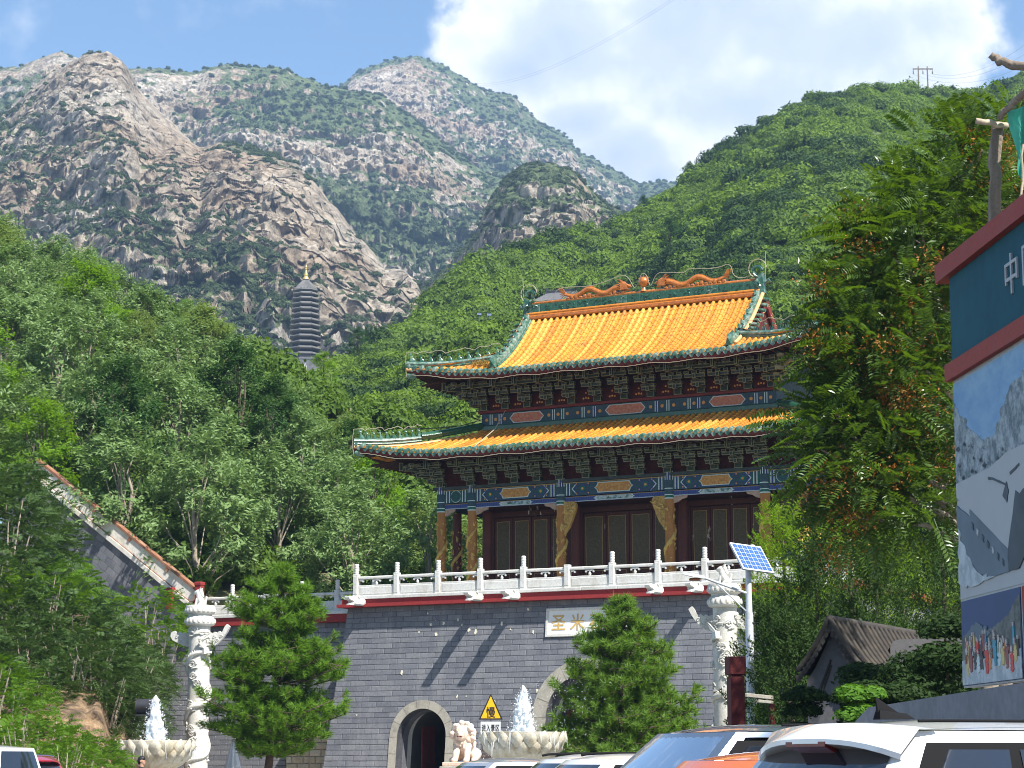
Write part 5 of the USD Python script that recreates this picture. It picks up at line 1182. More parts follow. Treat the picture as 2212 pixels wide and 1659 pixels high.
tier_y = [626, 635, 645.5, 657, 668, 679.5, 692, 703.5, 715.5, 727.5, 740.5, 753, 766]
tier_hw = np.interp(np.arange(13), [0, 1, 12], [27, 29, 38]) / pk
for k in range(13):
    z = pz(tier_y[k] + 3); h = (pz(tier_y[k] - 3.2) - z); r = tier_hw[k]
    if k:
        m = MB(); octa_loft(m, [(r * .62, z + h * 1.35), (r * .97, z + h * .35), (r * 1.03, z + .12), (r * 1.02, z - .08), (r * .80, z - .35)])
        for p in octa(r * 1.0): m.hull(np.array([p[0], p[1], z + .1]) + np.array([[-.15, -.15, 0], [.15, .15, 0], [0, 0, .45], [.15, -.15, .1], [-.15, .15, .1]]))
        obj('eave_tier', m, M('pagoda_tile'), pg)
        m = MB(); octa_loft(m, [(r * .80, z - .30), (r * .72, z - 1.5)]); obj('storey', m, M('pagoda_body'), pg)
    else:
        m = MB(); octa_loft(m, [(.35, pz(602)), (r * .45, pz(612)), (r * .98, z + .25), (r * 1.03, z), (r * .8, z - .35)])
        for q in range(8):
            a0, a1 = np.array(octa(r * 1.0)[q]), np.array(octa(r * 1.0)[(q + 1) % 8])
            for t in np.linspace(0, 1, 6, endpoint=False):
                e = a0 + (a1 - a0) * t; m.tube([[e[0], e[1], z + .25], [e[0] * .45, e[1] * .45, pz(612) + .05], [e[0] * .12, e[1] * .12, pz(603)]], .09, 4)
        obj('top_roof', m, M('pagoda_tile'), pg)
        m = MB(); octa_loft(m, [(r * .82, z - .30), (r * .8, z - 1.6)]); obj('storey', m, M('pagoda_body'), pg)
m = MB(); m.lathe([(.8, pz(604)), (.75, pz(601)), (.42, pz(597)), (.55, pz(594)), (.30, pz(588)), (.22, pz(583)), (.38, pz(581)), (.18, pz(579)), (.28, pz(577)), (.02, pz(572))], 12); obj('spire', m, M('spire_gold'), pg, smooth=40)
m = MB(); rb = 35.5 / pk
octa_loft(m, [(rb * .99, pz(769)), (rb * 1.0, pz(778)), (rb * 1.03, pz(778.5)), (rb * 1.03, pz(781)), (rb, pz(781.5)), (rb * 1.02, pz(830)), (rb * 1.15, pz(832)), (rb * 1.2, 0), (rb * 1.2, -25)]); obj('base', m, M('pagoda_base'), pg)
m = MB(); a, b_ = np.array(octa(rb * 1.03)[0]), np.array(octa(rb * 1.03)[1])
for t, w in ((.5, .55),):
    c = a + (b_ - a) * t; m.hull(np.array([c[0], c[1], pz(806)]) + np.array([[-w, 0, -1.6], [w, 0, -1.6], [-w * .7, -.2, .9], [w * .7, -.2, .9], [0, -.3, 1.8], [0, -.3, -1.6]]))
obj('carved_figure', m, M('white_marble'), pg)
m = MB(); octa_loft(m, [(rb * .8, pz(766)), (rb * 1.0, pz(770))])
for q in range(8):
    a0, a1 = np.array(octa(rb * 1.0)[q]), np.array(octa(rb * 1.0)[(q + 1) % 8])
    for t in np.linspace(.08, .92, 7): e = a0 + (a1 - a0) * t; m.hull(np.array([e[0], e[1], pz(772)]) + np.array([[-.16, -.16, -.5], [.16, .16, -.5], [-.3, .1, .4], [.3, -.1, .4], [.1, .3, .4], [-.1, -.3, .4]]))
obj('bracket_row', m, M('pagoda_body'), pg, kind='stuff')

# grey-roofed pavilion on the hillside
pv = on_hill(1215, 665); pv[2] -= .6
vk = 2.16 * FPX / pv[1]
V = thing('hill_pavilion', 'small grey-tiled pavilion on the green hill showing above the temple ridge', 'pavilion', pv, -24.0)
hw, zb, zr = 50 / vk / .9, 22 / vk, 46 / vk
m = MB(); n = 26
gx = hw * .62
for sgn in (-1, 1):
    P = []
    for x in np.linspace(-hw, hw, 27):
        k = max(0, (abs(x) / hw - .55) / .45); ytop = 0 if abs(x) <= gx else (abs(x) - gx) / (hw - gx) * hw * .42
        P.append([[x * (1 + .04 * k), sgn * -(hw * .55 * (1 - t) + ytop * t), zb + (zr - zb) * ((1 - ytop / (hw * .55)) * (.55 * t + .45 * t * t)) + .35 * k * k * (1 - t)] for t in np.linspace(0, 1, 8)])
    m.grid(np.array(P))
obj('roof', m, M('pagoda_tile'), V, smooth=30)
m = MB()
for x in np.linspace(-hw * .98, hw * .98, 40):
    ytop = 0 if abs(x) <= gx else (abs(x) - gx) / (hw - gx) * hw * .42
    m.tube([[x, -(hw * .55 * (1 - t) + ytop * t), zb + .06 + (zr - zb) * ((1 - ytop / (hw * .55)) * (.55 * t + .45 * t * t))] for t in np.linspace(0, 1, 6)], .07, 5)
obj('tile_rows', m, M('pagoda_base'), V, kind='stuff')
obj('ridge', MB().rbox(-gx, gx, -.15, .15, zr - .1, zr + .45, .08).hull([[gx - .1, -.15, zr], [gx + .3, -.15, zr], [gx - .1, .15, zr], [gx + .3, .15, zr], [gx + .35, 0, zr + 1.0], [gx, 0, zr + .9]]).hull([[-gx + .1, -.15, zr], [-gx - .3, -.15, zr], [-gx + .1, .15, zr], [-gx - .3, .15, zr], [-gx - .35, 0, zr + 1.0], [-gx, 0, zr + .9]]), M('pagoda_body'), V)
obj('wall', MB().box(-hw * .7, hw * .7, -hw * .28, hw * .28, -2, zb + .1), M('pagoda_body'), V)
obj('lintel', MB().box(-hw * .8, hw * .8, -hw * .42, -hw * .36, zb - .75, zb - .05), M('pagoda_body'), V)
for x in np.linspace(-hw * .78, hw * .78, 4): obj('column', MB().tube([[x, -hw * .40, -3], [x, -hw * .40, zb - .1]], .16, 8), M('pagoda_base'), V)
# two small solar panels lost in the scrub
plain('panel_slate', (0.06, 0.09, 0.16), 0.2, 0.2, 3, spec=.6)
for i, (px, py) in enumerate(((1039, 710), (1055, 710))):
    p = on_hill(px, py); s_ = thing('hillside_panel', ('left' if i == 0 else 'right') + ' one of two tiny blue panels in the scrub left of the temple ridge', 'panel', p + [0, -3, 1.6], 15)
    obj('panel', MB().hull(np.array([[-.7, -.2, 0], [.7, -.2, 0], [-.7, .25, .75], [.7, .25, .75], [-.7, -.17, -.04], [.7, -.17, -.04], [-.7, .29, .7], [.7, .29, .7]]) * .5), M('panel_slate'), s_)
    obj('post', MB().tube([[0, .05, -3], [0, .05, .35]], .06, 6), M('pagoda_base'), s_)

# H-frame pylon with its wires
plain('pylon_grey', (0.17, 0.155, 0.135), 0.8, 0.2, 2)
pp_ = on_hill(1996, 196); kk = 2.16 * FPX / pp_[1]
Y = thing('power_pylon', 'twin-pole power pylon standing on the green hill crest', 'pylon', pp_ - [0, 0, 2], 0)
zt = (196 - 141) / kk + 2; hx = 10.5 / kk
for sx in (-1, 1): obj('pole', MB().tube([[sx * hx, 0, -1], [sx * hx * .96, 0, zt + .6]], [.24, .17], 8), M('pylon_grey'), Y)
obj('crossarm', MB().box(-2.15 * hx, 2.15 * hx, -.15, .15, zt - .28, zt + .05), M('pylon_grey'), Y)
for x in (-2.05 * hx, 0, 2.05 * hx): obj('insulator', MB().lathe([(.05, zt - 1.6), (.22, zt - 1.5), (.08, zt - 1.2), (.22, zt - 1.0), (.08, zt - .7), (.05, zt - .28)], 8, (x, 0, 0)), M('pylon_grey'), Y)
def wire(a, b, sag, r, label, name='power_wire', grp=None):
    t = np.linspace(0, 1, 40)[:, None]; c = np.asarray(a) * (1 - t) + np.asarray(b) * t; c[:, 2] -= sag * 4 * (t * (1 - t))[:, 0]
    tag(obj(name, MB().tube(c, r, 4), M('pylon_grey')), label, 'wire', grp)
for i, (x, nm) in enumerate(((-2.05 * hx, 'lowest'), (0, 'middle'), (2.05 * hx, 'topmost'))):
    wire(pp_ + [x, 0, zt - 3.6], at(2290 + 10 * i, 95 - 42 * i, 430), 5, .022, f'{nm} of the three thin power wires running right from the pylon')
for i in range(2): wire(at(940, 150 + 4 * i, 1300), at(1490, -28 + 6 * i, 420), 14, .022, f'{"upper" if i == 0 else "lower"} of two faint wires crossing the cloud')

# ------------------------------------------------------------------ wooded slope on the left
def wl(P): return O3[:2] + P[..., :1] * DR[:2] + P[..., 1:2] * DI[:2]
def slope_h(X, Y):
    h = 5.0 + .42 * np.maximum(0, -X) + .25 * np.minimum(Y - 7, 34) - .22 * np.maximum(0, Y - 48) - .30 * np.maximum(0, -X - 46)
    h = h + (fbm(np.stack([X / 9, Y / 9, 0 * X], -1), 3, 4) - .5) * 2.2
    return np.where((X > -11) & (Y < 7.5), np.minimum(h, 5.0), h)
Xg, Yg = np.meshgrid(np.linspace(-80, 16, 120), np.linspace(3.4, 95, 110), indexing='ij')
hz = np.where((Xg > -2) & (Yg < 13), 4.0, slope_h(Xg, Yg))
W = wl(np.stack([Xg, Yg], -1)); SP_ = np.concatenate([W, hz[..., None]], -1)
plain('slope_earth', (0.10, 0.10, 0.05), 0.95, 0.4, 0.4, 0.05, 3.0, space='world')
tag(obj('wooded_slope', MB().grid(SP_), M('slope_earth'), smooth=True), 'wooded slope rising to the left behind the wing wall', kind='structure')

leaf('leaf_silver', (0.15, 0.235, 0.08), (0.86, 0.88, 0.74), rough=.5, trans=.3, spec=.3, mid=(0.36, 0.44, 0.23))
leaf('leaf_green', (0.12, 0.235, 0.018), (0.34, 0.50, 0.06), trans=.45)
leaf('leaf_olive', (0.15, 0.215, 0.06), (0.36, 0.44, 0.15), trans=.4)
leaf('leaf_dark', (0.035, 0.085, 0.02), (0.11, 0.19, 0.045), trans=.3)
leaf('leaf_frond', (0.045, 0.105, 0.025), (0.13, 0.22, 0.06), rough=.4, trans=.35, spec=.45)
plain('bark', (0.11, 0.085, 0.06), 0.9, 0.4, 6, 0.02, 18); plain('bark_pale', (0.26, 0.22, 0.17), 0.9, 0.35, 6, 0.015, 18)

def broadleaf(rng, h, r, nl, leafsize, aspect=.42, nclump=60, updir=.6, low=.10):
    """trunk, limbs and a crown of twigs each carrying a spray of leaves"""
    tr = MB(); top = np.array([rng.normal(0, .3), rng.normal(0, .3), h * .8])
    s_ = np.linspace(0, 1, 8)[:, None]; c = np.array([0, 0, -.8]) * (1 - s_) + top * s_; c[1:-1, :2] += rng.normal(0, .12, (6, 2)); tr.tube(c, np.linspace(.05 * h ** .6 + .03, .03, 8), 7)
    cl = []
    for k in range(nclump):
        u = rng.uniform(low, 1.0); a = rng.uniform(0, 6.28)
        prof = np.sin(np.pi * min(1, (u - low + .12) / (1.12 - low)) ** .8) ** .7
        rad = r * prof * rng.uniform(.45, 1.0); cl.append([rad * math.cos(a), rad * math.sin(a), h * (.08 + .90 * u)])
    cl = np.array(cl)
    for k in range(0, nclump, 3):
        t0 = np.clip(cl[k, 2] / h * .75 - .12, .1, .95); p0 = np.array([np.interp(t0, s_[:, 0], c[:, i]) for i in range(3)])
        mid = (p0 + cl[k]) / 2 + [0, 0, .12 * h * rng.uniform(-.3, .6)]; tr.tube([p0, mid, cl[k]], [.045, .03, .012], 5)
    per = nl // nclump; P, Nn, A, S = [], [], [], []
    for q in cl:
        out = np.array([q[0], q[1], (q[2] - h * .45) * .8 + updir * r]); out /= np.linalg.norm(out) + 1e-9
        m_ = rng.integers(5, 9)
        for j in range(m_):                                   # twigs of the clump
            td = out + rng.normal(0, .55, 3); td /= np.linalg.norm(td); L_ = r * rng.uniform(.22, .42); k = per // m_
            t = rng.uniform(.15, 1.05, k)[:, None]
            p = q + rng.normal(0, r * .07, 3) + td * L_ * t + rng.normal(0, .045 * r, (k, 3)); p[:, 2] -= .06 * r * t[:, 0] ** 2
            al = td + rng.normal(0, .65, (k, 3)); P.append(p); A.append(al); Nn.append(np.array([0, 0, .5]) + out * .6 + rng.normal(0, .42, (k, 3))); S.append(leafsize * rng.uniform(.65, 1.25, k))
    P, Nn, A, S = np.vstack(P), np.vstack(Nn), np.vstack(A), np.concatenate(S)
    return tr, leaf_quads(rng, P, Nn, S, aspect, A)
stage.CreateClassPrim('/World/tree_kinds') if False else None
rt = np.random.default_rng(21)
kinds = []
def kind(name, mat, h, r, nl, ls, asp, **kw):
    tr, lv = broadleaf(rt, h, r, nl, ls, asp, **kw); kinds.append((name, mat, tr, lv, h, r))
kind('silver_tree', 'leaf_silver', 6.2, 2.5, 6600, .30, .36); kind('silver_tree', 'leaf_silver', 7.2, 2.7, 7800, .31, .34)
kind('green_tree', 'leaf_green', 6.6, 2.3, 8600, .21, .42); kind('olive_tree', 'leaf_olive', 6.0, 2.5, 7800, .23, .40)
kind('dark_tree', 'leaf_dark', 7.0, 2.4, 8000, .22, .42); kind('silver_tree', 'leaf_silver', 5.2, 2.6, 6400, .24, .38); kind('green_tree', 'leaf_green', 5.4, 2.4, 7200, .20, .42)
first = {}
def put_tree(k, loc, rz, s, label, group):
    name, mat, tr, lv, h, r = kinds[k]
    if k not in first:
        t = thing(name, label, 'tree', loc, rz, group); UsdGeom.Xformable(t).AddScaleOp().Set(Gf.Vec3f(s, s, s))
        obj('trunk', tr, M('bark' if mat != 'leaf_silver' else 'bark_pale'), t, smooth=True); obj('crown', lv, M(mat), t); first[k] = t.GetPath()
    else:
        t = place_copy(name, first[k], label, 'tree', loc, rz, group, s)
    return t
cand = []; tries = 0
while len(cand) < 150 and tries < 6000:
    tries += 1; X, Yy = rt.uniform(-58, 3), 4.5 + rt.uniform(0, 1) ** 1.2 * 42
    if X > -11.5 and Yy < 8.5: continue
    if X > 1 and Yy < 14: continue
    if all((X - a) ** 2 + (Yy - b) ** 2 > 3.3 ** 2 for a, b in cand): cand.append((X, Yy))
SKYL = np.array([(-200, 455), (0, 470), (60, 485), (130, 500), (180, 530), (250, 570), (300, 592), (370, 640), (430, 668), (490, 690), (540, 730), (590, 780), (640, 832), (700, 862), (750, 898), (820, 950), (900, 1010), (945, 1075), (1100, 1150)], float)
cover = np.full(2300, 1400.0); put = []
for X, Yy in sorted(cand, key=lambda q: (wl(np.array(q))[1])):
    w = wl(np.array([X, Yy])); z = float(slope_h(np.array(X), np.array(Yy))) - .2
    ns = fbm(np.array([X / 11, Yy / 11, 3.0]), 2, 9) + rt.uniform(-.09, .09)
    k = int(rt.choice([0, 1, 5])) if ns > .50 else int(rt.choice([2, 3, 6, 2, 4]))
    s = rt.uniform(.8, 1.18); h, r = kinds[k][4] * s, kinds[k][5] * s
    a = proj(np.array([w[0], w[1], z + h * .92])); wpx = r * 2.16 * FPX / w[1]
    lo, hi = int(max(0, a[0] - wpx * .7)), int(min(2299, a[0] + wpx * .7))
    if hi <= lo or a[0] > 1150: continue
    for _ in range(8):                                       # the thicket keeps below the skyline it has
        lim = np.interp(a[0] + np.array([-.5, 0, .5]) * wpx, SKYL[:, 0], SKYL[:, 1])
        if np.all(a[1] + np.array([wpx * .18, 0, wpx * .18]) >= lim) or s < .5: break
        s *= .9; h, r = kinds[k][4] * s, kinds[k][5] * s; a = proj(np.array([w[0], w[1], z + h * .96])); wpx = r * 2.16 * FPX / w[1]
    if s < .5: continue
    if a[1] > np.median(cover[lo:hi]) - 6: continue
    cover[lo:hi] = np.minimum(cover[lo:hi], a[1] + wpx * .25)
    put.append((k, [w[0], w[1], z], rt.uniform(0, 360), s))
GL = {'silver_tree': ('silvery pale-leaved tree in the thicket on the left slope', 'silvery trees on the left slope'), 'green_tree': ('bright green leafy tree in the thicket on the left slope', 'bright green trees on the left slope'),
      'olive_tree': ('olive green tree in the thicket on the left slope', 'olive trees on the left slope'), 'dark_tree': ('dark green tree in the thicket on the left slope', 'dark trees on the left slope')}
ORD = 'first second third fourth fifth sixth seventh eighth ninth tenth eleventh twelfth thirteenth fourteenth fifteenth sixteenth seventeenth eighteenth nineteenth twentieth'.split()
ADJ = {'silver_tree': 'silvery', 'green_tree': 'bright green', 'olive_tree': 'olive green', 'dark_tree': 'dark green'}
def by_place(items, key, noun, rows, where):
    """a label for each item from its kind, the row it stands in (near to far) and its turn from the left"""
    order = sorted(range(len(items)), key=lambda i: items[i][1][1]); out = [None] * len(items); per = -(-len(items) // len(rows))
    for r, nm in enumerate(rows):
        seen = {}
        for i in sorted(order[r * per:(r + 1) * per], key=lambda i: items[i][1][0] / items[i][1][1]):
            a = key(items[i]); seen[a] = seen.get(a, 0) + 1; out[i] = f'{ORD[seen[a] - 1]} {a} {noun} from the left in the {nm} row {where}'
    return out
for (k, loc, rz, s), lab in zip(put, by_place(put, lambda q: ADJ[kinds[q[0]][0]], 'tree', ('front', 'second', 'third', 'rearmost'), 'on the left slope')): put_tree(k, loc, rz, s, lab, GL[kinds[k][0]][1])
# undergrowth between the trunks
n = 1300; X, Yy = rt.uniform(-60, 2, n), 4.2 + 40 * rt.uniform(0, 1, n) ** 1.8; ok = ~((X > -11.5) & (Yy < 8)) & ~((X > 0) & (Yy < 14)); X, Yy = X[ok], Yy[ok]
w = wl(np.stack([X, Yy], 1)); pts = np.column_stack([w, slope_h(X, Yy)]); s = rt.uniform(.9, 2.0, len(pts))
leaf('undergrowth', (0.08, 0.14, 0.022), (0.24, 0.34, 0.06))
instancer('undergrowth', [('bush', leafy_bush(rng, 420, 1.0, .26, lobes=8), M('undergrowth')) for _ in range(3)], pts, np.stack([s, s, s], 1), rt.uniform(0, 6.28, len(pts)), rt.integers(0, 3, len(pts)), 'low leafy undergrowth beneath the trees of the left slope')
# a few trees of the hillside that stand out
def hill_tree(px, py, k, s, label, dz=0.0):
    p = on_hill(px, py); put_tree(k, p - [0, 0, dz], 40 * k, s, label, None)
hill_tree(1492, 398, 4, .85, 'dark lone tree rising on the skyline of the green hill beside the cloud', 1)
hill_tree(772, 785, 4, .8, 'dark rounded tree on the hill edge right of the pagoda', .5); hill_tree(1388, 470, 4, .8, 'dark tree on the hill skyline in front of the rocky knoll', 1)
hill_tree(2060, 212, 4, .7, 'dark tree on the hill crest right of the power pylon', 1.5)
hill_tree(1450, 560, 4, 1.0, 'large dark tree high on the green hill above the temple ridge', .5); hill_tree(1260, 700, 4, 1.0, 'dark tree on the hill just above the temple ridge dragons', .5)

# ------------------------------------------------------------------ plants with feathered leaves
def fronds(rng, p, d, L_, pairs=10, lw=.30, aspect=.36, droop=.35):
    """feather leaves: at each p a drooping stalk towards d with pairs of leaflets"""
    n = len(p); d = d / np.linalg.norm(d, axis=1, keepdims=True); L_ = np.broadcast_to(L_, (n,))
    side = np.cross(d, [0, 0, 1.0]); side /= np.linalg.norm(side, axis=1, keepdims=True) + 1e-9; up = np.cross(side, d)
    roll = rng.normal(0, .5, n)[:, None]; side, up = side * np.cos(roll) + up * np.sin(roll), up * np.cos(roll) - side * np.sin(roll)
    P, N, A, S = [], [], [], []
    for i in range(pairs):
        t = .22 + .78 * i / (pairs - 1)
        c = p + d * (L_ * t)[:, None] - np.array([0, 0, 1.0]) * (L_ * droop * t * t)[:, None]
        sz = L_ * lw * (1 - .45 * abs(t - .5) * 1.2)
        for q in (-1, 1):
            al = side * q + d * .45 - np.array([0, 0, .25]); al = al / np.linalg.norm(al, axis=1, keepdims=True)
            P.append(c + al * (sz * .5)[:, None]); A.append(al + rng.normal(0, .08, (n, 3))); N.append(up + rng.normal(0, .22, (n, 3))); S.append(sz)
    P, N, A, S = np.vstack(P), np.vstack(N), np.vstack(A), np.concatenate(S)
    st = np.stack([p, p + side * .008, p + d * L_[:, None] - np.array([0, 0, 1.0]) * (L_ * droop)[:, None]], 1).reshape(-1, 3)
    v, f = leaf_quads(rng, P, N, S, aspect, A)
    return np.vstack([v, st]), np.vstack([f, np.arange(n * 3).reshape(-1, 3) + len(v)])
def sumac(rng, h, r, nf, L_=.55, pairs=9):
    tr = MB(); tips = []
    for k in range(7):
        a = k * 2.4 + rng.uniform(-.3, .3); b0 = np.array([rng.normal(0, .12), rng.normal(0, .12), -.5]); rr = r * rng.uniform(.25, .75)
        e = np.array([rr * math.cos(a), rr * math.sin(a), h * rng.uniform(.6, .95)]); m_ = (b0 + e) / 2 + [0, 0, h * .08]
        tr.tube([b0, m_, e], [.05, .035, .015], 5); tips.append((m_, e))
    p, d = [], []
    for i in range(nf):
        u = rng.uniform(0, 1) ** .6; a = rng.uniform(0, 6.28); prof = np.sin(np.pi * (.12 + .8 * u)) ** .6
        q = np.array([r * prof * math.cos(a), r * prof * math.sin(a), h * (.22 + .78 * u)]) * np.array([1, 1, 1]) * rng.uniform(.75, 1.0)
        o_ = np.array([math.cos(a), math.sin(a), .25 + .6 * (u - .4)]) + rng.normal(0, .35, 3); p.append(q); d.append(o_)
    return tr, fronds(rng, np.array(p), np.array(d), L_ * rng.uniform(.7, 1.2, nf), pairs)
sk = [sumac(rt, 4.6, 1.9, 330, .70), sumac(rt, 3.9, 1.8, 300, .64), sumac(rt, 2.4, 1.5, 280, .48, 8)]
leaf('leaf_sumac', (0.050, 0.092, 0.022), (0.19, 0.26, 0.085), rough=.5, trans=.3, spec=.18)
leaf('leaf_bright', (0.08, 0.165, 0.015), (0.21, 0.34, 0.04), trans=.4)
sfirst = {}
def put_sumac(k, loc, rz, s, label, group, mat='leaf_sumac'):
    key = (k, mat)
    if key not in sfirst:
        t = thing('feather_leaved_shrub', label, 'shrub', loc, rz, group); UsdGeom.Xformable(t).AddScaleOp().Set(Gf.Vec3f(s, s, s))
        obj('stem', sk[k][0], M('bark_pale'), t, smooth=True); obj('foliage', sk[k][1], M(mat), t); sfirst[key] = t.GetPath()
    else: place_copy('feather_leaved_shrub', sfirst[key], label, 'shrub', loc, rz, group, s)
# earth bank with bare tan rock
bx = np.linspace(-140, 372, 150); prof = [(70, 0.0), (70.8, .8), (71.8, 1.7), (72.8, 2.5), (74.0, 3.2), (76.5, 3.9), (82, 4.9), (90, 6.6), (97, 7.6), (104, 8.6)]
BP = []
pd = np.interp(np.linspace(0, 9, 110), range(10), [p[0] for p in prof]); ph_ = np.interp(np.linspace(0, 9, 110), range(10), [p[1] for p in prof])
for x in bx:
    BP.append([[at(x, 1500, d)[0], d, h * (lambda q: max(.02, q * q * (3 - 2 * q)))(float(np.clip((372 - x - 14 * math.sin(x * .11)) / 190, 0, 1)))] for d, h in zip(pd, ph_)])
BP = np.array(BP); nz_ = fbm(BP / [1.1, 1.1, .8], 5, 31) - .5; n2 = np.abs(fbm(BP / .55, 3, 77) - .5)
wgt = np.clip(1 - (BP[..., 1] - 70) / 9, 0.15, 1); n3_ = 1 - np.abs(2 * noise(BP / [.9, 1.5, .7], 13) - 1); BP[..., 1] -= (nz_ * 2.4 - n2 * 1.1 + n3_ * .8) * wgt; BP[..., 2] += nz_ * .7 * wgt; BP[:, 0, 2] = -.2
weathered('tan_rock_shaded', (0.22, 0.148, 0.085), (0.06, 0.043, 0.03), 0.9, 1.4, 0.95, 0.10, 5.0, lo=.42, hi=.58, var=.35)  # low base tone and dark blotches stand in for dappled shade
tag(obj('rock_bank', MB().grid(BP), M('tan_rock_shaded'), smooth=40), 'bank of bare tan rock and earth left of the plaza', kind='structure')
def bank_z(px, d): return np.interp(d, pd, ph_) if d > 70 else 0.0
SH = [(20, 1010, 92, 0, 1.25), (70, 1090, 95, 1, 1.2), (30, 1130, 88, 0, 1.15), (120, 1190, 93, 0, 1.0), (95, 1190, 86, 1, 1.1), (5, 1235, 84, 0, 1.0), (165, 1265, 90, 1, 1.0), (150, 1250, 83, 0, 1.0), (215, 1340, 86, 0, 1.0), (75, 1310, 80, 1, 1.0), (330, 1350, 90, 1, 1.0),
      (215, 1340, 80, 0, .9), (340, 1390, 92, 1, .9), (10, 1340, 79, 1, 1.0), (140, 1390, 77, 2, 1.2), (270, 1390, 79, 1, .9), (335, 1390, 84, 2, 1.3), (60, 1420, 76, 2, 1.2), (315, 1450, 82, 2, 1.1), (-30, 1150, 86, 1, 1.1), (230, 1440, 77, 2, 1.0), (365, 1340, 96, 2, 1.2), (350, 1500, 80, 2, .9), (290, 1490, 78, 2, .8), (30, 1440, 74, 2, 1.0), (10, 985, 96, 0, 1.2), (-40, 920, 97, 0, 1.3), (-40, 1400, 74, 2, 1.1), (200, 1370, 78, 2, 1.0), (330, 1545, 76, 2, .7), (390, 1440, 90, 2, .8)]
shrubs = []
for px, py, d, k, s in SH:
    if px >= 345 and py < 1500: continue
    if px >= 270: px, s = px - 50, s * .85
    h = [4.6, 3.9, 2.4][k] * s; p = at(px, py + 18, d); z = p[2] - h
    shrubs.append((k, [p[0], p[1], z], rt.uniform(0, 360), s, 'leaf_sumac' if (px * 7 + int(py)) % 7 else 'leaf_bright'))
for (k, loc, rz, s, mt), lab in zip(shrubs, by_place(shrubs, lambda q: 'bright' if q[4] == 'leaf_bright' else 'dark', 'feathery shrub', ('front', 'middle', 'rear'), 'below the stair wall')):
    put_sumac(k, loc, rz, s, lab, 'feather-leaved shrubs on the left bank', mt)
for px, py, d, s, lab in ((318, 1262, 98, .95, 'broad bright shrub against the grey tiles below the stair parapet'), (350, 1330, 96, .85, 'leafy shrub just left of the left dragon column cloud board')):
    p = at(px, py, d); put_sumac(1, [p[0], p[1], p[2] - 3.9 * s], rt.uniform(0, 360), s, lab, None, 'leaf_bright')
for px, py, d, k, s, lab in ((20, 1490, 68, 2, 1.1, 'bright green shrub behind the white van at the left edge'), (95, 1545, 66, 2, 1.0, 'bright green shrub just right of the white van'), (55, 1560, 64, 2, .9, 'small bright shrub right above the white van roof'),
                             (175, 1580, 65, 2, .9, 'bright green shrub behind the red car'), (196, 1600, 66, 2, .75, 'bright green shrub left of the left fountain bowl'), (-20, 1430, 70, 2, 1.2, 'tall bright shrub cut by the left edge of the view'), (140, 1600, 62, 2, .7, 'low bright shrub at the foot of the tan rock')):
    h = 2.4 * s; p = at(px, py, d); put_sumac(2, [p[0], p[1], max(0, p[2] - h)], rt.uniform(0, 360), s, lab, None, 'leaf_bright')

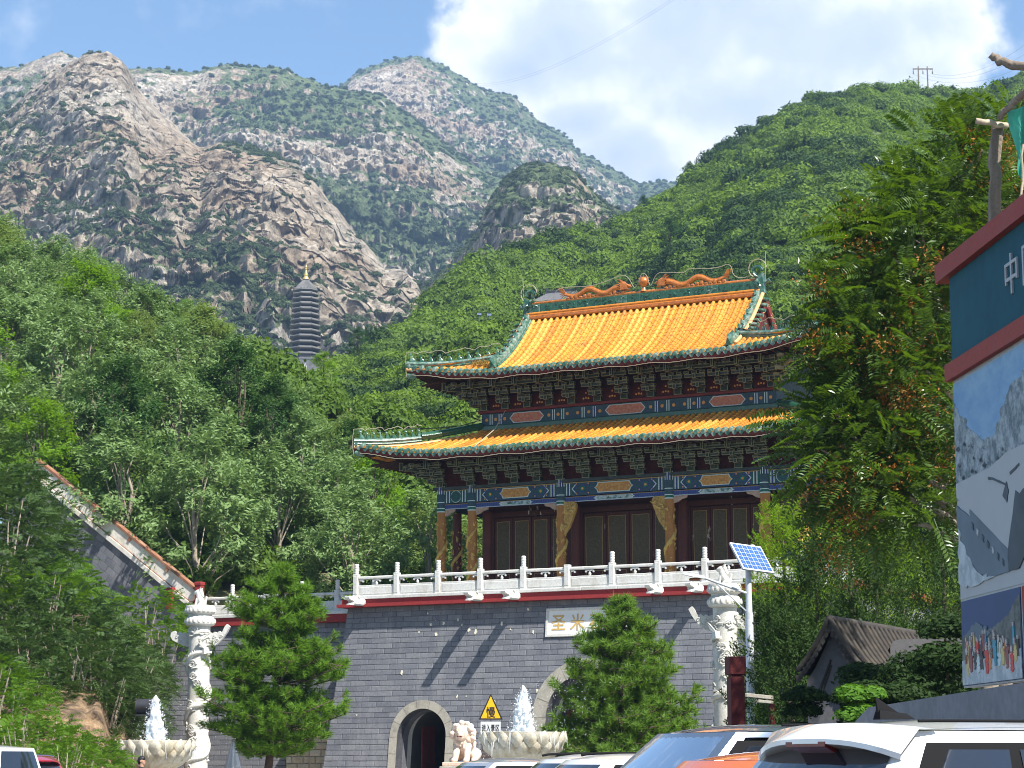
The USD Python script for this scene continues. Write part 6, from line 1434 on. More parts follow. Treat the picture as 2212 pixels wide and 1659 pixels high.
# ------------------------------------------------------------------ pines
leaf('needle_bright', (0.10, 0.20, 0.02), (0.40, 0.55, 0.06), rough=.55, trans=.4, spec=.2)
leaf('needle_deep', (0.11, 0.20, 0.03), (0.42, 0.56, 0.09), rough=.55, trans=.4, spec=.2)
plain('pine_bark', (0.075, 0.05, 0.038), 0.95, 0.4, 5, 0.03, 14)
def pine(rng, h, r, prof, whorls, nb, tufts, L_=.20, nn=34, lean=(0, 0), gap=.0, z0=.18):
    tr = MB(); s_ = np.linspace(0, 1, 10)[:, None]; c = np.array([[0, 0, -.3]]) + np.array([[lean[0], lean[1], h + .1]]) * s_; c[1:, :2] += rng.normal(0, .07, (9, 2)); tr.tube(c, np.linspace(.17, .03, 10), 8)
    P, D = [], []
    for w in range(whorls):
        u = (w + rng.uniform(-.2, .2)) / (whorls - 1) if whorls > 1 else 1; u = np.clip(u, 0, 1); z = h * (z0 + (1 - z0) * u)
        R = r * np.interp(u, *zip(*prof)); k = nb if u < .8 else max(3, nb - 2)
        for j in range(k):
            a = 6.28 * (j + rng.uniform(-.3, .3)) / k + w * 1.3; Rj = R * rng.uniform(.72, 1.1)
            b0 = np.array([np.interp(z / h, s_[:, 0], c[:, i]) for i in range(3)]); dr_ = np.array([math.cos(a), math.sin(a), 0])
            rise = rng.uniform(.05, .35) * (1.1 if u > .6 else .75)
            e = b0 + dr_ * Rj + [0, 0, Rj * rise]; m_ = (b0 + e) / 2 - [0, 0, Rj * .08]
            tr.tube([b0, m_, e], [.05 * (1 - u * .6), .03, .012], 5)
            nt = max(4, int(tufts * (Rj / r + .15)))
            for q in range(nt):
                t = rng.uniform(.32, 1.0) if q else 1.0
                bp = b0 * (1 - t) ** 2 + 2 * m_ * t * (1 - t) + e * t * t
                sd = np.array([-dr_[1], dr_[0], 0]) * rng.normal(0, .26 * Rj * (.35 + .4 * t)) + [0, 0, abs(rng.normal(0, .16)) * Rj * .45 + .02]
                tp = bp + sd + rng.normal(0, .05, 3); dd = dr_ * .7 + sd * .8 + [0, 0, .75] + rng.normal(0, .22, 3)
                P.append(tp); D.append(dd / np.linalg.norm(dd))
                if q % 3 == 0: tr.tube([bp, tp], [.014, .008], 4, False)
    P, D = np.array(P), np.array(D); n = len(P)
    base = np.repeat(P, nn, 0); d = np.repeat(D, nn, 0); along = rng.uniform(-.9, .35, (n * nn, 1)) * L_ * .9
    rad = rng.normal(0, 1, (n * nn, 3)); rad -= d * (rad * d).sum(1, keepdims=True); rad /= np.linalg.norm(rad, axis=1, keepdims=True) + 1e-9
    nd = d * rng.uniform(.35, 1.1, (n * nn, 1)) + rad; nd /= np.linalg.norm(nd, axis=1, keepdims=True)
    b = base + d * along; wv = np.cross(nd, rng.normal(0, 1, (n * nn, 3))); wv /= np.linalg.norm(wv, axis=1, keepdims=True) + 1e-9
    ln = L_ * rng.uniform(.75, 1.2, (n * nn, 1)); V = np.stack([b - wv * .013, b + wv * .013, b + nd * ln], 1).reshape(-1, 3)
    return tr, (V, np.arange(len(V)).reshape(-1, 3))
rp = np.random.default_rng(31)
LPd = 76.0; lpk = 2.16 * FPX / LPd
p = at(573, 1640, LPd); hL = at(600, 1222, LPd)[2]
tr, nd = pine(rp, hL, 2.5, [(0, .55), (.08, 1.0), (.20, 1.05), (.28, .52), (.38, .98), (.50, .88), (.57, .50), (.66, .74), (.74, .64), (.80, .46), (.88, .44), (1, .12)], 17, 7, 27, .25, 46, lean=(.45, 0), z0=.255)
t = thing('pine', 'bright green layered pine in front of the wing wall, left of the gate', 'pine tree', [p[0] , p[1], 0]); obj('trunk', tr, M('pine_bark'), t, smooth=True); obj('crown', nd, M('needle_bright'), t)
RPd = 70.0; p = at(1345, 1640, RPd); hR = at(1340, 1287, RPd)[2]
tr, nd = pine(rp, hR, 2.75, [(0, .95), (.12, 1.05), (.3, 1.0), (.45, .86), (.6, .66), (.75, .50), (.86, .34), (1, .10)], 17, 8, 27, .23, 46, z0=.08)
t = thing('pine', 'dense rounded pine covering the right half of the gate plaque', 'pine tree', [p[0], p[1], 0]); obj('trunk', tr, M('pine_bark'), t, smooth=True); obj('crown', nd, M('needle_deep'), t)

# ------------------------------------------------------------------ tree of heaven on the right, with its brown seed clusters
leaf('leaf_ailanthus', (0.065, 0.120, 0.018), (0.33, 0.42, 0.13), rough=.33, trans=.40, spec=.45)
leaf('seed_cluster', (0.34, 0.16, 0.04), (0.62, 0.38, 0.14), rough=.6, trans=.3)
ra = np.random.default_rng(41)
blobs = [(2090, 345, 40, .9), (2030, 335, 41, .7), (2180, 300, 40, .8), (1965, 445, 40, .85), (2060, 440, 39, 1.0), (1870, 540, 40, .85), (1975, 530, 39, 1.1), (2130, 560, 41, 1.1), (1830, 560, 40, .9), (1770, 640, 39, .8), (1880, 640, 39, 1.1), (2010, 700, 40, 1.2),
         (1790, 750, 38.5, .9), (1900, 800, 39, 1.2), (2020, 860, 40, 1.2), (1740, 700, 38.5, .5), (1790, 860, 38.5, .95), (1730, 930, 38.5, .75), (1850, 960, 39, 1.1), (1970, 980, 40, 1.1), (1700, 985, 38, .5), (1770, 1040, 38.5, .8), (1890, 1080, 39, .9), (2010, 1080, 40, .9), (1800, 1130, 38.5, .6), (2100, 380, 42, 1.0), (2190, 420, 42, .9)]
AP, AD, tips = [], [], []
blobs = [(px + (75 if px < 1800 else 40 if px < 1905 else 0), py, d, r) for px, py, d, r in blobs]
for px, py, d, r in blobs:
    c = at(px, py, d); n = int(118 * r ** 1.6)
    u = ra.normal(0, 1, (n, 3)); u /= np.linalg.norm(u, axis=1, keepdims=True); q = c + u * r * ra.uniform(.35, 1.05, (n, 1)) * [1, 1.1, .85]
    o_ = u + [0, 0, .25] + ra.normal(0, .35, (n, 3)) + np.array([-.35, -.15, 0]); AP.append(q); AD.append(o_); tips.append(c)
AP, AD = np.vstack(AP), np.vstack(AD)
ab = at(2130, 1600, 42.0)
t = thing('tree_of_heaven', 'big feather-leaved tree with brown seed clusters leaning over the temple from the right', 'tree', [ab[0], ab[1], 0.0]); o0 = np.array([ab[0], ab[1], 0])
tr = MB(); trunk = np.array([o0, at(2140, 1200, 42), at(2110, 900, 41.5), at(2085, 640, 41), at(2060, 420, 40.5), at(2050, 300, 40.5)]); tr.tube(trunk - o0, [.24, .2, .16, .12, .07, .03], 9)
for c in tips:
    k = int(np.argmin(np.abs(trunk[:, 2] - (c[2] - 1.4)))); b0 = trunk[k]; m_ = (b0 + c) / 2 + [0, -.2, .25]; tr.tube(np.array([b0, m_, c + [0, 0, .1]]) - o0, [.07, .045, .015], 6)
for a, b_ in (((2080, 780), (1890, 730)), ((2060, 690), (1930, 560)), ((2060, 860), (1880, 720)), ((2085, 1080), (1900, 1010)), ((2000, 640), (1985, 420)), ((2090, 960), (1850, 1080))):
    A_, B_ = at(*a, 40.0), at(*b_, 38.6); tr.tube(np.array([A_, (A_ + B_) / 2 + [0, 0, .12], B_]) - o0, [.075, .05, .02], 7)
obj('trunk', tr, M('bark_pale'), t, smooth=True)
v, f = fronds(ra, AP, AD, .74 * ra.uniform(.7, 1.2, len(AP)), 11, .24, .34, .32); obj('crown', (v - o0, f), M('leaf_ailanthus'), t)
for i in range(56):
    k = ra.integers(0, len(blobs)); px, py, d, r = blobs[k]
    if ra.random() < .35 and py > 800: continue
    c = at(px, py, d); u = ra.normal(0, 1, 3); u[1] = -abs(u[1]); u /= np.linalg.norm(u); q = c + u * r * .95 - o0
    n = 170; pts = q + ra.normal(0, 1, (n, 3)) * [.23, .18, .17]; pts[:, 2] -= .1
    v, f = leaf_quads(ra, pts, ra.normal(0, 1, (n, 3)), ra.uniform(.05, .095, n), .45); obj('seed_cluster', (v, f), M('seed_cluster'), t, kind='stuff')

# thuja-like evergreens below it
leaf('thuja', (0.16, 0.27, 0.02), (0.46, 0.58, 0.07), trans=.5); leaf('thuja_dark_shade', (0.035, 0.070, 0.014), (0.12, 0.19, 0.04), trans=.3)  # dark leaf tone; on the low evergreens it stands in for tree shade
def thuja(rng, h, r, n):
    tr = MB().tube([[0, 0, -.3], [.05, 0, h * .5], [0, .05, h * .95]], [.14, .09, .02], 7); P, A = [], []
    for k in range(230):
        u = rng.uniform(0, 1) ** .85; a = rng.uniform(0, 6.28); R = r * (1 - u ** 1.6) ** .6 * rng.uniform(.75, 1.1) + .1
        q = np.array([R * math.cos(a), R * math.sin(a), h * (.06 + .94 * u)]); d = np.array([math.cos(a) * .8, math.sin(a) * .8, .9]) + rng.normal(0, .25, 3); d /= np.linalg.norm(d)
        m_ = n // 230; t = rng.uniform(-.75, .45, (m_, 1)); spread = (.45 - t) * .42
        P.append(q + d * t * .9 + rng.normal(0, 1, (m_, 3)) * spread * .45); A.append(d + rng.normal(0, .45, (m_, 3)))
    P, A = np.vstack(P), np.vstack(A); nn = len(P); Nn = np.column_stack([P[:, 0], P[:, 1], np.full(nn, r * .4)]) + rng.normal(0, .8 * r, (nn, 3))
    return tr, leaf_quads(rng, P, Nn, rng.uniform(.06, .12, nn), .34, A)
for px, py, d, r, mat, lab in ((1690, 1090, 62, 1.5, 'thuja', 'bright green evergreen beside the solar lamp'), (1830, 1040, 58, 1.7, 'thuja', 'bright green evergreen above the tiled roof of the hut'), (1940, 1090, 60, 1.7, 'thuja', 'green evergreen left of the billboard'), (1760, 1180, 56, 1.5, 'thuja_dark_shade', 'dark evergreen in the middle of the thicket above the hut'),
                               (1890, 1180, 54, 1.6, 'thuja_dark_shade', 'dark evergreen right above the hut roof'), (2030, 1080, 57, 1.6, 'thuja_dark_shade', 'dark evergreen close against the edge of the billboard'), (1660, 1290, 60, 1.2, 'thuja_dark_shade', 'low evergreen behind the solar lamp pole'), (1700, 1330, 53, 1.3, 'thuja_dark_shade', 'dark low evergreen left of the hut gable')):
    p = at(px, py, d); h = p[2] + .1; tr, lv = thuja(ra, h, r, 27600)
    t = thing('evergreen', lab, 'evergreen tree', [p[0], p[1], 0]); obj('trunk', tr, M('bark'), t, smooth=True); obj('crown', lv, M(mat), t)
# ------------------------------------------------------------------ carved dragon columns
import manifold3d as m3
weathered('carved_marble', (0.53, 0.515, 0.475), (0.36, 0.33, 0.27), 0.5, 1.6, 0.6, 0.006, 22)
weathered('carved_marble_grey', (0.48, 0.465, 0.42), (0.30, 0.28, 0.24), 0.6, 1.8, 0.65, 0.006, 22)
def blob(pairs, edge=.04, it=8, refine=True):
    """union of hulls of spheres ((p, r), (p, r), ...), remeshed and smoothed"""
    parts = []
    for pr in pairs:
        parts.append(m3.Manifold.batch_hull([m3.Manifold.sphere(r, 12).translate(tuple(map(float, p))) for p, r in pr]))
    u = m3.Manifold.batch_boolean(parts, m3.OpType.Add)
    if refine: u = u.refine_to_length(edge)
    g = u.to_mesh(); t = trimesh.Trimesh(g.vert_properties[:, :3], g.tri_verts, process=True)
    if it: trimesh.smoothing.filter_taubin(t, iterations=it)
    return t
def scroll(m, x, z, r, R, turns=1.5, th=.035, sgn=1):
    """a cloud scroll lying on the shaft of radius R at angle x, height z"""
    t = np.linspace(0, turns * 6.28, 18); rr = r * (1 - .8 * t / t[-1])
    a = x + sgn * rr * np.cos(t) / R; c = np.stack([(R + .015) * np.cos(a), (R + .015) * np.sin(a), z + rr * np.sin(t)], 1)
    m.tube(c, th, 5)
def dragon_column(name_label, loc, rz, mat, seed, phase):
    r_ = np.random.default_rng(seed); t = thing('dragon_column', name_label, 'column', loc, rz)
    R = .42
    obj('plinth', MB().rbox(-.8, .8, -.8, .8, -.2, .45, .04).lathe([(.7, .45), (.72, .55), (.55, .68), (.5, .75)], 24), M(mat), t)
    obj('shaft', MB().lathe([(R + .02, .7), (R, 1.0), (R * .97, 6.75)], 28), M(mat), t, smooth=40)
    th = np.linspace(0, 2 * np.pi * 2.3, 150); u = th / th[-1]; zz = 1.2 + 4.6 * u + .12 * np.sin(th * 2)
    m = MB(); Rr = R + .01; a = phase + th; rad = .095 * np.clip(np.interp(u, [0, .1, .5, .9, 1], [.3, .8, 1.05, .95, .8]), .1, 2)
    c = np.stack([Rr * np.cos(a), Rr * np.sin(a), zz], 1); m.tube(c, rad, 8)
    for k in range(3, 148, 2):
        o = c[k] / np.linalg.norm(c[k][:2]) * [1, 1, 0]; tn = c[k + 1] - c[k]; tn /= np.linalg.norm(tn); up = np.cross(o, tn)
        m.hull(c[k] + np.array([up * rad[k] * .9 - tn * .04, up * rad[k] * .9 + tn * .04, up * (rad[k] + .07) + tn * .05, up * rad[k] + o * .05, up * rad[k] - o * .02]))
    e = c[-1]; o = e * [1, 1, 0] / np.linalg.norm(e[:2]); s_ = np.array([-o[1], o[0], 0]); up = np.array([0, 0, 1.0])
    f = lambda a_, b_, d_: e + s_ * a_ + up * b_ + o * d_
    m.hull([f(-.12, -.12, 0), f(.18, -.12, 0), f(-.12, .15, 0), f(.16, .16, 0), f(-.05, -.1, .16), f(.14, -.1, .16), f(-.05, .13, .16), f(.12, .14, .17)])
    m.hull([f(.1, -.1, .02), f(.1, .02, .02), f(.34, -.12, .06), f(.34, -.03, .08), f(.12, -.08, .17), f(.32, -.1, .15), f(.3, .0, .12)])
    m.hull([f(.08, -.2, .03), f(.26, -.22, .08), f(.1, -.14, .14), f(.24, -.17, .14), f(.06, -.16, .02)])
    for k in range(6): m.tube([f(-.05 + .03 * k, .12, .1), f(-.16 - .02 * k, .22 + .05 * k, .12), f(-.14 + .09 * k - .2, .42 + .05 * (k % 3), .06)], [.035, .03, .012], 5)
    obj('dragon_relief', m, M(mat), t, smooth=50)
    m = MB()
    for k in range(46):
        z = r_.uniform(1.0, 6.6); a_ = r_.uniform(0, 6.28); scroll(m, a_, z, r_.uniform(.10, .19), R, 1.6, r_.uniform(.028, .042), r_.choice([-1, 1]))
        q = np.array([(R + .005) * math.cos(a_ + .4), (R + .005) * math.sin(a_ + .4), z - .15]); m.hull(q + r_.normal(0, 1, (9, 3)) * [.05, .05, .035])
        tl = np.array([[(R + .02) * math.cos(a_ + j), (R + .02) * math.sin(a_ + j), z - .18 + .05 * math.sin(4 * j)] for j in np.linspace(0, .6, 5)]); m.tube(tl, [.03, .035, .03, .02, .008], 5)
    obj('cloud_relief', m, M(mat), t, smooth=50)
    cap = MB(); cap.lathe([(R, 6.7), (.54, 6.74), (.58, 6.80), (.57, 6.95), (.50, 7.06), (.45, 7.10), (.46, 7.16), (.55, 7.20), (.58, 7.28), (.57, 7.44), (.54, 7.50), (.001, 7.50)], 28)
    obj('capital', cap, M(mat), t, smooth=40)
    pm = MB()
    for k in range(20):
        a_ = k * 6.283 / 20
        for z0, z1, rr in ((6.80, 7.02, .565), (7.22, 7.42, .565)):
            cc = np.array([rr * math.cos(a_), rr * math.sin(a_), (z0 + z1) / 2]); tn = np.array([-math.sin(a_), math.cos(a_), 0]); oo = np.array([math.cos(a_), math.sin(a_), 0]); h = (z1 - z0) / 2
            pm.hull([cc + tn * .07 + [0, 0, h * .5], cc - tn * .07 + [0, 0, h * .5], cc + tn * .07 - [0, 0, h * .8], cc - tn * .07 - [0, 0, h * .8], cc + [0, 0, h], cc + oo * .05, cc + oo * .045 - [0, 0, h * .7], cc + oo * .03 + tn * .05, cc + oo * .03 - tn * .05])
    obj('lotus_petals', pm, M(mat), t, smooth=50, kind='stuff')
    # cloud boards left and right below the capital
    def cloud_board(sgn, curl):
        pts = [(.30, -.28)] + [(.34 + .16 * k + .06 * math.cos(q), -.30 + .05 * k + .07 * math.sin(q)) for k in range(3) for q in (-2.4, -1.4, -.4)]
        if curl: pts += [(.95, -.02), (1.12, .22), (1.22, .42), (1.12, .50), (1.04, .40), (.98, .26)]
        else: pts += [(1.08, -.05), (1.16, .10), (1.12, .24), (1.0, .28)]
        pts += [(.90, .17), (.82, .24), (.72, .16), (.64, .22), (.55, .16), (.44, .2), (.30, .12)]
        p = Polygon([(sgn * a_, b_) for a_, b_ in pts]).buffer(.035).buffer(-.02)
        m = MB().prism(p, -.075, .075, (np.array([0, 0, 6.25]), np.array([1.0, 0, 0]), np.array([0, 0, 1.0]), np.array([0, -1.0, 0])))
        for k, (cx, cz) in enumerate(((.48, -.12), (.62, .04), (.74, -.10), (.9, .06))):
            tt = np.linspace(0, 8, 16); rr = .075 * (1 - tt / 9.5); m.tube(np.stack([sgn * cx + rr * np.cos(tt), np.full(16, -.085), 6.25 + cz + rr * np.sin(tt)], 1), .018, 4)
        return m
    obj('cloud_board', cloud_board(1, True), M(mat), t); obj('cloud_board', cloud_board(-1, False if seed == 1 else True), M(mat), t)
    # seated beast on top, looking left
    b = blob([[((.10, 0, 7.56), .14), ((-.02, 0, 7.75), .13)], [((-.02, 0, 7.75), .13), ((-.08, 0, 7.95), .11)], [((-.10, 0, 8.02), .11), ((-.20, 0, 7.99), .075)], [((-.12, .07, 7.75), .055), ((-.16, .08, 7.53), .05)], [((-.12, -.07, 7.75), .055), ((-.16, -.08, 7.53), .05)],
              [((.12, .10, 7.58), .09), ((-.02, .14, 7.53), .05)], [((.12, -.10, 7.58), .09), ((-.02, -.14, 7.53), .05)], [((.0, 0, 8.06), .09), ((.08, 0, 7.86), .07)], [((.2, 0, 7.6), .05), ((.24, 0, 7.82), .045)], [((-.03, .07, 8.1), .03), ((.03, .09, 8.17), .02)], [((-.03, -.07, 8.1), .03), ((.03, -.09, 8.17), .02)]], .05, 4)
    obj('seated_beast', MB().tm(b), M(mat), t, smooth=True)
pL = at(425, 1640, 85.0); pR = at(1571, 1640, 74.8)
dragon_column('left carved white dragon column behind the left fountain bowl', [pL[0], pL[1], 0], -14, 'carved_marble', 1, 3.6)
dragon_column('right carved dragon column beside the dark red post and solar lamp', [pR[0], pR[1], 0], -14, 'carved_marble_grey', 2, 2.2)

# ------------------------------------------------------------------ lotus fountains
weathered('bowl_stone', (0.47, 0.44, 0.36), (0.30, 0.23, 0.12), 0.75, 2.2, 0.5, 0.008, 18)
L['foam'] = usdkit.material(stage, '/World/Looks/foam', {'tc': ('texture_coordinate', {}), 'n': ('noise_texture', {'scale': 9.0, 'detail': 5.0}), 'r': ('rgb_ramp', {'ramp': [(.3, (.62, .68, .74)), (.6, (.86, .88, .90))]}),
    'd': ('principled_bsdf', {'roughness': .35, 'specular_ior_level': .5}), 't': ('translucent_bsdf', {'color': (.8, .85, .9)}), 'm': ('mix_closure', {'fac': .4}), 'b': ('bump', {'distance': .04})},
    [('tc.object', 'n.vector'), ('n.fac', 'r.fac'), ('r.color', 'd.base_color'), ('n.fac', 'b.height'), ('b.normal', 'd.normal'), ('d.BSDF', 'm.closure1'), ('t.BSDF', 'm.closure2')], surface='m.closure')
L['spray'] = usdkit.material(stage, '/World/Looks/spray', {'p': ('principled_bsdf', {'base_color': (.8, .83, .86), 'roughness': .2}), 'tr': ('transparent_bsdf', {}), 'm': ('mix_closure', {'fac': .62})},
    [('p.BSDF', 'm.closure1'), ('tr.BSDF', 'm.closure2')], surface='m.closure')
L['pool_water'] = usdkit.material(stage, '/World/Looks/pool_water', {'p': ('principled_bsdf', {'base_color': (.25, .3, .3), 'roughness': .08})}, [], surface='p.BSDF')
def fountain(loc, rim, R, jet_h, jet_w, label, jlabel, seed, spray_n, spray_dx):
    r_ = np.random.default_rng(seed); t = thing('lotus_fountain', label, 'fountain', loc, 20 * seed)
    z0 = rim - 1.0
    obj('pedestal', MB().lathe([(.9, 0), (.9, .25), (.45, .4), (.40, z0 - .15), (.6, z0)], 20), M('bowl_stone'), t, smooth=40)
    obj('bowl', MB().lathe([(.35, z0), (.75 * R, z0 + .22), (.93 * R, z0 + .6), (.97 * R, rim - .03), (.90 * R, rim - .02), (.85 * R, rim - .2), (.001, rim - .22)], 36), M('bowl_stone'), t, smooth=40)
    obj('water', MB().lathe([(.87 * R, rim - .09), (.001, rim - .085)], 30), M('pool_water'), t)
    for row, (zz0, zz1, ra_, rb_, n, off_) in enumerate(((z0 + .50, rim + .02, .93, 1.02, 18, 0), (z0 + .20, rim - .32, .74, .97, 18, .5), (z0 - .02, z0 + .42, .42, .82, 14, 0))):
        for k in range(n):
            a_ = 6.2832 * (k + off_) / n; w = 3.1416 / n * .97; oo = lambda q: np.array([math.cos(a_ + q), math.sin(a_ + q), 0])
            ra2, rb2 = ra_ * R, rb_ * R; zm = zz0 * .45 + zz1 * .55; rm = ra2 * .45 + rb2 * .55
            pts = [oo(0) * (ra2 + .0) + [0, 0, zz0], oo(-w * .7) * ra2 + [0, 0, zz0 + .06], oo(w * .7) * ra2 + [0, 0, zz0 + .06], oo(-w) * rm + [0, 0, zm], oo(w) * rm + [0, 0, zm], oo(0) * (rm + .15) + [0, 0, zm - .03], oo(-w * .5) * (rm + .115) + [0, 0, zm], oo(w * .5) * (rm + .115) + [0, 0, zm],
                   oo(-w * .55) * rb2 + [0, 0, zz1 - .10], oo(w * .55) * rb2 + [0, 0, zz1 - .10], oo(0) * (rb2 + .03) + [0, 0, zz1], oo(0) * (rb2 - .06) + [0, 0, zz1 - .04]]
            obj('petal', MB().hull(pts), M('bowl_stone'), t, smooth=50)
    # the jet: a ragged white column of water
    j = thing('water_jet', jlabel, 'water jet', loc)
    zz = np.linspace(0, 1, 64); th = np.linspace(0, 6.2832, 41)[:-1]
    prof = jet_w * np.interp(zz, [0, .15, .4, .7, .9, 1], [1.0, .88, .78, .55, .33, .04])
    P = np.array([[[p * math.cos(a_), p * math.sin(a_), rim - .1 + (jet_h + .1) * q] for a_ in th] for q, p in zip(zz, prof)])
    nn = fbm(P * [13, 13, 3.2] + seed * 7, 4, seed) - .5; dirs = P * [1, 1, 0]; dirs /= np.linalg.norm(dirs, axis=-1, keepdims=True) + 1e-6
    P = P + dirs * (nn * 1.35 * jet_w * np.interp(zz, [0, .5, 1], [1.3, .9, .35])[:, None])[..., None]
    P = np.concatenate([P, P[:, :1]], 1); obj('water_column', MB().grid(P), M('foam'), j, smooth=True)
    sp_ = MB(); n = 520
    q = r_.uniform(0, 1, n) ** 1.2; a_ = r_.uniform(0, 6.28, n); rad = jet_w * np.interp(q, [0, .4, 1], [1.15, .85, .4]) * r_.uniform(.8, 1.6, n)
    c = np.stack([rad * np.cos(a_), rad * np.sin(a_), rim + jet_h * q * .9], 1)
    v, f = leaf_quads(r_, c, r_.normal(0, 1, (n, 3)), r_.uniform(.02, .07, n), .6); obj('splash', (v, f), M('foam'), j, kind='stuff')
    n = spray_n; c = np.stack([r_.normal(spray_dx, .9, n), r_.normal(0, .6, n), rim + r_.uniform(-1.6, 1.6, n)], 1); v, f = leaf_quads(r_, c, r_.normal(0, 1, (n, 3)), r_.uniform(.012, .035, n), .8); obj('droplets', (v, f), M('foam'), j, kind='stuff')
    st_ = MB()
    for k in range(34):      # threads of water running over the rim
        a_ = r_.uniform(0, 6.28); b0 = R * r_.uniform(1.0, 1.07); z1 = rim - r_.uniform(-.02, .3); h = r_.uniform(.12, .7)
        st_.tube([[b0 * math.cos(a_), b0 * math.sin(a_), z1], [(b0 + .05) * math.cos(a_), (b0 + .05) * math.sin(a_), z1 - h * .5], [(b0 + .06) * math.cos(a_ + .02), (b0 + .06) * math.sin(a_ + .02), z1 - h]], [.006, .009, .003], 4)
    obj('falling_threads', st_, M('spray'), j, kind='stuff')
fr_ = at(1130, 1640, 68.0); fl_ = at(333, 1640, 73.0)
fountain([fr_[0], fr_[1], 0], at(1130, 1580, 68)[2], 1.25, (1580 - 1482) / 69.9, .30, 'right lotus-bowl fountain in front of the gate wall', 'white water jet of the right fountain before the gate wall', 1, 900, 1.0)
fountain([fl_[0], fl_[1], 0], at(333, 1598, 73)[2], 1.24, (1597 - 1502) / 65.1, .29, 'left lotus-bowl fountain in front of the rock bank', 'white water jet of the left fountain beside the dragon column', 2, 500, .8)

# ------------------------------------------------------------------ stone lion
weathered('lion_stone', (0.62, 0.47, 0.37), (0.70, 0.62, 0.54), 0.8, 1.8, 0.75, 0.01, 16)
pl_ = at(1005, 1640, 82.0); LN = thing('stone_lion', 'pale pink stone lion seated on a pedestal right of the small arch', 'lion statue', [pl_[0], pl_[1], 0], -22)
zb = 1.55
rl = np.random.default_rng(6)
S = lambda x, y, z, r: ((x, y, zb + z), r)
parts = [[S(0, .35, .38, .33), S(0, .0, .62, .31)], [S(0, .0, .62, .31), S(0, -.15, .86, .27)], [S(.0, -.30, 1.08, .26), S(0, -.22, 1.02, .30)], [S(0, -.42, 1.02, .15), S(0, -.50, .98, .13)], [S(0, -.44, .90, .12), S(0, -.36, .92, .14)], [S(.0, -.50, 1.10, .06), S(0, -.58, 1.04, .06)],
         [S(.2, -.2, .62, .14), S(.23, -.38, .30, .11), S(.23, -.40, .1, .11)], [S(-.2, -.2, .62, .14), S(-.23, -.38, .30, .11), S(-.23, -.40, .1, .11)], [S(.23, -.40, .08, .11), S(.24, -.56, .07, .09)], [S(-.23, -.40, .08, .11), S(-.24, -.56, .07, .09)],
         [S(.30, .30, .30, .22), S(.36, .05, .18, .16)], [S(-.30, .30, .30, .22), S(-.36, .05, .18, .16)], [S(.38, .05, .1, .1), S(.40, -.18, .08, .09)], [S(-.38, .05, .1, .1), S(-.50, -.12, .08, .10)], [S(.0, .6, .3, .10), S(.05, .72, .7, .09)], [S(.17, -.2, 1.30, .05), S(.22, -.22, 1.36, .04)], [S(-.17, -.2, 1.30, .05), S(-.22, -.22, 1.36, .04)]]
for k in range(60):
    a_ = rl.uniform(-2.6, 2.6) + 1.57; h = rl.uniform(.5, 1.28); rr = .31 - .06 * abs(h - .85); parts.append([S(rr * math.cos(a_), .02 + rr * .9 * math.sin(a_) - .12 * (h > .8), h, .085), S(rr * 1.1 * math.cos(a_), .02 + rr * math.sin(a_) - .12 * (h > .8), h - .09, .06)])
for k in range(34):
    a_ = 6.2832 * k / 34; q_ = rl.uniform(.30, .40); parts.append([S(q_ * math.cos(a_), -.26 + rl.uniform(-.06, .1), 1.04 + q_ * math.sin(a_) * 1.05, rl.uniform(.085, .115)), S(q_ * 1.22 * math.cos(a_), -.2, 1.0 + q_ * 1.2 * math.sin(a_), .07)])
for k in range(16):
    a_ = rl.uniform(3.6, 5.8); parts.append([S(.27 * math.cos(a_), -.08 + .24 * math.sin(a_), rl.uniform(.55, .85), .06), S(.24 * math.cos(a_), -.1 + .26 * math.sin(a_), rl.uniform(.45, .7), .04)])
for s_ in (-1, 1): parts.append([S(s_ * .10, -.50, 1.14, .045), S(s_ * .14, -.46, 1.15, .04)])
lb = blob(parts, .05, 3); obj('lion_body', MB().tm(lb), M('lion_stone'), LN, smooth=True)
mo = MB().hull(np.array([[-.09, -.60, .955], [.09, -.60, .955], [-.11, -.52, .93], [.11, -.52, .93], [-.08, -.58, .90], [.08, -.58, .90], [0, -.62, .93]]) + [0, 0, zb]); obj('mouth', mo, M('door_red'), LN)
b = MB(); b.rbox(-.62, .62, -.72, .82, zb - .14, zb, .02); obj('slab', b, M('lion_stone'), LN)
b = MB(); b.rbox(-.72, .72, -.82, .92, 0, .30, .03); b.rbox(-.62, .62, -.72, .82, .30, zb - .30, .02); b.rbox(-.70, .70, -.80, .90, zb - .30, zb - .15, .03)
for k in range(9):
    b.hull(np.array([[-.62 + .155 * k, -.80, zb - .30], [-.5 + .155 * k, -.80, zb - .30], [-.56 + .155 * k, -.80, zb - .40], [-.6 + .155 * k, -.74, zb - .32], [-.52 + .155 * k, -.74, zb - .32]]))
obj('pedestal', b, M('arch_stone'), LN)

# ------------------------------------------------------------------ warning sign
plain('sign_yellow', (0.62, 0.36, 0.01), 0.45, 0.12, 6); plain('sign_black', (0.02, 0.016, 0.014), 0.5, 0.5, 20); plain('sign_white', (0.48, 0.50, 0.52), 0.45, 0.08, 6); plain('galv', (0.32, 0.33, 0.34), 0.45, 0.15, 8, metal=.6)
weathered('sign_dark', (0.045, 0.03, 0.03), (0.3, 0.28, 0.27), 0.6, 8.0)
ps = at(1060, 1640, 86.0); SG = thing('warning_sign', 'yellow triangular slow-down sign with white plates on one pole beside the lion', 'road sign', [ps[0], ps[1], 0], -6)
sk_ = 2.16 * FPX / 86.0; zy = lambda y: EYE + (1652 - y) / sk_
def tri(s): return Polygon([(-.455 * s, zy(1556) + (1 - s) * .28), (.455 * s, zy(1556) + (1 - s) * .28), (0, zy(1503) - (1 - s) * .5)]).buffer(.012)
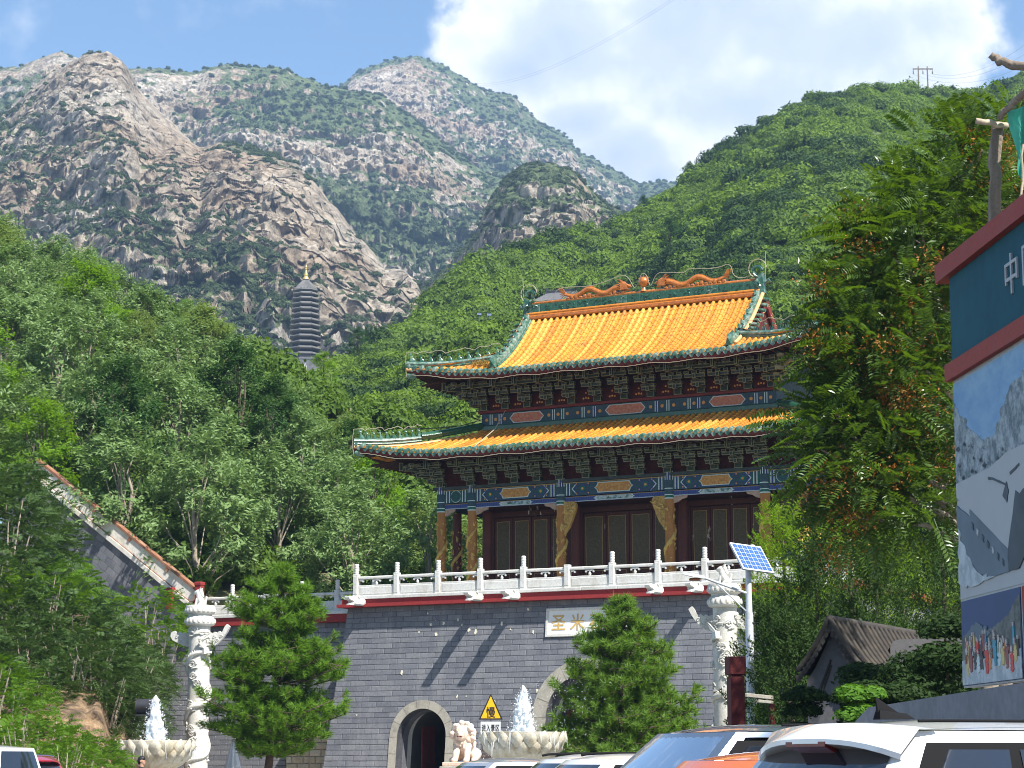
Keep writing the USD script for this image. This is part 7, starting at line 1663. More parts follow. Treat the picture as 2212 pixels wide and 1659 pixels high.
obj('triangle_border', MB().prism(tri(1.0), 0, .02, front_frame(0)), M('sign_black'), SG); obj('triangle_panel', MB().prism(tri(.80), .02, .026, front_frame(0)), M('sign_yellow'), SG)
obj('character', MB().prism(affinity.translate(glyph('慢', .40, .34, .006), .0, zy(1541)), .026, .032, front_frame(0)), M('sign_black'), SG)
z1, z0 = zy(1562), zy(1586)
obj('plate', MB().prism(sbox(-.37, z0, .37, z1).buffer(.02), 0, .02, front_frame(0)), M('sign_white'), SG)
for i, ch in enumerate('进入景区'): obj('character', MB().prism(affinity.translate(glyph(ch, .26, .15, .004), -.265 + .175 * i, (z0 + z1) / 2), .02, .027, front_frame(0)), M('sign_black'), SG)
for (ya, yb) in ((1590, 1624), (1626, 1668)):
    za, zb2 = zy(ya), zy(yb); pnl = obj('dark_plate', MB().prism(sbox(-.38, zb2, .38, za), 0, .02, front_frame(0)), M('sign_dark'), SG)
    zc = (za + zb2) / 2; ar = Polygon([(-.30, zc - .22), (-.26, zc - .22), (-.26, zc + .06), (-.23, zc + .06), (-.28, zc + .2), (-.33, zc + .06), (-.30, zc + .06)]); obj('arrow', MB().prism(ar, .02, .027, front_frame(0)), M('sign_white'), pnl)
    if ya == 1626:
        for i, ch in enumerate('圣相'): obj('character', MB().prism(affinity.translate(glyph(ch, .22, .14, .003), -.13 + .36 * i, zc), .02, .027, front_frame(0)), M('sign_white'), pnl)
obj('pole', MB().tube([[0, .06, 0], [0, .06, zy(1520)]], .04, 10), M('galv'), SG)

# ------------------------------------------------------------------ solar street lamp
weathered('lamp_paint', (0.50, 0.52, 0.54), (0.34, 0.36, 0.38), 0.4, 1.5, 0.4, 0.001, 20, spec=.5)
plain('cell_blue', (0.035, 0.09, 0.26), 0.25, 0.35, 3.0, spec=.6, coat=.4); plain('cell_line', (0.55, 0.60, 0.66), 0.4, 0.05, 5); plain('lamp_amber', (0.35, 0.13, 0.05), 0.4)
plamp = at(1624, 1640, 58.0); lk_ = 2.16 * FPX / 58.0; LZ2 = lambda y: EYE + (1652 - y) / lk_
LM = thing('solar_lamp', 'white solar street lamp with a blue panel in front of the right dragon column', 'street lamp', [plamp[0], plamp[1], 0])
obj('pole', MB().lathe([(.115, 0), (.105, LZ2(1332)), (.085, LZ2(1326)), (.075, LZ2(1215))], 16), M('lamp_paint'), LM, smooth=40)
u_ = np.array([.89, .676, -.05]); v_ = np.array([.30, -.45, -.74]); v_ = v_ - u_ * (u_ @ v_) / (u_ @ u_); n_ = np.cross(v_, u_); n_ /= np.linalg.norm(n_)
if n_[1] > 0: n_ = -n_
pc = at(1625, 1206, 58.0) - np.array([plamp[0], plamp[1], 0]) + [0, 0.02, .02]; o_ = pc - u_ / 2 - v_ / 2
ul, vl = np.linalg.norm(u_), np.linalg.norm(v_); pf_ = (o_, u_ / ul, v_ / vl, n_)
obj('panel_frame', MB().prism(sbox(0, 0, ul, vl), -.05, 0, pf_), M('lamp_paint'), LM)
obj('panel_base', MB().prism(sbox(.03, .03, ul - .03, vl - .03), 0, .004, pf_), M('cell_line'), LM)
cells = MB(); nx, ny = 6, 6; gx_, gy_ = (ul - .08) / nx, (vl - .08) / ny
for i in range(nx):
    for k in range(ny):
        x0_, y0_ = .04 + i * gx_, .04 + k * gy_
        for h in (0, .5):
            cells.prism(sbox(x0_ + .008 + h * (gx_ - .008), y0_ + .007, x0_ + .003 + (h + .5) * (gx_ - .012), y0_ + gy_ - .007), .004, .008, pf_)
obj('cells', cells, M('cell_blue'), LM, kind='stuff')
lc_ = lambda px, py, d=58.0: at(px, py, d) - np.array([plamp[0], plamp[1], 0])
A_, B_, C_ = lc_(1617, 1283), lc_(1520, 1248, 57.6), lc_(1474, 1239, 57.3)
obj('arm', MB().tube([A_, B_], .035, 8), M('lamp_paint'), LM, smooth=True); obj('brace', MB().tube([lc_(1617, 1325), lc_(1545, 1258, 57.7)], .018, 6), M('lamp_paint'), LM)
hd = MB(); d_ = (C_ - B_) / np.linalg.norm(C_ - B_)
for s_ in np.linspace(0, 1, 6): pass
hd.hull([B_ + q for q in np.array([[.02, -.08, .05], [.02, .08, .05], [.02, -.08, -.03], [.02, .08, -.03]])] + [C_ + q for q in np.array([[0, -.05, .035], [0, .05, .035], [0, -.05, -.02], [0, .05, -.02]])] + [(B_ + C_) / 2 + q for q in np.array([[0, -.09, .05], [0, .09, .05], [0, -.09, -.035], [0, .09, -.035]])]); obj('lamp_head', hd, M('lamp_paint'), LM)
q_ = B_ + d_ * .12; obj('sensor', MB().rbox(q_[0] - .28, q_[0] + .02, q_[1] - .06, q_[1] + .06, q_[2] - .10, q_[2] - .03, .02), M('lamp_amber'), LM)

# dark red post, barrier bar and fence post
p48 = at(1592, 1640, 48.0); k48 = 2.16 * FPX / 48
RP = thing('red_post', 'dark red square post with a block cap in front of the right dragon column', 'post', [p48[0], p48[1], 0], 12)
weathered('post_red', (0.085, 0.012, 0.012), (0.05, 0.012, 0.012), 0.5, 2.0, 0.6)
zt_ = EYE + (1652 - 1423) / k48; zc_ = EYE + (1652 - 1462) / k48
obj('shaft', MB().rbox(-.155, .155, -.155, .155, 0, zc_ - .04, .012), M('post_red'), RP); obj('neck', MB().box(-.12, .12, -.12, .12, zc_ - .04, zc_), M('post_red'), RP); obj('cap', MB().rbox(-.185, .185, -.185, .185, zc_, zt_, .015), M('post_red'), RP)
a_, b_ = at(1612, 1500, 50), at(1668, 1511, 52)
BR = thing('barrier_bar', 'short beige barrier bar beside the dark red post', 'barrier', [a_[0], a_[1], 0], math.degrees(math.atan2(b_[1] - a_[1], b_[0] - a_[0])))
LB = math.hypot(*(b_ - a_)[:2]); obj('bar', MB().rbox(0, LB, -.03, .03, a_[2] - .06, a_[2] + .03, .01), M('arch_stone'), BR); obj('bar', MB().rbox(LB * .45, LB, -.03, .03, a_[2] - .16, a_[2] - .09, .01), M('arch_stone'), BR); obj('stand', MB().rbox(LB - .1, LB, -.06, .06, 0, a_[2] - .16, .01), M('post_red'), BR)
q = at(1693, 1640, 54); qz = EYE + (1652 - 1478) / (2.16 * FPX / 54)
FP = thing('fence_post', 'thin grey fence post with a ball top in the shade left of the hut', 'post', [q[0], q[1], 0]); obj('post', MB().tube([[0, 0, 0], [0, 0, qz]], .05, 8), M('galv'), FP); obj('ball', MB().lathe([(.001, qz - .01), (.06, qz + .02), (.08, qz + .08), (.05, qz + .14), (.001, qz + .16)], 10), M('galv'), FP, smooth=True)

# ------------------------------------------------------------------ little tiled hut / gate end on the right
weathered('old_plaster', (0.115, 0.113, 0.12), (0.13, 0.125, 0.12), 0.5, 1.2, 0.9, 0.004, 15)
weathered('old_tile', (0.042, 0.037, 0.033), (0.11, 0.09, 0.06), 0.45, 3.0, 0.9, 0.01, 18); plain('hut_trim_dark', (0.035, 0.032, 0.03), 0.9, 0.3, 4)  # last one: near-black tone for mouldings and the bed under the tiles
pa = at(1795, 1340, 45.0); HT = thing('tiled_hut', 'small old grey hut end with a curved tiled roof left of the billboard', 'hut', [pa[0], pa[1], 0], RZ)
za_ = pa[2]; hwid = .72; drop = 1.15; LEN = 5.6
rf = lambda x: za_ - drop * (math.sqrt((abs(x) / hwid) ** 2 + .004) - .06) ** .82 + .06 * max(0, abs(x) / hwid - .7) / .3
xs_ = np.linspace(-hwid, hwid, 41)
gp = Polygon([(x * .82, rf(x) - .16) for x in xs_] + [(hwid * .80, 0), (-hwid * .80, 0)])
obj('gable_wall', MB().prism(gp, -LEN, 0, front_frame(.12)), M('old_plaster'), HT)
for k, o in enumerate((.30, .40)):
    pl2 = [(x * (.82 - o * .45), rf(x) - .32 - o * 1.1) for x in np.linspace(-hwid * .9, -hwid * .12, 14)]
    m = MB().tube([[x, .105, z] for x, z in pl2], .022, 5); obj('moulding', m, M('hut_trim_dark'), HT)
rb_ = MB().grid(np.array([[[x, y, rf(x) - .05] for x in xs_] for y in (-.05, LEN)])); obj('roof_bed', rb_, M('hut_trim_dark'), HT)
for e in (-.10,):
    m = MB().tube([[x, e, rf(x) + .03] for x in xs_], .055, 7); obj('barge_tiles', m, M('old_tile'), HT, smooth=True)
    m = MB().tube([[x * .95, e + .02, rf(x) - .10] for x in xs_], .035, 6); obj('barge_moulding', m, M('old_plaster'), HT, smooth=True)
    for x in np.linspace(-hwid * .96, hwid * .96, 19):
        obj('drip_tile', MB().hull(np.array([[x - .05, e - .01, rf(x) - .10], [x + .05, e - .01, rf(x) - .10], [x - .055, e + .10, rf(x) - .11], [x + .055, e + .10, rf(x) - .11], [x - .05, e - .02, rf(x) - .20], [x + .05, e - .02, rf(x) - .20], [x, e - .02, rf(x) - .25]])), M('old_tile'), HT)
for k in range(18):
    y = .18 + k * .31
    for sg in (-1, 1):
        pth = [[sg * x, y, rf(x) + .02 + .012 * (i % 2)] for i, x in enumerate(np.linspace(.02, hwid * 1.02, 15))]; obj('tile_row', MB().tube(pth, [.078 - .012 * (i % 2) for i in range(15)], 7), M('old_tile'), HT, smooth=40)
    m = MB().tube([[hwid * 1.03, y, rf(hwid) + .02], [hwid * 1.12, y, rf(hwid) - .03]], .082, 8); obj('eave_tile', m, M('old_tile'), HT)
obj('ridge', MB().tube([[0, -.12, za_ + .02], [0, LEN, za_ + .02]], .085, 8), M('old_tile'), HT, smooth=True)
wa = at(1930, 1640, 47.0); k47 = 2.16 * FPX / 47; wz_ = EYE + (1652 - 1386) / k47
CW = thing('concrete_wall', 'rough grey concrete wall end between the tiled hut and the billboard', 'wall', [wa[0], wa[1], 0], -8)
wpz = [(0, 0), (0, wz_ - .18), (.06, wz_ - .04), (.2, wz_), (1.5, wz_ + .02), (1.5, 0)]; obj('slab', MB().prism(Polygon(wpz), -.35, 0, front_frame(0)), M('old_plaster'), CW)

# ------------------------------------------------------------------ parapet and billboard along the right of the road
BA = math.radians(4.8); BD = np.array([math.sin(BA), -math.cos(BA), 0]); BN = np.array([-math.cos(BA), -math.sin(BA), 0])     # towards the camera along the board; out of the board
bo = at(2083, 1500, 28.0); bo[2] = 0
def on_board(px, py, off=0.0):
    d = ray(px, py); o = bo + BN * off; e = np.array([0, 0, EYE]); t = ((o - e) @ BN) / (d @ BN); p = e + d * t
    return (p - o) @ BD, p[2]
weathered('parapet_grey', (0.19, 0.185, 0.195), (0.12, 0.115, 0.115), 0.6, .8, 0.95, 0.01, 8)
PW = thing('parapet_wall', 'dark rough concrete parapet running under the billboard', 'wall')
bf = (bo, BD, np.array([0, 0, 1.0]), BN)
obj('parapet', MB().prism(Polygon([(-5.6, 0), (-5.6, 2.05), (-4.6, 2.28), (0, 2.34), (9, 2.46), (9, 0)]), -.35, .10, bf), M('parapet_grey'), PW)
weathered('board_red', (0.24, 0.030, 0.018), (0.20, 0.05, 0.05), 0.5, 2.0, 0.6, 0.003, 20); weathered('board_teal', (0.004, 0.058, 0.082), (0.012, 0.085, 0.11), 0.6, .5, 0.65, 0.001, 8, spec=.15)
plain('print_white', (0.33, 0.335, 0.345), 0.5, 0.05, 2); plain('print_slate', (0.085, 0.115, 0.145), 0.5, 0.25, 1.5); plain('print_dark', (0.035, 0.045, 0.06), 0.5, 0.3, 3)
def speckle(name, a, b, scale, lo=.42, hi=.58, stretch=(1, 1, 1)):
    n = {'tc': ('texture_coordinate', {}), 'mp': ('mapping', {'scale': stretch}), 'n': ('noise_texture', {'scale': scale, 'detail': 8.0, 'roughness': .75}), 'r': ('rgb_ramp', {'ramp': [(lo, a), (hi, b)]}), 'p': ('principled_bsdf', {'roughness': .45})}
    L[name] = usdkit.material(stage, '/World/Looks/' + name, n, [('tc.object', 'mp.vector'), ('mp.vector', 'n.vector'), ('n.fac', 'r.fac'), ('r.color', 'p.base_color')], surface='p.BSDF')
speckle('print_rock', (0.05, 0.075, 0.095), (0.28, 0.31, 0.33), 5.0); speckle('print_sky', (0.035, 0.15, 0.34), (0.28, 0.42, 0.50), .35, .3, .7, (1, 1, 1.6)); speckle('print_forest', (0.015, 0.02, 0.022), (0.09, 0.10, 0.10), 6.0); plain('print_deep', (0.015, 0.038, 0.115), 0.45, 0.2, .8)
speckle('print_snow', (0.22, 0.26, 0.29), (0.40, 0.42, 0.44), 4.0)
BB = thing('billboard', 'large teal billboard with red rails and tourist photographs over the parapet', 'billboard')
P_ = lambda pts, off=0.0: Polygon([on_board(x, y, off) for x, y in pts]).buffer(0)
s0, zt0 = on_board(2048, 600); _, zred = on_board(2083, 1500)
zTop = on_board(2083, 577)[1]; zS2 = on_board(2083, 788)[1]; zP2 = on_board(2083, 1297)[1]; zB = on_board(2083, 1486)[1]
SE = 8.5
obj('backing', MB().prism(sbox(0, zB, SE, zTop), -.12, 0, bf), M('galv'), BB)
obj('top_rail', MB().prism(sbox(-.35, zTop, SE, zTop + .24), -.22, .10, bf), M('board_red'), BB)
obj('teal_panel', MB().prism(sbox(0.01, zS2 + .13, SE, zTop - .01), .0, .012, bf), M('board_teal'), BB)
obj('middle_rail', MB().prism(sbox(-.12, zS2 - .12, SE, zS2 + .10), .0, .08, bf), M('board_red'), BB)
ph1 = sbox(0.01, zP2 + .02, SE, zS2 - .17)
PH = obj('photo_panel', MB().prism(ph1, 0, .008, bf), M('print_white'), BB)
rj = np.random.default_rng(77)
def jag(pts, amp, n=5):
    out = []
    for a, b in zip(pts, pts[1:] + pts[:1]):
        for t in np.linspace(0, 1, n, endpoint=False): out.append((a[0] + (b[0] - a[0]) * t + rj.uniform(-amp, amp), a[1] + (b[1] - a[1]) * t + rj.uniform(-amp, amp)))
    return out
def print_(name, pts, mat, lev, parent, clip=None):
    p = P_(jag(pts, 4.5 if mat in ('print_rock', 'print_snow', 'print_forest') else .7))
    if clip is not None: p = p.intersection(clip)
    obj(name, MB().prism(p, .004, .008 + .004 * lev, bf), M(mat), parent)
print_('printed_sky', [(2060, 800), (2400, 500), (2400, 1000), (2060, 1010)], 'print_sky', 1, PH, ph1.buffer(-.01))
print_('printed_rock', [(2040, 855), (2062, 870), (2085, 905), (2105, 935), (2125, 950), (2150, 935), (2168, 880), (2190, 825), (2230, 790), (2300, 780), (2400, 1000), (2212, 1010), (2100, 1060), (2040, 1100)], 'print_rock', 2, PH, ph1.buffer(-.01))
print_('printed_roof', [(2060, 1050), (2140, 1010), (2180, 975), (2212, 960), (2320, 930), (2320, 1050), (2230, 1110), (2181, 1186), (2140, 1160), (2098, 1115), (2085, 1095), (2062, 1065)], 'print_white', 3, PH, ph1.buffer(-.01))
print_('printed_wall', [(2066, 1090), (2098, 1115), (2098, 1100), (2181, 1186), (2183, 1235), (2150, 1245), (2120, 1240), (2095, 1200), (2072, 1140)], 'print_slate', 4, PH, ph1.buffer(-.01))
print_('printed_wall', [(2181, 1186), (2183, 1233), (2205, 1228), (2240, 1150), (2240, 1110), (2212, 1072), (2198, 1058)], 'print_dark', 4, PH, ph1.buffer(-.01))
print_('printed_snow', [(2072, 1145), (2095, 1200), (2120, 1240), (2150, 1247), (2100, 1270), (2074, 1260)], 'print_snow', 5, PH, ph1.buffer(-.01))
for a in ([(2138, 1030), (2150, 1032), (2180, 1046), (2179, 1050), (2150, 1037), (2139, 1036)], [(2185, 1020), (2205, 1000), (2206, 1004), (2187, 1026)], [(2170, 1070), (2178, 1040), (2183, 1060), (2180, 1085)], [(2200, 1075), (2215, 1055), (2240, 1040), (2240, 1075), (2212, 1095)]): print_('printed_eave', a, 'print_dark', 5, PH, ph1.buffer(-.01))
ph2 = sbox(0.01, zB + .02, on_board(2206, 1300)[0], zP2 - .01)
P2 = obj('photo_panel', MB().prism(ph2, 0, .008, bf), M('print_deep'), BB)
W2, H2 = ph2.bounds[2], zP2 - zB
def q2(pts): return Polygon([(a * W2, zB + b * H2) for a, b in (jag(pts, .012) if len(pts) > 4 else pts)]).buffer(0).intersection(ph2.buffer(-.01))
def q2_plain(pts): return Polygon([(a * W2, zB + b * H2) for a, b in pts]).buffer(0).intersection(ph2.buffer(-.01))
def pr2(name, pts, mat, lev): obj(name, MB().prism(q2(pts), .004, .008 + .004 * lev, bf), M(mat), P2)
pr2('printed_hill', [(0, .55), (.12, .62), (.3, .70), (.45, .60), (.6, .64), (.8, .72), (.92, .86), (1, .92), (1, .1), (0, .1)], 'print_forest', 1)
pr2('printed_hill', [(.1, .6), (.2, .68), (.28, .72), (.38, .66), (.42, .5), (.3, .45)], 'print_slate', 2)
pr2('printed_snow', [(0, .30), (.3, .32), (.6, .28), (1, .34), (1, 0), (0, 0)], 'print_snow', 3)
for i, (c, n_m) in enumerate((((.50, .38, .16), 'figure_tan'), ((.22, .07, .07), 'figure_maroon'), ((.04, .035, .04), 'figure_black'), ((.45, .52, .50), 'figure_mint'), ((.50, .05, .04), 'figure_red'), ((.5, .18, .07), 'figure_orange'), ((.05, .22, .30), 'figure_blue'), ((.42, .36, .33), 'figure_skin'))): plain(n_m, c, .5, .1, 4)
rf_ = np.random.default_rng(9); fm = ['figure_tan', 'figure_maroon', 'figure_black', 'figure_mint', 'figure_black', 'figure_red', 'figure_orange', 'figure_blue', 'figure_mint', 'figure_tan', 'figure_maroon', 'figure_red']
for i in range(13):
    x = .10 + .068 * i + rf_.uniform(-.015, .015); b0 = .12 + rf_.uniform(-.03, .08); h = rf_.uniform(.26, .38); w = .026
    pr2('printed_figure', [(x - w * .7, b0), (x + w * .7, b0), (x + w, b0 + h * .4), (x + w * .9, b0 + h * .75), (x - w * .9, b0 + h * .75), (x - w, b0 + h * .4)], fm[i % 12], 4 + i % 2)
    pr2('printed_head', [(x + w * .55 * math.cos(t), b0 + h * .86 + .045 * math.sin(t)) for t in np.linspace(0, 6.28, 9)[:-1]], 'figure_skin', 6)
for i in range(26):      # people further back in the printed crowd
    x = rj.uniform(.06, .96); b0 = rj.uniform(.26, .40); h = rj.uniform(.12, .2); w = .016
    pr2('printed_figure', [(x - w, b0), (x + w, b0), (x + w * .8, b0 + h), (x - w * .8, b0 + h)], fm[i % 12], 4); pr2('printed_head', [(x - w * .5, b0 + h), (x + w * .5, b0 + h), (x + w * .5, b0 + h + .04), (x - w * .5, b0 + h + .04)], 'figure_skin', 5)
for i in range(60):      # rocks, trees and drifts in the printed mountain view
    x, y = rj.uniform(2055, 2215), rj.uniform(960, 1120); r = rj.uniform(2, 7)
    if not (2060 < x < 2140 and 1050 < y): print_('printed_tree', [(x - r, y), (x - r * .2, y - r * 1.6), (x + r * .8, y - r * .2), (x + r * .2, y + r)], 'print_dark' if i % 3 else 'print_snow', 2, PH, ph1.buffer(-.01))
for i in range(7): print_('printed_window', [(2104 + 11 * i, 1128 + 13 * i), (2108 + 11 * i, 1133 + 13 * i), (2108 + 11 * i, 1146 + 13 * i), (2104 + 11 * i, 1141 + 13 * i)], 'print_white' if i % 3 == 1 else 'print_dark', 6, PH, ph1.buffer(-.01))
pr2('printed_gate', [(.3, .5), (.5, .56), (.5, .60), (.46, .61), (.46, .66), (.32, .63), (.32, .58), (.29, .55)], 'print_slate', 3)
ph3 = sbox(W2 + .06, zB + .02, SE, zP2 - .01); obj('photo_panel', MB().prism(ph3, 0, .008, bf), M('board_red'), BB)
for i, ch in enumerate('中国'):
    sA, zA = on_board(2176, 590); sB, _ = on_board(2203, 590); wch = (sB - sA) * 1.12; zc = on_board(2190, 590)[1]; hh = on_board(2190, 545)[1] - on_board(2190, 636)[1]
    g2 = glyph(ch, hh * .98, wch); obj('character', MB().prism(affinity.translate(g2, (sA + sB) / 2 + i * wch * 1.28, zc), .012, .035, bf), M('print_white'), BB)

# log frame with green cloth above the board
weathered('log_bark', (0.17, 0.135, 0.105), (0.32, 0.27, 0.22), 0.7, 3.0, 0.95, 0.03, 14, stretch=(2, 2, .3)); weathered('log_cut', (0.40, 0.33, 0.24), (0.22, 0.18, 0.13), .5, 4.0)
LF = thing('log_frame', 'rustic log post with crossing branches behind the top of the billboard', 'log frame')
rlg = np.random.default_rng(3)
def log(pts, r0, r1, n=12):
    pts = np.array(pts); t = np.linspace(0, 1, n); c = np.stack([np.interp(t, np.linspace(0, 1, len(pts)), pts[:, i]) for i in range(3)], 1) + rlg.normal(0, .012, (n, 3)); return MB().tube(c, np.linspace(r0, r1, n) * rlg.uniform(.92, 1.08, n), 9)
dl = 29.6
pt_, pbt = at(2155, 268, dl), at(2148, 480, dl); gdn = pbt + (pbt - pt_) * 3.0; gdn[2] = 0; gdn[:2] = pbt[:2] + (pbt - pt_)[:2] * 1.0
obj('post', log([gdn, pbt, pt_], .10, .082, 16), M('log_bark'), LF, smooth=True)
obj('crossbar', log([at(2112, 263, dl - .2), at(2178, 272, dl - .1)], .042, .045, 6), M('log_cut'), LF, smooth=True)
obj('branch', log([at(2156, 258, dl - .3), at(2185, 225, dl - .5), at(2225, 190, dl - .9)], .045, .05, 8), M('log_bark'), LF, smooth=True)
obj('crossbar', log([at(2141, 119, dl - .3), at(2158, 132, dl - .4), at(2185, 140, dl - .5), at(2240, 143, dl - .8)], .05, .07, 10), M('log_bark'), LF, smooth=True)
obj('branch', log([at(2225, 148, dl - .6), at(2224, 300, dl - .6), at(2222, 520, dl - .6)], .05, .06, 8), M('log_bark'), LF, smooth=True)
obj('stake', log([at(2208, 310, dl - .8), at(2205, 450, dl - .7)], .015, .018, 6), M('log_cut'), LF)
L['green_cloth'] = usdkit.material(stage, '/World/Looks/green_cloth', {'p': ('principled_bsdf', {'base_color': (.06, .36, .26), 'roughness': .5}), 't': ('translucent_bsdf', {'color': (.12, .6, .45)}), 'm': ('mix_closure', {'fac': .45})}, [('p.BSDF', 'm.closure1'), ('t.BSDF', 'm.closure2')], surface='m.closure')
rows = [(2178, 2250, 240), (2176, 2250, 258), (2182, 2250, 282), (2190, 2250, 305), (2196, 2250, 325), (2200, 2250, 345), (2197, 2250, 362), (2200, 2250, 378), (2207, 2250, 388)]
G = np.array([[at(x0_ + (x1_ - x0_) * t, y + 3 * math.sin(5 * t) - (1 - i / 8) * 30 * t, dl - .45 + .10 * math.sin(9 * t + i * .8)) for t in np.linspace(0, 1, 12)] for i, (x0_, x1_, y) in enumerate(rows)])
tag(obj('green_cloth', MB().grid(G), M('green_cloth'), smooth=True), 'torn turquoise cloth hanging from the log frame at the right edge', 'cloth')

# ivy and bushes round the hut and the parapet
leaf('ivy_dark', (0.022, 0.046, 0.010), (0.085, 0.135, 0.028), trans=.3); leaf('ivy_bright', (0.08, 0.18, 0.02), (0.24, 0.38, 0.05), trans=.4)
ri = np.random.default_rng(61)
def bush_at(px, py, d, r, mat, label, nleaf=3000, size=.10, tall=1.0):
    p = at(px, py, d); z0 = p[2] - r * .4
    t = thing('bush', label, 'bush', [p[0], p[1], 0]); fo = MB(); zz = z0
    while zz > -r * .2:        # ragged masses of leaves down to the ground
        v, f = leafy_bush(ri, nleaf if zz == z0 else nleaf // 2, r * (1 if zz == z0 else ri.uniform(.8, 1.15)), size, .8, 10)
        fo.add(v * [1.25, 1, .85] + [ri.uniform(-.4, .4) * r, ri.uniform(-.2, .2), zz], f); zz -= r * .8
    obj('foliage', fo, M(mat), t)
    obj('stem', MB().tube([[0, 0, -.1], [.05, .05, z0 * .6], [0, 0, z0 + r * .5]], [.06, .045, .02], 6), M('bark'), t)
for px, py, d, r, mat, lab in ((1925, 1470, 41, .75, 'ivy_dark', 'dark leafy bush in front of the hut roof'), (1990, 1450, 40, .85, 'ivy_dark', 'dark leafy bush before the rough concrete wall end'), (2045, 1430, 38, .8, 'ivy_dark', 'dark leafy bush at the lower corner of the billboard'), (2040, 1360, 46, .8, 'ivy_dark', 'dark bush behind the concrete wall end by the billboard'),
                                (1862, 1452, 43, .42, 'ivy_dark', 'dark bush covering the right eave of the hut gable'), (1735, 1505, 43.5, .38, 'ivy_dark', 'low dark bush at the left foot of the hut gable'), (1890, 1505, 38, .55, 'ivy_dark', 'low dark bush on the far end of the parapet'), (1850, 1505, 34, .32, 'ivy_bright', 'bright green vine at the parapet end above the white SUV'), (1960, 1500, 37, .55, 'ivy_dark', 'dark creeper hanging over the middle of the parapet')):
    bush_at(px, py, d, r, mat, lab)

# ------------------------------------------------------------------ small things on the plaza
pf2 = at(316, 1640, 76.0); fk = 2.16 * FPX / 76; fz = EYE + (1652 - 1529) / fk
FL = thing('floodlight', 'black cylindrical floodlight on a pole behind the left fountain jet', 'floodlight', [pf2[0], pf2[1], 0], -10)
plain('black_metal', (0.03, 0.03, 0.035), 0.45, 0.3, 5, spec=.5)
b = MB().tube([[-.33, 0, fz], [.33, 0, fz + .02]], .25, 16).tube([[-.36, 0, fz], [-.33, 0, fz]], .28, 16); obj('housing', b, M('black_metal'), FL, smooth=40); obj('pole', MB().tube([[0, 0, 0], [0, 0, fz - .2]], .05, 8), M('black_metal'), FL); obj('yoke', MB().box(-.3, .3, -.3, .3, fz - .32, fz - .27), M('black_metal'), FL)
pq = at(503, 1640, 80.0); qk = 2.16 * FPX / 80; qz = EYE + (1652 - 1604) / qk
PQ = thing('folded_parasol', 'folded white parasol standing at the foot of the wing wall beside the left pine', 'parasol', [pq[0], pq[1], 0]); plain('parasol_white', (0.72, 0.72, 0.72), 0.7, 0.06, 3)
m = MB(); th = np.linspace(0, 6.2832, 33); P = np.array([[[r * (1 + .18 * math.cos(8 * a_)) * math.cos(a_), r * (1 + .18 * math.cos(8 * a_)) * math.sin(a_), z] for a_ in th] for r, z in ((.34, .85), (.30, 1.15), (.17, qz - .5), (.06, qz - .05), (.01, qz))]); m.grid(P); obj('cloth', m, M('parasol_white'), PQ, smooth=True); obj('pole', MB().tube([[0, 0, 0], [0, 0, qz + .05]], .03, 8), M('galv'), PQ); obj('base', MB().lathe([(.28, 0), (.28, .08), (.06, .12)], 16), M('black_metal'), PQ)

# person at the lower left: head and shoulders show above the bottom edge
plain('skin', (0.38, 0.22, 0.145), 0.55, 0.1, 8); plain('hair_black', (0.012, 0.011, 0.012), 0.5, 0.3, 30); plain('shirt_black', (0.02, 0.02, 0.024), 0.85, 0.3, 8); plain('trousers', (0.05, 0.055, 0.07), 0.85, 0.2, 6); plain('shoe_dark', (0.03, 0.025, 0.02), 0.6)
ph_ = at(306, 1640, 56.0); hk = 2.16 * FPX / 56; top_z = EYE + (1652 - 1635) / hk
PE = thing('person', 'short-haired person in a black top walking right past the left fountain', 'person', [ph_[0], ph_[1], top_z - 1.66], -100)
# local: +y forward
B = lambda *a: [((x, y, z), r) for x, y, z, r in a]
body = [B((0, 0, 1.36, .062), (0, .012, 1.50, .055)), B((.0, 0, 1.30, .10), (0, 0, 1.36, .065)), B((-.165, 0, 1.31, .062), (.165, 0, 1.31, .062)), B((-.12, 0, 1.22, .10), (.12, 0, 1.22, .10), (-.09, .01, 1.0, .105), (.09, .01, 1.0, .105)), B((-.09, .01, 1.0, .105), (.09, .01, 1.0, .105), (-.09, 0, .86, .115), (.09, 0, .86, .115)),
        B((-.09, 0, .86, .10), (-.10, .14, .48, .062)), B((-.10, .14, .48, .06), (-.10, .10, .10, .042)), B((.09, 0, .86, .10), (.10, -.02, .48, .062)), B((.10, -.02, .48, .06), (.10, -.22, .12, .042)), B((-.10, .08, .05, .042), (-.10, .26, .03, .035)), B((.10, -.24, .06, .042), (.10, -.08, .03, .035)),
        B((-.19, 0, 1.29, .055), (-.24, -.05, 1.02, .043)), B((-.24, -.05, 1.02, .042), (-.24, .07, .80, .032)), B((.19, 0, 1.29, .055), (.24, -.06, 1.03, .043)), B((.24, -.06, 1.03, .042), (.25, -.02, .79, .032)),
        B((0, .0, 1.575, .078), (0, .02, 1.55, .07), (0, .045, 1.50, .05)), B((0, .095, 1.535, .014), (0, .078, 1.56, .012)), B((-.078, .0, 1.545, .018), (-.08, -.005, 1.56, .014)), B((.078, .0, 1.545, .018), (.08, -.005, 1.56, .014)), B((0, .07, 1.505, .028), (0, .06, 1.47, .03))]
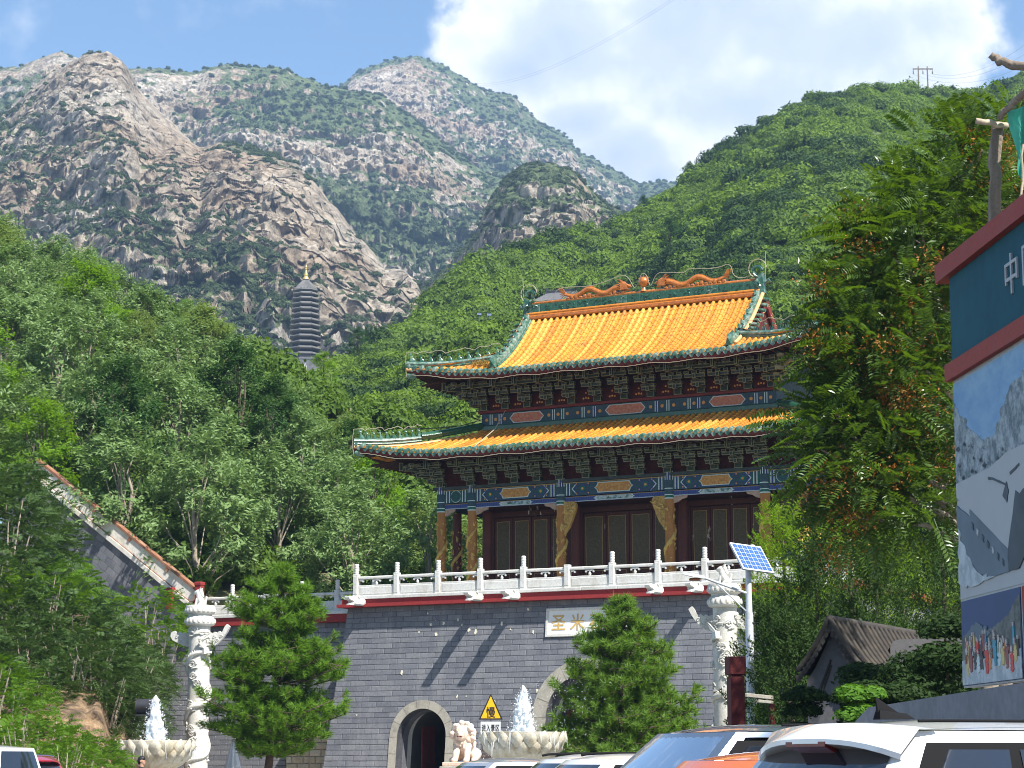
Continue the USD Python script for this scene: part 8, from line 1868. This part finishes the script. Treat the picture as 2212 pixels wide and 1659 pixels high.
for sx, hx, hy, hz in ((-1, -.24, .075, .765), (1, .25, -.015, .755)):
    body.append(B((hx, hy, hz, .030), (hx, hy + .01, hz - .07, .028)))
    for f_ in range(4): body.append(B((hx, hy - .03 + .02 * f_, hz - .08, .0095), (hx + .0, hy - .034 + .022 * f_, hz - .12 - .006 * (f_ in (1, 2)), .0085), (hx - sx * .012, hy - .03 + .021 * f_, hz - .15, .008)))
    body.append(B((hx - sx * .005, hy + .035, hz - .03, .011), (hx - sx * .02, hy + .052, hz - .075, .009)))
bt = blob(body, .022, 6); obj('body', MB().tm(bt), M('skin'), PE, smooth=True)
obj('hair', MB().tm(blob([B((0, -.02, 1.60, .085), (0, .02, 1.615, .072)), B((0, -.045, 1.56, .074), (0, -.05, 1.52, .055)), B((-.05, -.02, 1.57, .04), (.05, -.02, 1.57, .04))], .02, 4)), M('hair_black'), PE, smooth=True)
sh = [B((0, 0, 1.335, .082), (0, 0, 1.39, .068)), B((-.165, 0, 1.31, .078), (.165, 0, 1.31, .078)), B((-.12, 0, 1.22, .117), (.12, 0, 1.22, .117), (-.09, .01, 1.0, .122), (.09, .01, 1.0, .122)), B((-.09, .01, 1.0, .122), (.09, .01, 1.0, .122), (-.09, 0, .88, .128), (.09, 0, .88, .128)), B((-.19, 0, 1.29, .07), (-.235, -.045, 1.06, .062)), B((.19, 0, 1.29, .07), (.235, -.055, 1.07, .062))]
obj('shirt', MB().tm(blob(sh, .03, 4)), M('shirt_black'), PE, smooth=True)
tr_ = [B((-.085, 0, .86, .125), (.085, 0, .86, .125)), B((-.09, 0, .84, .115), (-.10, .14, .48, .082)), B((-.10, .14, .48, .08), (-.10, .10, .12, .062)), B((.09, 0, .84, .115), (.10, -.02, .48, .082)), B((.10, -.02, .48, .08), (.10, -.21, .14, .062))]
obj('trousers', MB().tm(blob(tr_, .03, 4)), M('trousers'), PE, smooth=True)
for q in (B((-.10, .06, .055, .055), (-.10, .27, .04, .045)), B((.10, -.26, .06, .055), (.10, -.06, .04, .045))): obj('shoe', MB().tm(blob([q], .03, 2)), M('shoe_dark'), PE, smooth=True)
for sx in (-1, 1): obj('eye', MB().lathe([(.001, -.008), (.008, 0), (.001, .008)], 8, (sx * .03, .094, 1.555)), M('hair_black'), PE)
# ------------------------------------------------------------------ parked cars
def car_paint(name, c, flake=0.0, rough=.28): plain(name, c, rough, .03, 2.0, spec=.5, coat=1.0, metal=flake)
car_paint('paint_car_white', (0.66, 0.66, 0.66)); car_paint('paint_car_silver', (0.42, 0.43, 0.45), .5); car_paint('paint_car_slate', (0.10, 0.135, 0.19), .4); car_paint('paint_car_orange', (0.60, 0.13, 0.015)); car_paint('paint_car_red', (0.32, 0.012, 0.025))
L['car_glass'] = usdkit.material(stage, '/World/Looks/car_glass', {'p': ('principled_bsdf', {'base_color': (.012, .016, .024), 'roughness': .04, 'specular_ior_level': .8, 'coat_weight': .6})}, [], surface='p.BSDF')
L['car_glass_clear'] = usdkit.material(stage, '/World/Looks/car_glass_clear', {'g': ('glossy_bsdf', {'color': (1, 1, 1), 'roughness': .02}), 't': ('transparent_bsdf', {'color': (.45, .52, .55)}), 'f': ('fresnel', {'IOR': 1.6}), 'm': ('mix_closure', {})},
    [('f.fac', 'm.fac'), ('t.BSDF', 'm.closure1'), ('g.BSDF', 'm.closure2')], surface='m.closure')
plain('car_black', (0.012, 0.012, 0.013), 0.8, 0.1, 5, spec=.05); plain('chrome', (0.62, 0.63, 0.65), 0.12, 0.03, 3, metal=1.0); plain('tyre', (0.02, 0.02, 0.02), 0.9); plain('tail_red', (0.11, 0.008, 0.010), 0.25, .1, 5, spec=.6); plain('seat_grey', (0.07, 0.065, 0.06), 0.9); plain('lamp_clear', (.55, .57, .6), .15, .05, 5, spec=.7)
def parked_car(label, loc, heading, paint, Lc=4.5, Wc=1.82, H=1.70, belt=1.02, cowl=.95, roof_f=.12, roof_r=-1.75, tail=-2.12, nose_h=.92, deck=None, spoiler=0.0, rails=None, glass='car_glass', dark_roof=False, antenna=False, cat='car', third=True, sticker=False, name='parked_car', group=None, frame_mat='car_black'):
    """+x is the nose. Lower body, cabin of pillars and panes on one curved surface, roof, lamps, wheels."""
    t = thing(name, label, cat, loc, math.degrees(math.pi / 2 - heading), group)
    w0, w1 = Wc / 2 - .03, Wc / 2 - .23; hx = Lc / 2
    # lower body from cross-sections
    xs_ = np.linspace(-hx, hx, 34); P = []
    zt_prof = [(-hx, belt - .22 if deck is None else deck - .1), (-hx + .12, belt - .05 if deck is None else deck), (tail + .1, belt + .0 if deck is None else deck + .01), (cowl, belt - .02), (cowl + .25, belt - .06), (hx - .3, nose_h - .08), (hx - .08, nose_h - .2), (hx, nose_h - .38)]
    for x in xs_:
        zt = np.interp(x, *zip(*zt_prof)); e = abs(x) / hx; hw = (Wc / 2) * (1 - .16 * max(0, (e - .72) / .28) ** 2)
        zbm = .24 + .12 * max(0, (e - .85) / .15)
        sec = [(-hw * .86, zbm), (-hw * .97, zbm + .12), (-hw, .55), (-hw * .985, zt - .18), (-hw * .95, zt - .04), (-hw * .86, zt), (0, zt + .03)]
        P.append([[x, y, z] for y, z in sec] + [[x, -y, z] for y, z in sec[-2::-1]])
    P = np.array(P); body = MB().grid(P)
    for row in (P[0], P[-1]): c = row.mean(0); body.add(np.vstack([row, c]), [[i, i + 1, len(row)] for i in range(len(row) - 1)] + [[len(row) - 1, 0, len(row)]])
    obj('body', body, M(paint), t, smooth=50)
    # cabin
    zr = H - .07
    def edge(f):
        z = belt - .03 + (zr - belt + .03) * f; w = w0 + (w1 - w0) * f ** 1.35
        xf = cowl + (roof_f - cowl) * f ** .88; xr = tail + (roof_r - tail) * f ** 1.15
        return z, w, xf, xr
    def ringpt(f, side, s):
        """side front/rear: s across -1..1; left/right: s from rear 0 to front 1"""
        z, w, xf, xr = edge(f); r = .16
        if side == 'front': return [xf - .10 * s * s - .0, s * (w - .05), z]
        if side == 'rear': return [xr + .09 * s * s, s * (w - .05), z]
        x = (xr + .09) + ((xf - .10) - (xr + .09)) * s; bow = .05 * (1 - (2 * s - 1) ** 4)
        return [x, (1 if side == 'left' else -1) * (w - .05 + bow), z]
    def patch(side, f0, f1, s0, s1, nf=9, ns=12, lift=0.0):
        G = np.array([[ringpt(f, side, s) for s in np.linspace(s0, s1, ns)] for f in np.linspace(f0, f1, nf)])
        if lift:
            c = np.array([(tail + cowl) / 2, 0, belt]); d = G - c; d[..., 2] *= .3; G = G + lift * d / np.linalg.norm(d, axis=-1, keepdims=True)
        return G
    gm = M(glass)
    full = MB()
    for side in ('front', 'rear', 'left', 'right'): full.grid(patch(side, 0, 1, -1 if side in ('front', 'rear') else 0, 1, 10, 20))
    if glass == 'car_glass':
        obj('pillars', full, M(paint), t, smooth=40)
        obj('windshield', MB().grid(patch('front', .06, .95, -.90, .90, lift=.008)), gm, t, smooth=True)
        obj('rear_window', MB().grid(patch('rear', .10, .90, -.84, .84, lift=.008)), gm, t, smooth=True)
    else:
        pil = MB()
        for side, a, b_ in (('front', -1, -.9), ('front', .9, 1), ('rear', -1, -.84), ('rear', .84, 1), ('left', 0, .07), ('right', 0, .07), ('left', .93, 1), ('right', .93, 1)): pil.grid(patch(side, 0, 1, a, b_, 8, 3))
        for side in ('front', 'rear', 'left', 'right'):
            a, b_ = (-1, 1) if side in ('front', 'rear') else (0, 1); pil.grid(patch(side, 0, .06, a, b_, 2, 12)); pil.grid(patch(side, .94, 1, a, b_, 2, 12))
        obj('pillars', pil, M(paint), t, smooth=40)
        obj('windshield', MB().grid(patch('front', .05, .95, -.91, .91)), gm, t, smooth=True); obj('rear_window', MB().grid(patch('rear', .05, .95, -.85, .85)), gm, t, smooth=True)
    cuts = [(.06, .30), (.335, .62), (.655, .93)] if third else [(.09, .50), (.54, .92)]
    for side in ('left', 'right'):
        fr = MB().grid(patch(side, .05, .90, cuts[0][0] - .02, cuts[-1][1] + .02, ns=24, lift=.006)); obj('window_frame', fr, M(frame_mat), t, smooth=True)
        for i, (a, b_) in enumerate(cuts):
            g = patch(side, .11, .84, a, b_, lift=.014)
            if i == 0:   # rear quarter pane narrows to the back
                for k in range(g.shape[0]): g[k, :3, 0] += np.array([.20, .10, .03]) * (k / (g.shape[0] - 1)) * .6
            obj('side_window', MB().grid(g), gm, t, smooth=True)
        obj('window_trim', MB().tube([ringpt(.055, side, s) for s in np.linspace(.02, .97, 16)], .012, 5), M('chrome'), t, smooth=True)
    # roof: a shallow dome from the cabin's top edge
    top = []
    for s in np.linspace(0, 1, 22):
        z, w, xf, xr = edge(1.0); row = []
        for q in np.linspace(-1, 1, 17):
            x = (xr + .09 * q * q) + ((xf - .10 * q * q) - (xr + .09 * q * q)) * s; bow = .05 * (1 - (2 * s - 1) ** 4)
            row.append([x, q * (w - .05 + bow), zr + .075 * (1 - q ** 2 * .9) * (1 - abs(2 * s - 1) ** 3 * .95) - .0])
        top.append(row)
    obj('roof', MB().grid(np.array(top)), M('car_black' if dark_roof else paint), t, smooth=True)
    if rails:
        for sy in (-1, 1):
            pts = [[x, sy * (w1 - .05), zr + .05 + (.03 if rails != 'paint_car_white' else .004) * math.sin(math.pi * np.clip((x - roof_r - .1) / (roof_f - .1 - roof_r - .1), 0, 1)) ** .4] for x in np.linspace(roof_r + .1, roof_f - .1, 16)]; obj('roof_rail', MB().tube(pts, .018 if rails != 'paint_car_white' else .008, 7), M(rails if rails != 'paint_car_white' else 'car_black'), t, smooth=True)
    if spoiler:
        z, w, xf, xr = edge(1.0); m = []
        for q in np.linspace(-1, 1, 15):
            k = 1 - .25 * q ** 4; x0 = xr + .09 * q * q + .10; m.append([[x0, q * w, zr + .04 * (1 - q * q) + .012], [x0 - .12, q * w, zr + .035 * (1 - q * q) + .012], [x0 - .10 - spoiler * k, q * w * .98, zr - .035 - .08 * abs(q) ** 3], [x0 - .10 - spoiler * k, q * w * .97, zr - .06 - .085 * abs(q) ** 3], [x0 - .12, q * w * .95, zr - .10 - .06 * abs(q) ** 3], [x0 + .0, q * w * .93, zr - .08]])
        sp2 = obj('spoiler', MB().grid(np.array(m)), M(paint), t, smooth=35)
        b = MB().hull(np.array([[xr - .005 - spoiler * .95, y, z_] for y in (-.19, .19) for z_ in (zr - .05, zr - .075)] + [[xr + .09 - spoiler * .8, y, z_] for y in (-.16, .16) for z_ in (zr - .05, zr - .125)])); obj('brake_light', b, M('tail_red'), sp2)
        obj('washer_jet', MB().hull(np.array([xr + .06 - spoiler * .5, .40, zr - .09]) + np.random.default_rng(1).normal(0, .012, (9, 3))), M('car_black'), sp2)
    if antenna:
        x0 = roof_r + .38; a_ = obj('antenna', MB().hull([[x0 - .09, -.035, zr + .07], [x0 - .09, .035, zr + .07], [x0 + .14, -.03, zr + .075], [x0 + .14, .03, zr + .075], [x0 - .08, -.02, zr + .12], [x0 - .08, .02, zr + .12], [x0 + .10, 0, zr + .105]]).hull([[x0 - .085, -.012, zr + .11], [x0 - .085, .012, zr + .11], [x0 + .06, -.01, zr + .10], [x0 + .06, .01, zr + .10], [x0 - .095, -.006, zr + .185], [x0 - .075, .006, zr + .185]]), M('car_black'), t)
    if glass != 'car_glass':
        st_ = MB()
        for x in (.15, -.85):
            for y in (-.38, .38): st_.rbox(x - .12, x + .10, y - .24, y + .24, .8, 1.22, .05); st_.rbox(x - .10, x + .05, y - .13, y + .13, 1.24, 1.42, .05)
        obj('seats', st_, M('seat_grey'), t); obj('dashboard', MB().rbox(cowl - .45, cowl - .05, -w0 + .15, w0 - .15, .85, belt + .0, .06), M('car_black'), t)
    for sy in (-1, 1):
        obj('headlight', MB().hull(np.array([[hx - .12, sy * .55, nose_h - .30], [hx - .32, sy * .80, nose_h - .22], [hx - .36, sy * .84, nose_h - .34], [hx - .10, sy * .55, nose_h - .40], [hx - .3, sy * .6, nose_h - .2], [hx - .03, sy * .6, nose_h - .36]])), M('lamp_clear'), t)
        obj('tail_light', MB().hull(np.array([[-hx - .01, sy * .52, belt - .12], [-hx + .28, sy * (Wc / 2 - .03), belt - .1], [-hx + .2, sy * (Wc / 2), belt - .3], [-hx - .01, sy * .55, belt - .3], [-hx + .02, sy * (Wc / 2 - .1), belt - .08]])), M('tail_red'), t)
        obj('mirror', MB().hull(np.array([cowl - .32, sy * (Wc / 2 + .08), belt + .08]) + np.array([[-.06, -.1, -.07], [.06, -.1, -.07], [-.06, .1, -.07], [.05, .1, -.06], [-.06, -.1, .06], [.04, -.1, .06], [-.06, .1, .06], [.03, .09, .06]])), M(paint), t)
        for x in (-hx + .85, hx - .88):
            wv = obj('wheel', MB().tube([[x, sy * (Wc / 2 - .22), .33], [x, sy * (Wc / 2 - .01), .33]], .33, 24), M('tyre'), t, smooth=40); obj('rim', MB().tube([[x, sy * (Wc / 2 - .05), .33], [x, sy * (Wc / 2 + .004), .33]], .21, 18), M('chrome'), wv, smooth=40)
    if sticker:
        G = []
        s_ = MB()
        for (a, b_) in (((0, 0), (.06, .10)), ((.06, .10), (.12, 0)), ((.0, .06), (.12, .06)), ((.02, -.02), (.04, -.10)), ((.10, -.02), (.08, -.10)), ((.02, -.12), (.12, -.12)), ((.0, 0), (.12, 0))): s_.tube([[-1.62 + a[0], -Wc / 2 - .004, .86 + a[1]], [-1.62 + b_[0], -Wc / 2 - .004, .86 + b_[1]]], .006, 4)
        plain('sticker_green', (.15, .6, .2), .5); obj('sticker', s_, M('sticker_green'), t)
    return t
H65 = math.radians(65); hv = np.array([math.sin(H65), math.cos(H65)]); lv = np.array([-hv[1], hv[0]])
def rear_at(px, D, back, side):
    """centre of a car whose roof-rear point (back behind centre, side to its left) is seen at px, D"""
    p = np.array([(px - 1106) / (2.16 * FPX) * D, D]); return p - hv * back - lv * side
c = rear_at(1650, 12.3, -1.78, .55)
parked_car('white SUV with a roof spoiler and black fin antenna in the right foreground', [c[0], c[1], 0.03], H65, 'paint_car_white', 4.55, 1.86, 1.66, 1.03, .95, .20, -1.72, -2.12, spoiler=.17, rails='paint_car_white', antenna=True, sticker=True)
c = rear_at(1470, 15.6, -1.6, .2)
parked_car('orange car with a dark glass rear just left of the white SUV', [c[0], c[1], 0], H65, 'paint_car_orange', 4.2, 1.78, 1.55, .96, .9, .15, -1.45, -2.0, third=False)
c = rear_at(1560, 19.0, -1.5, .1)
parked_car('white SUV with black roof rails between the orange and the slate-blue cars', [c[0], c[1], 0], H65, 'paint_car_white', 4.5, 1.84, 1.70, 1.02, .95, .18, -1.6, -2.1, rails='car_black')
c = rear_at(1440, 18.6, -1.45, .3)
parked_car('slate-blue SUV with silver window trim, left of the white car with black rails', [c[0], c[1], 0.02], H65, 'paint_car_slate', 4.6, 1.86, 1.76, 1.02, 1.0, .22, -1.45, -2.15, glass='car_glass_clear')
c = rear_at(1262, 26.5, -1.2, .1)
parked_car('white hatchback in the car row, right of the silver sedan', [c[0], c[1], 0], H65, 'paint_car_white', 4.2, 1.76, 1.58, .98, 1.0, .15, -1.3, -1.95, third=False)
c = rear_at(1205, 31.0, -1.2, .1)
parked_car('white car with a black roof edge half hidden behind the silver sedan', [c[0], c[1], 0], H65, 'paint_car_white', 4.3, 1.78, 1.60, .98, 1.0, .15, -1.3, -1.95, third=False, rails='car_black')
c = rear_at(1090, 36.0, -.5, 0)
parked_car('silver sedan at the far left end of the car row, under the stone lion', [c[0], c[1], 0], H65, 'paint_car_silver', 4.7, 1.8, 1.56, .96, 1.05, .30, -1.05, -1.75, deck=1.0, third=False)
Hm = math.radians(-62); hv = np.array([math.sin(Hm), math.cos(Hm)]); lv = np.array([-hv[1], hv[0]])
plain('blue_frame', (.04, .05, .30), .4)
c = rear_at(18, 47.0, -2.0, .5)
parked_car('white van with blue-edged windows at the lower left edge', [c[0], c[1], 0], Hm, 'paint_car_white', 4.6, 1.72, 1.88, 1.12, 1.5, 1.1, -2.05, -2.2, cat='van', name='parked_van', frame_mat='blue_frame')
c = rear_at(92, 50.0, -1.75, .3)
parked_car('red hatchback with a tail spoiler beside the white van', [c[0], c[1], 0], Hm, 'paint_car_red', 4.4, 1.8, 1.66, 1.0, .95, .2, -1.6, -2.1, spoiler=.22, rails='chrome', third=False)
# ------------------------------------------------------------------ air
def haze_box():
    x0, x1, y0, y1, z0, z1 = -2600, 2600, -300, 3900, -2.0, 880.0
    b = MB().box(x0, x1, y0, y1, z0, z1)
    L['haze'] = usdkit.material(stage, '/World/Looks/haze', {'v': ('principled_volume', {'color': (0.42, 0.63, 0.95), 'density': HAZE, 'anisotropy': 0.2})}, [], volume='v.volume')
    tag(obj('haze', b, M('haze')), 'thin bluish summer haze in the valley', kind='stuff')
HAZE = 0.00014
haze_box()
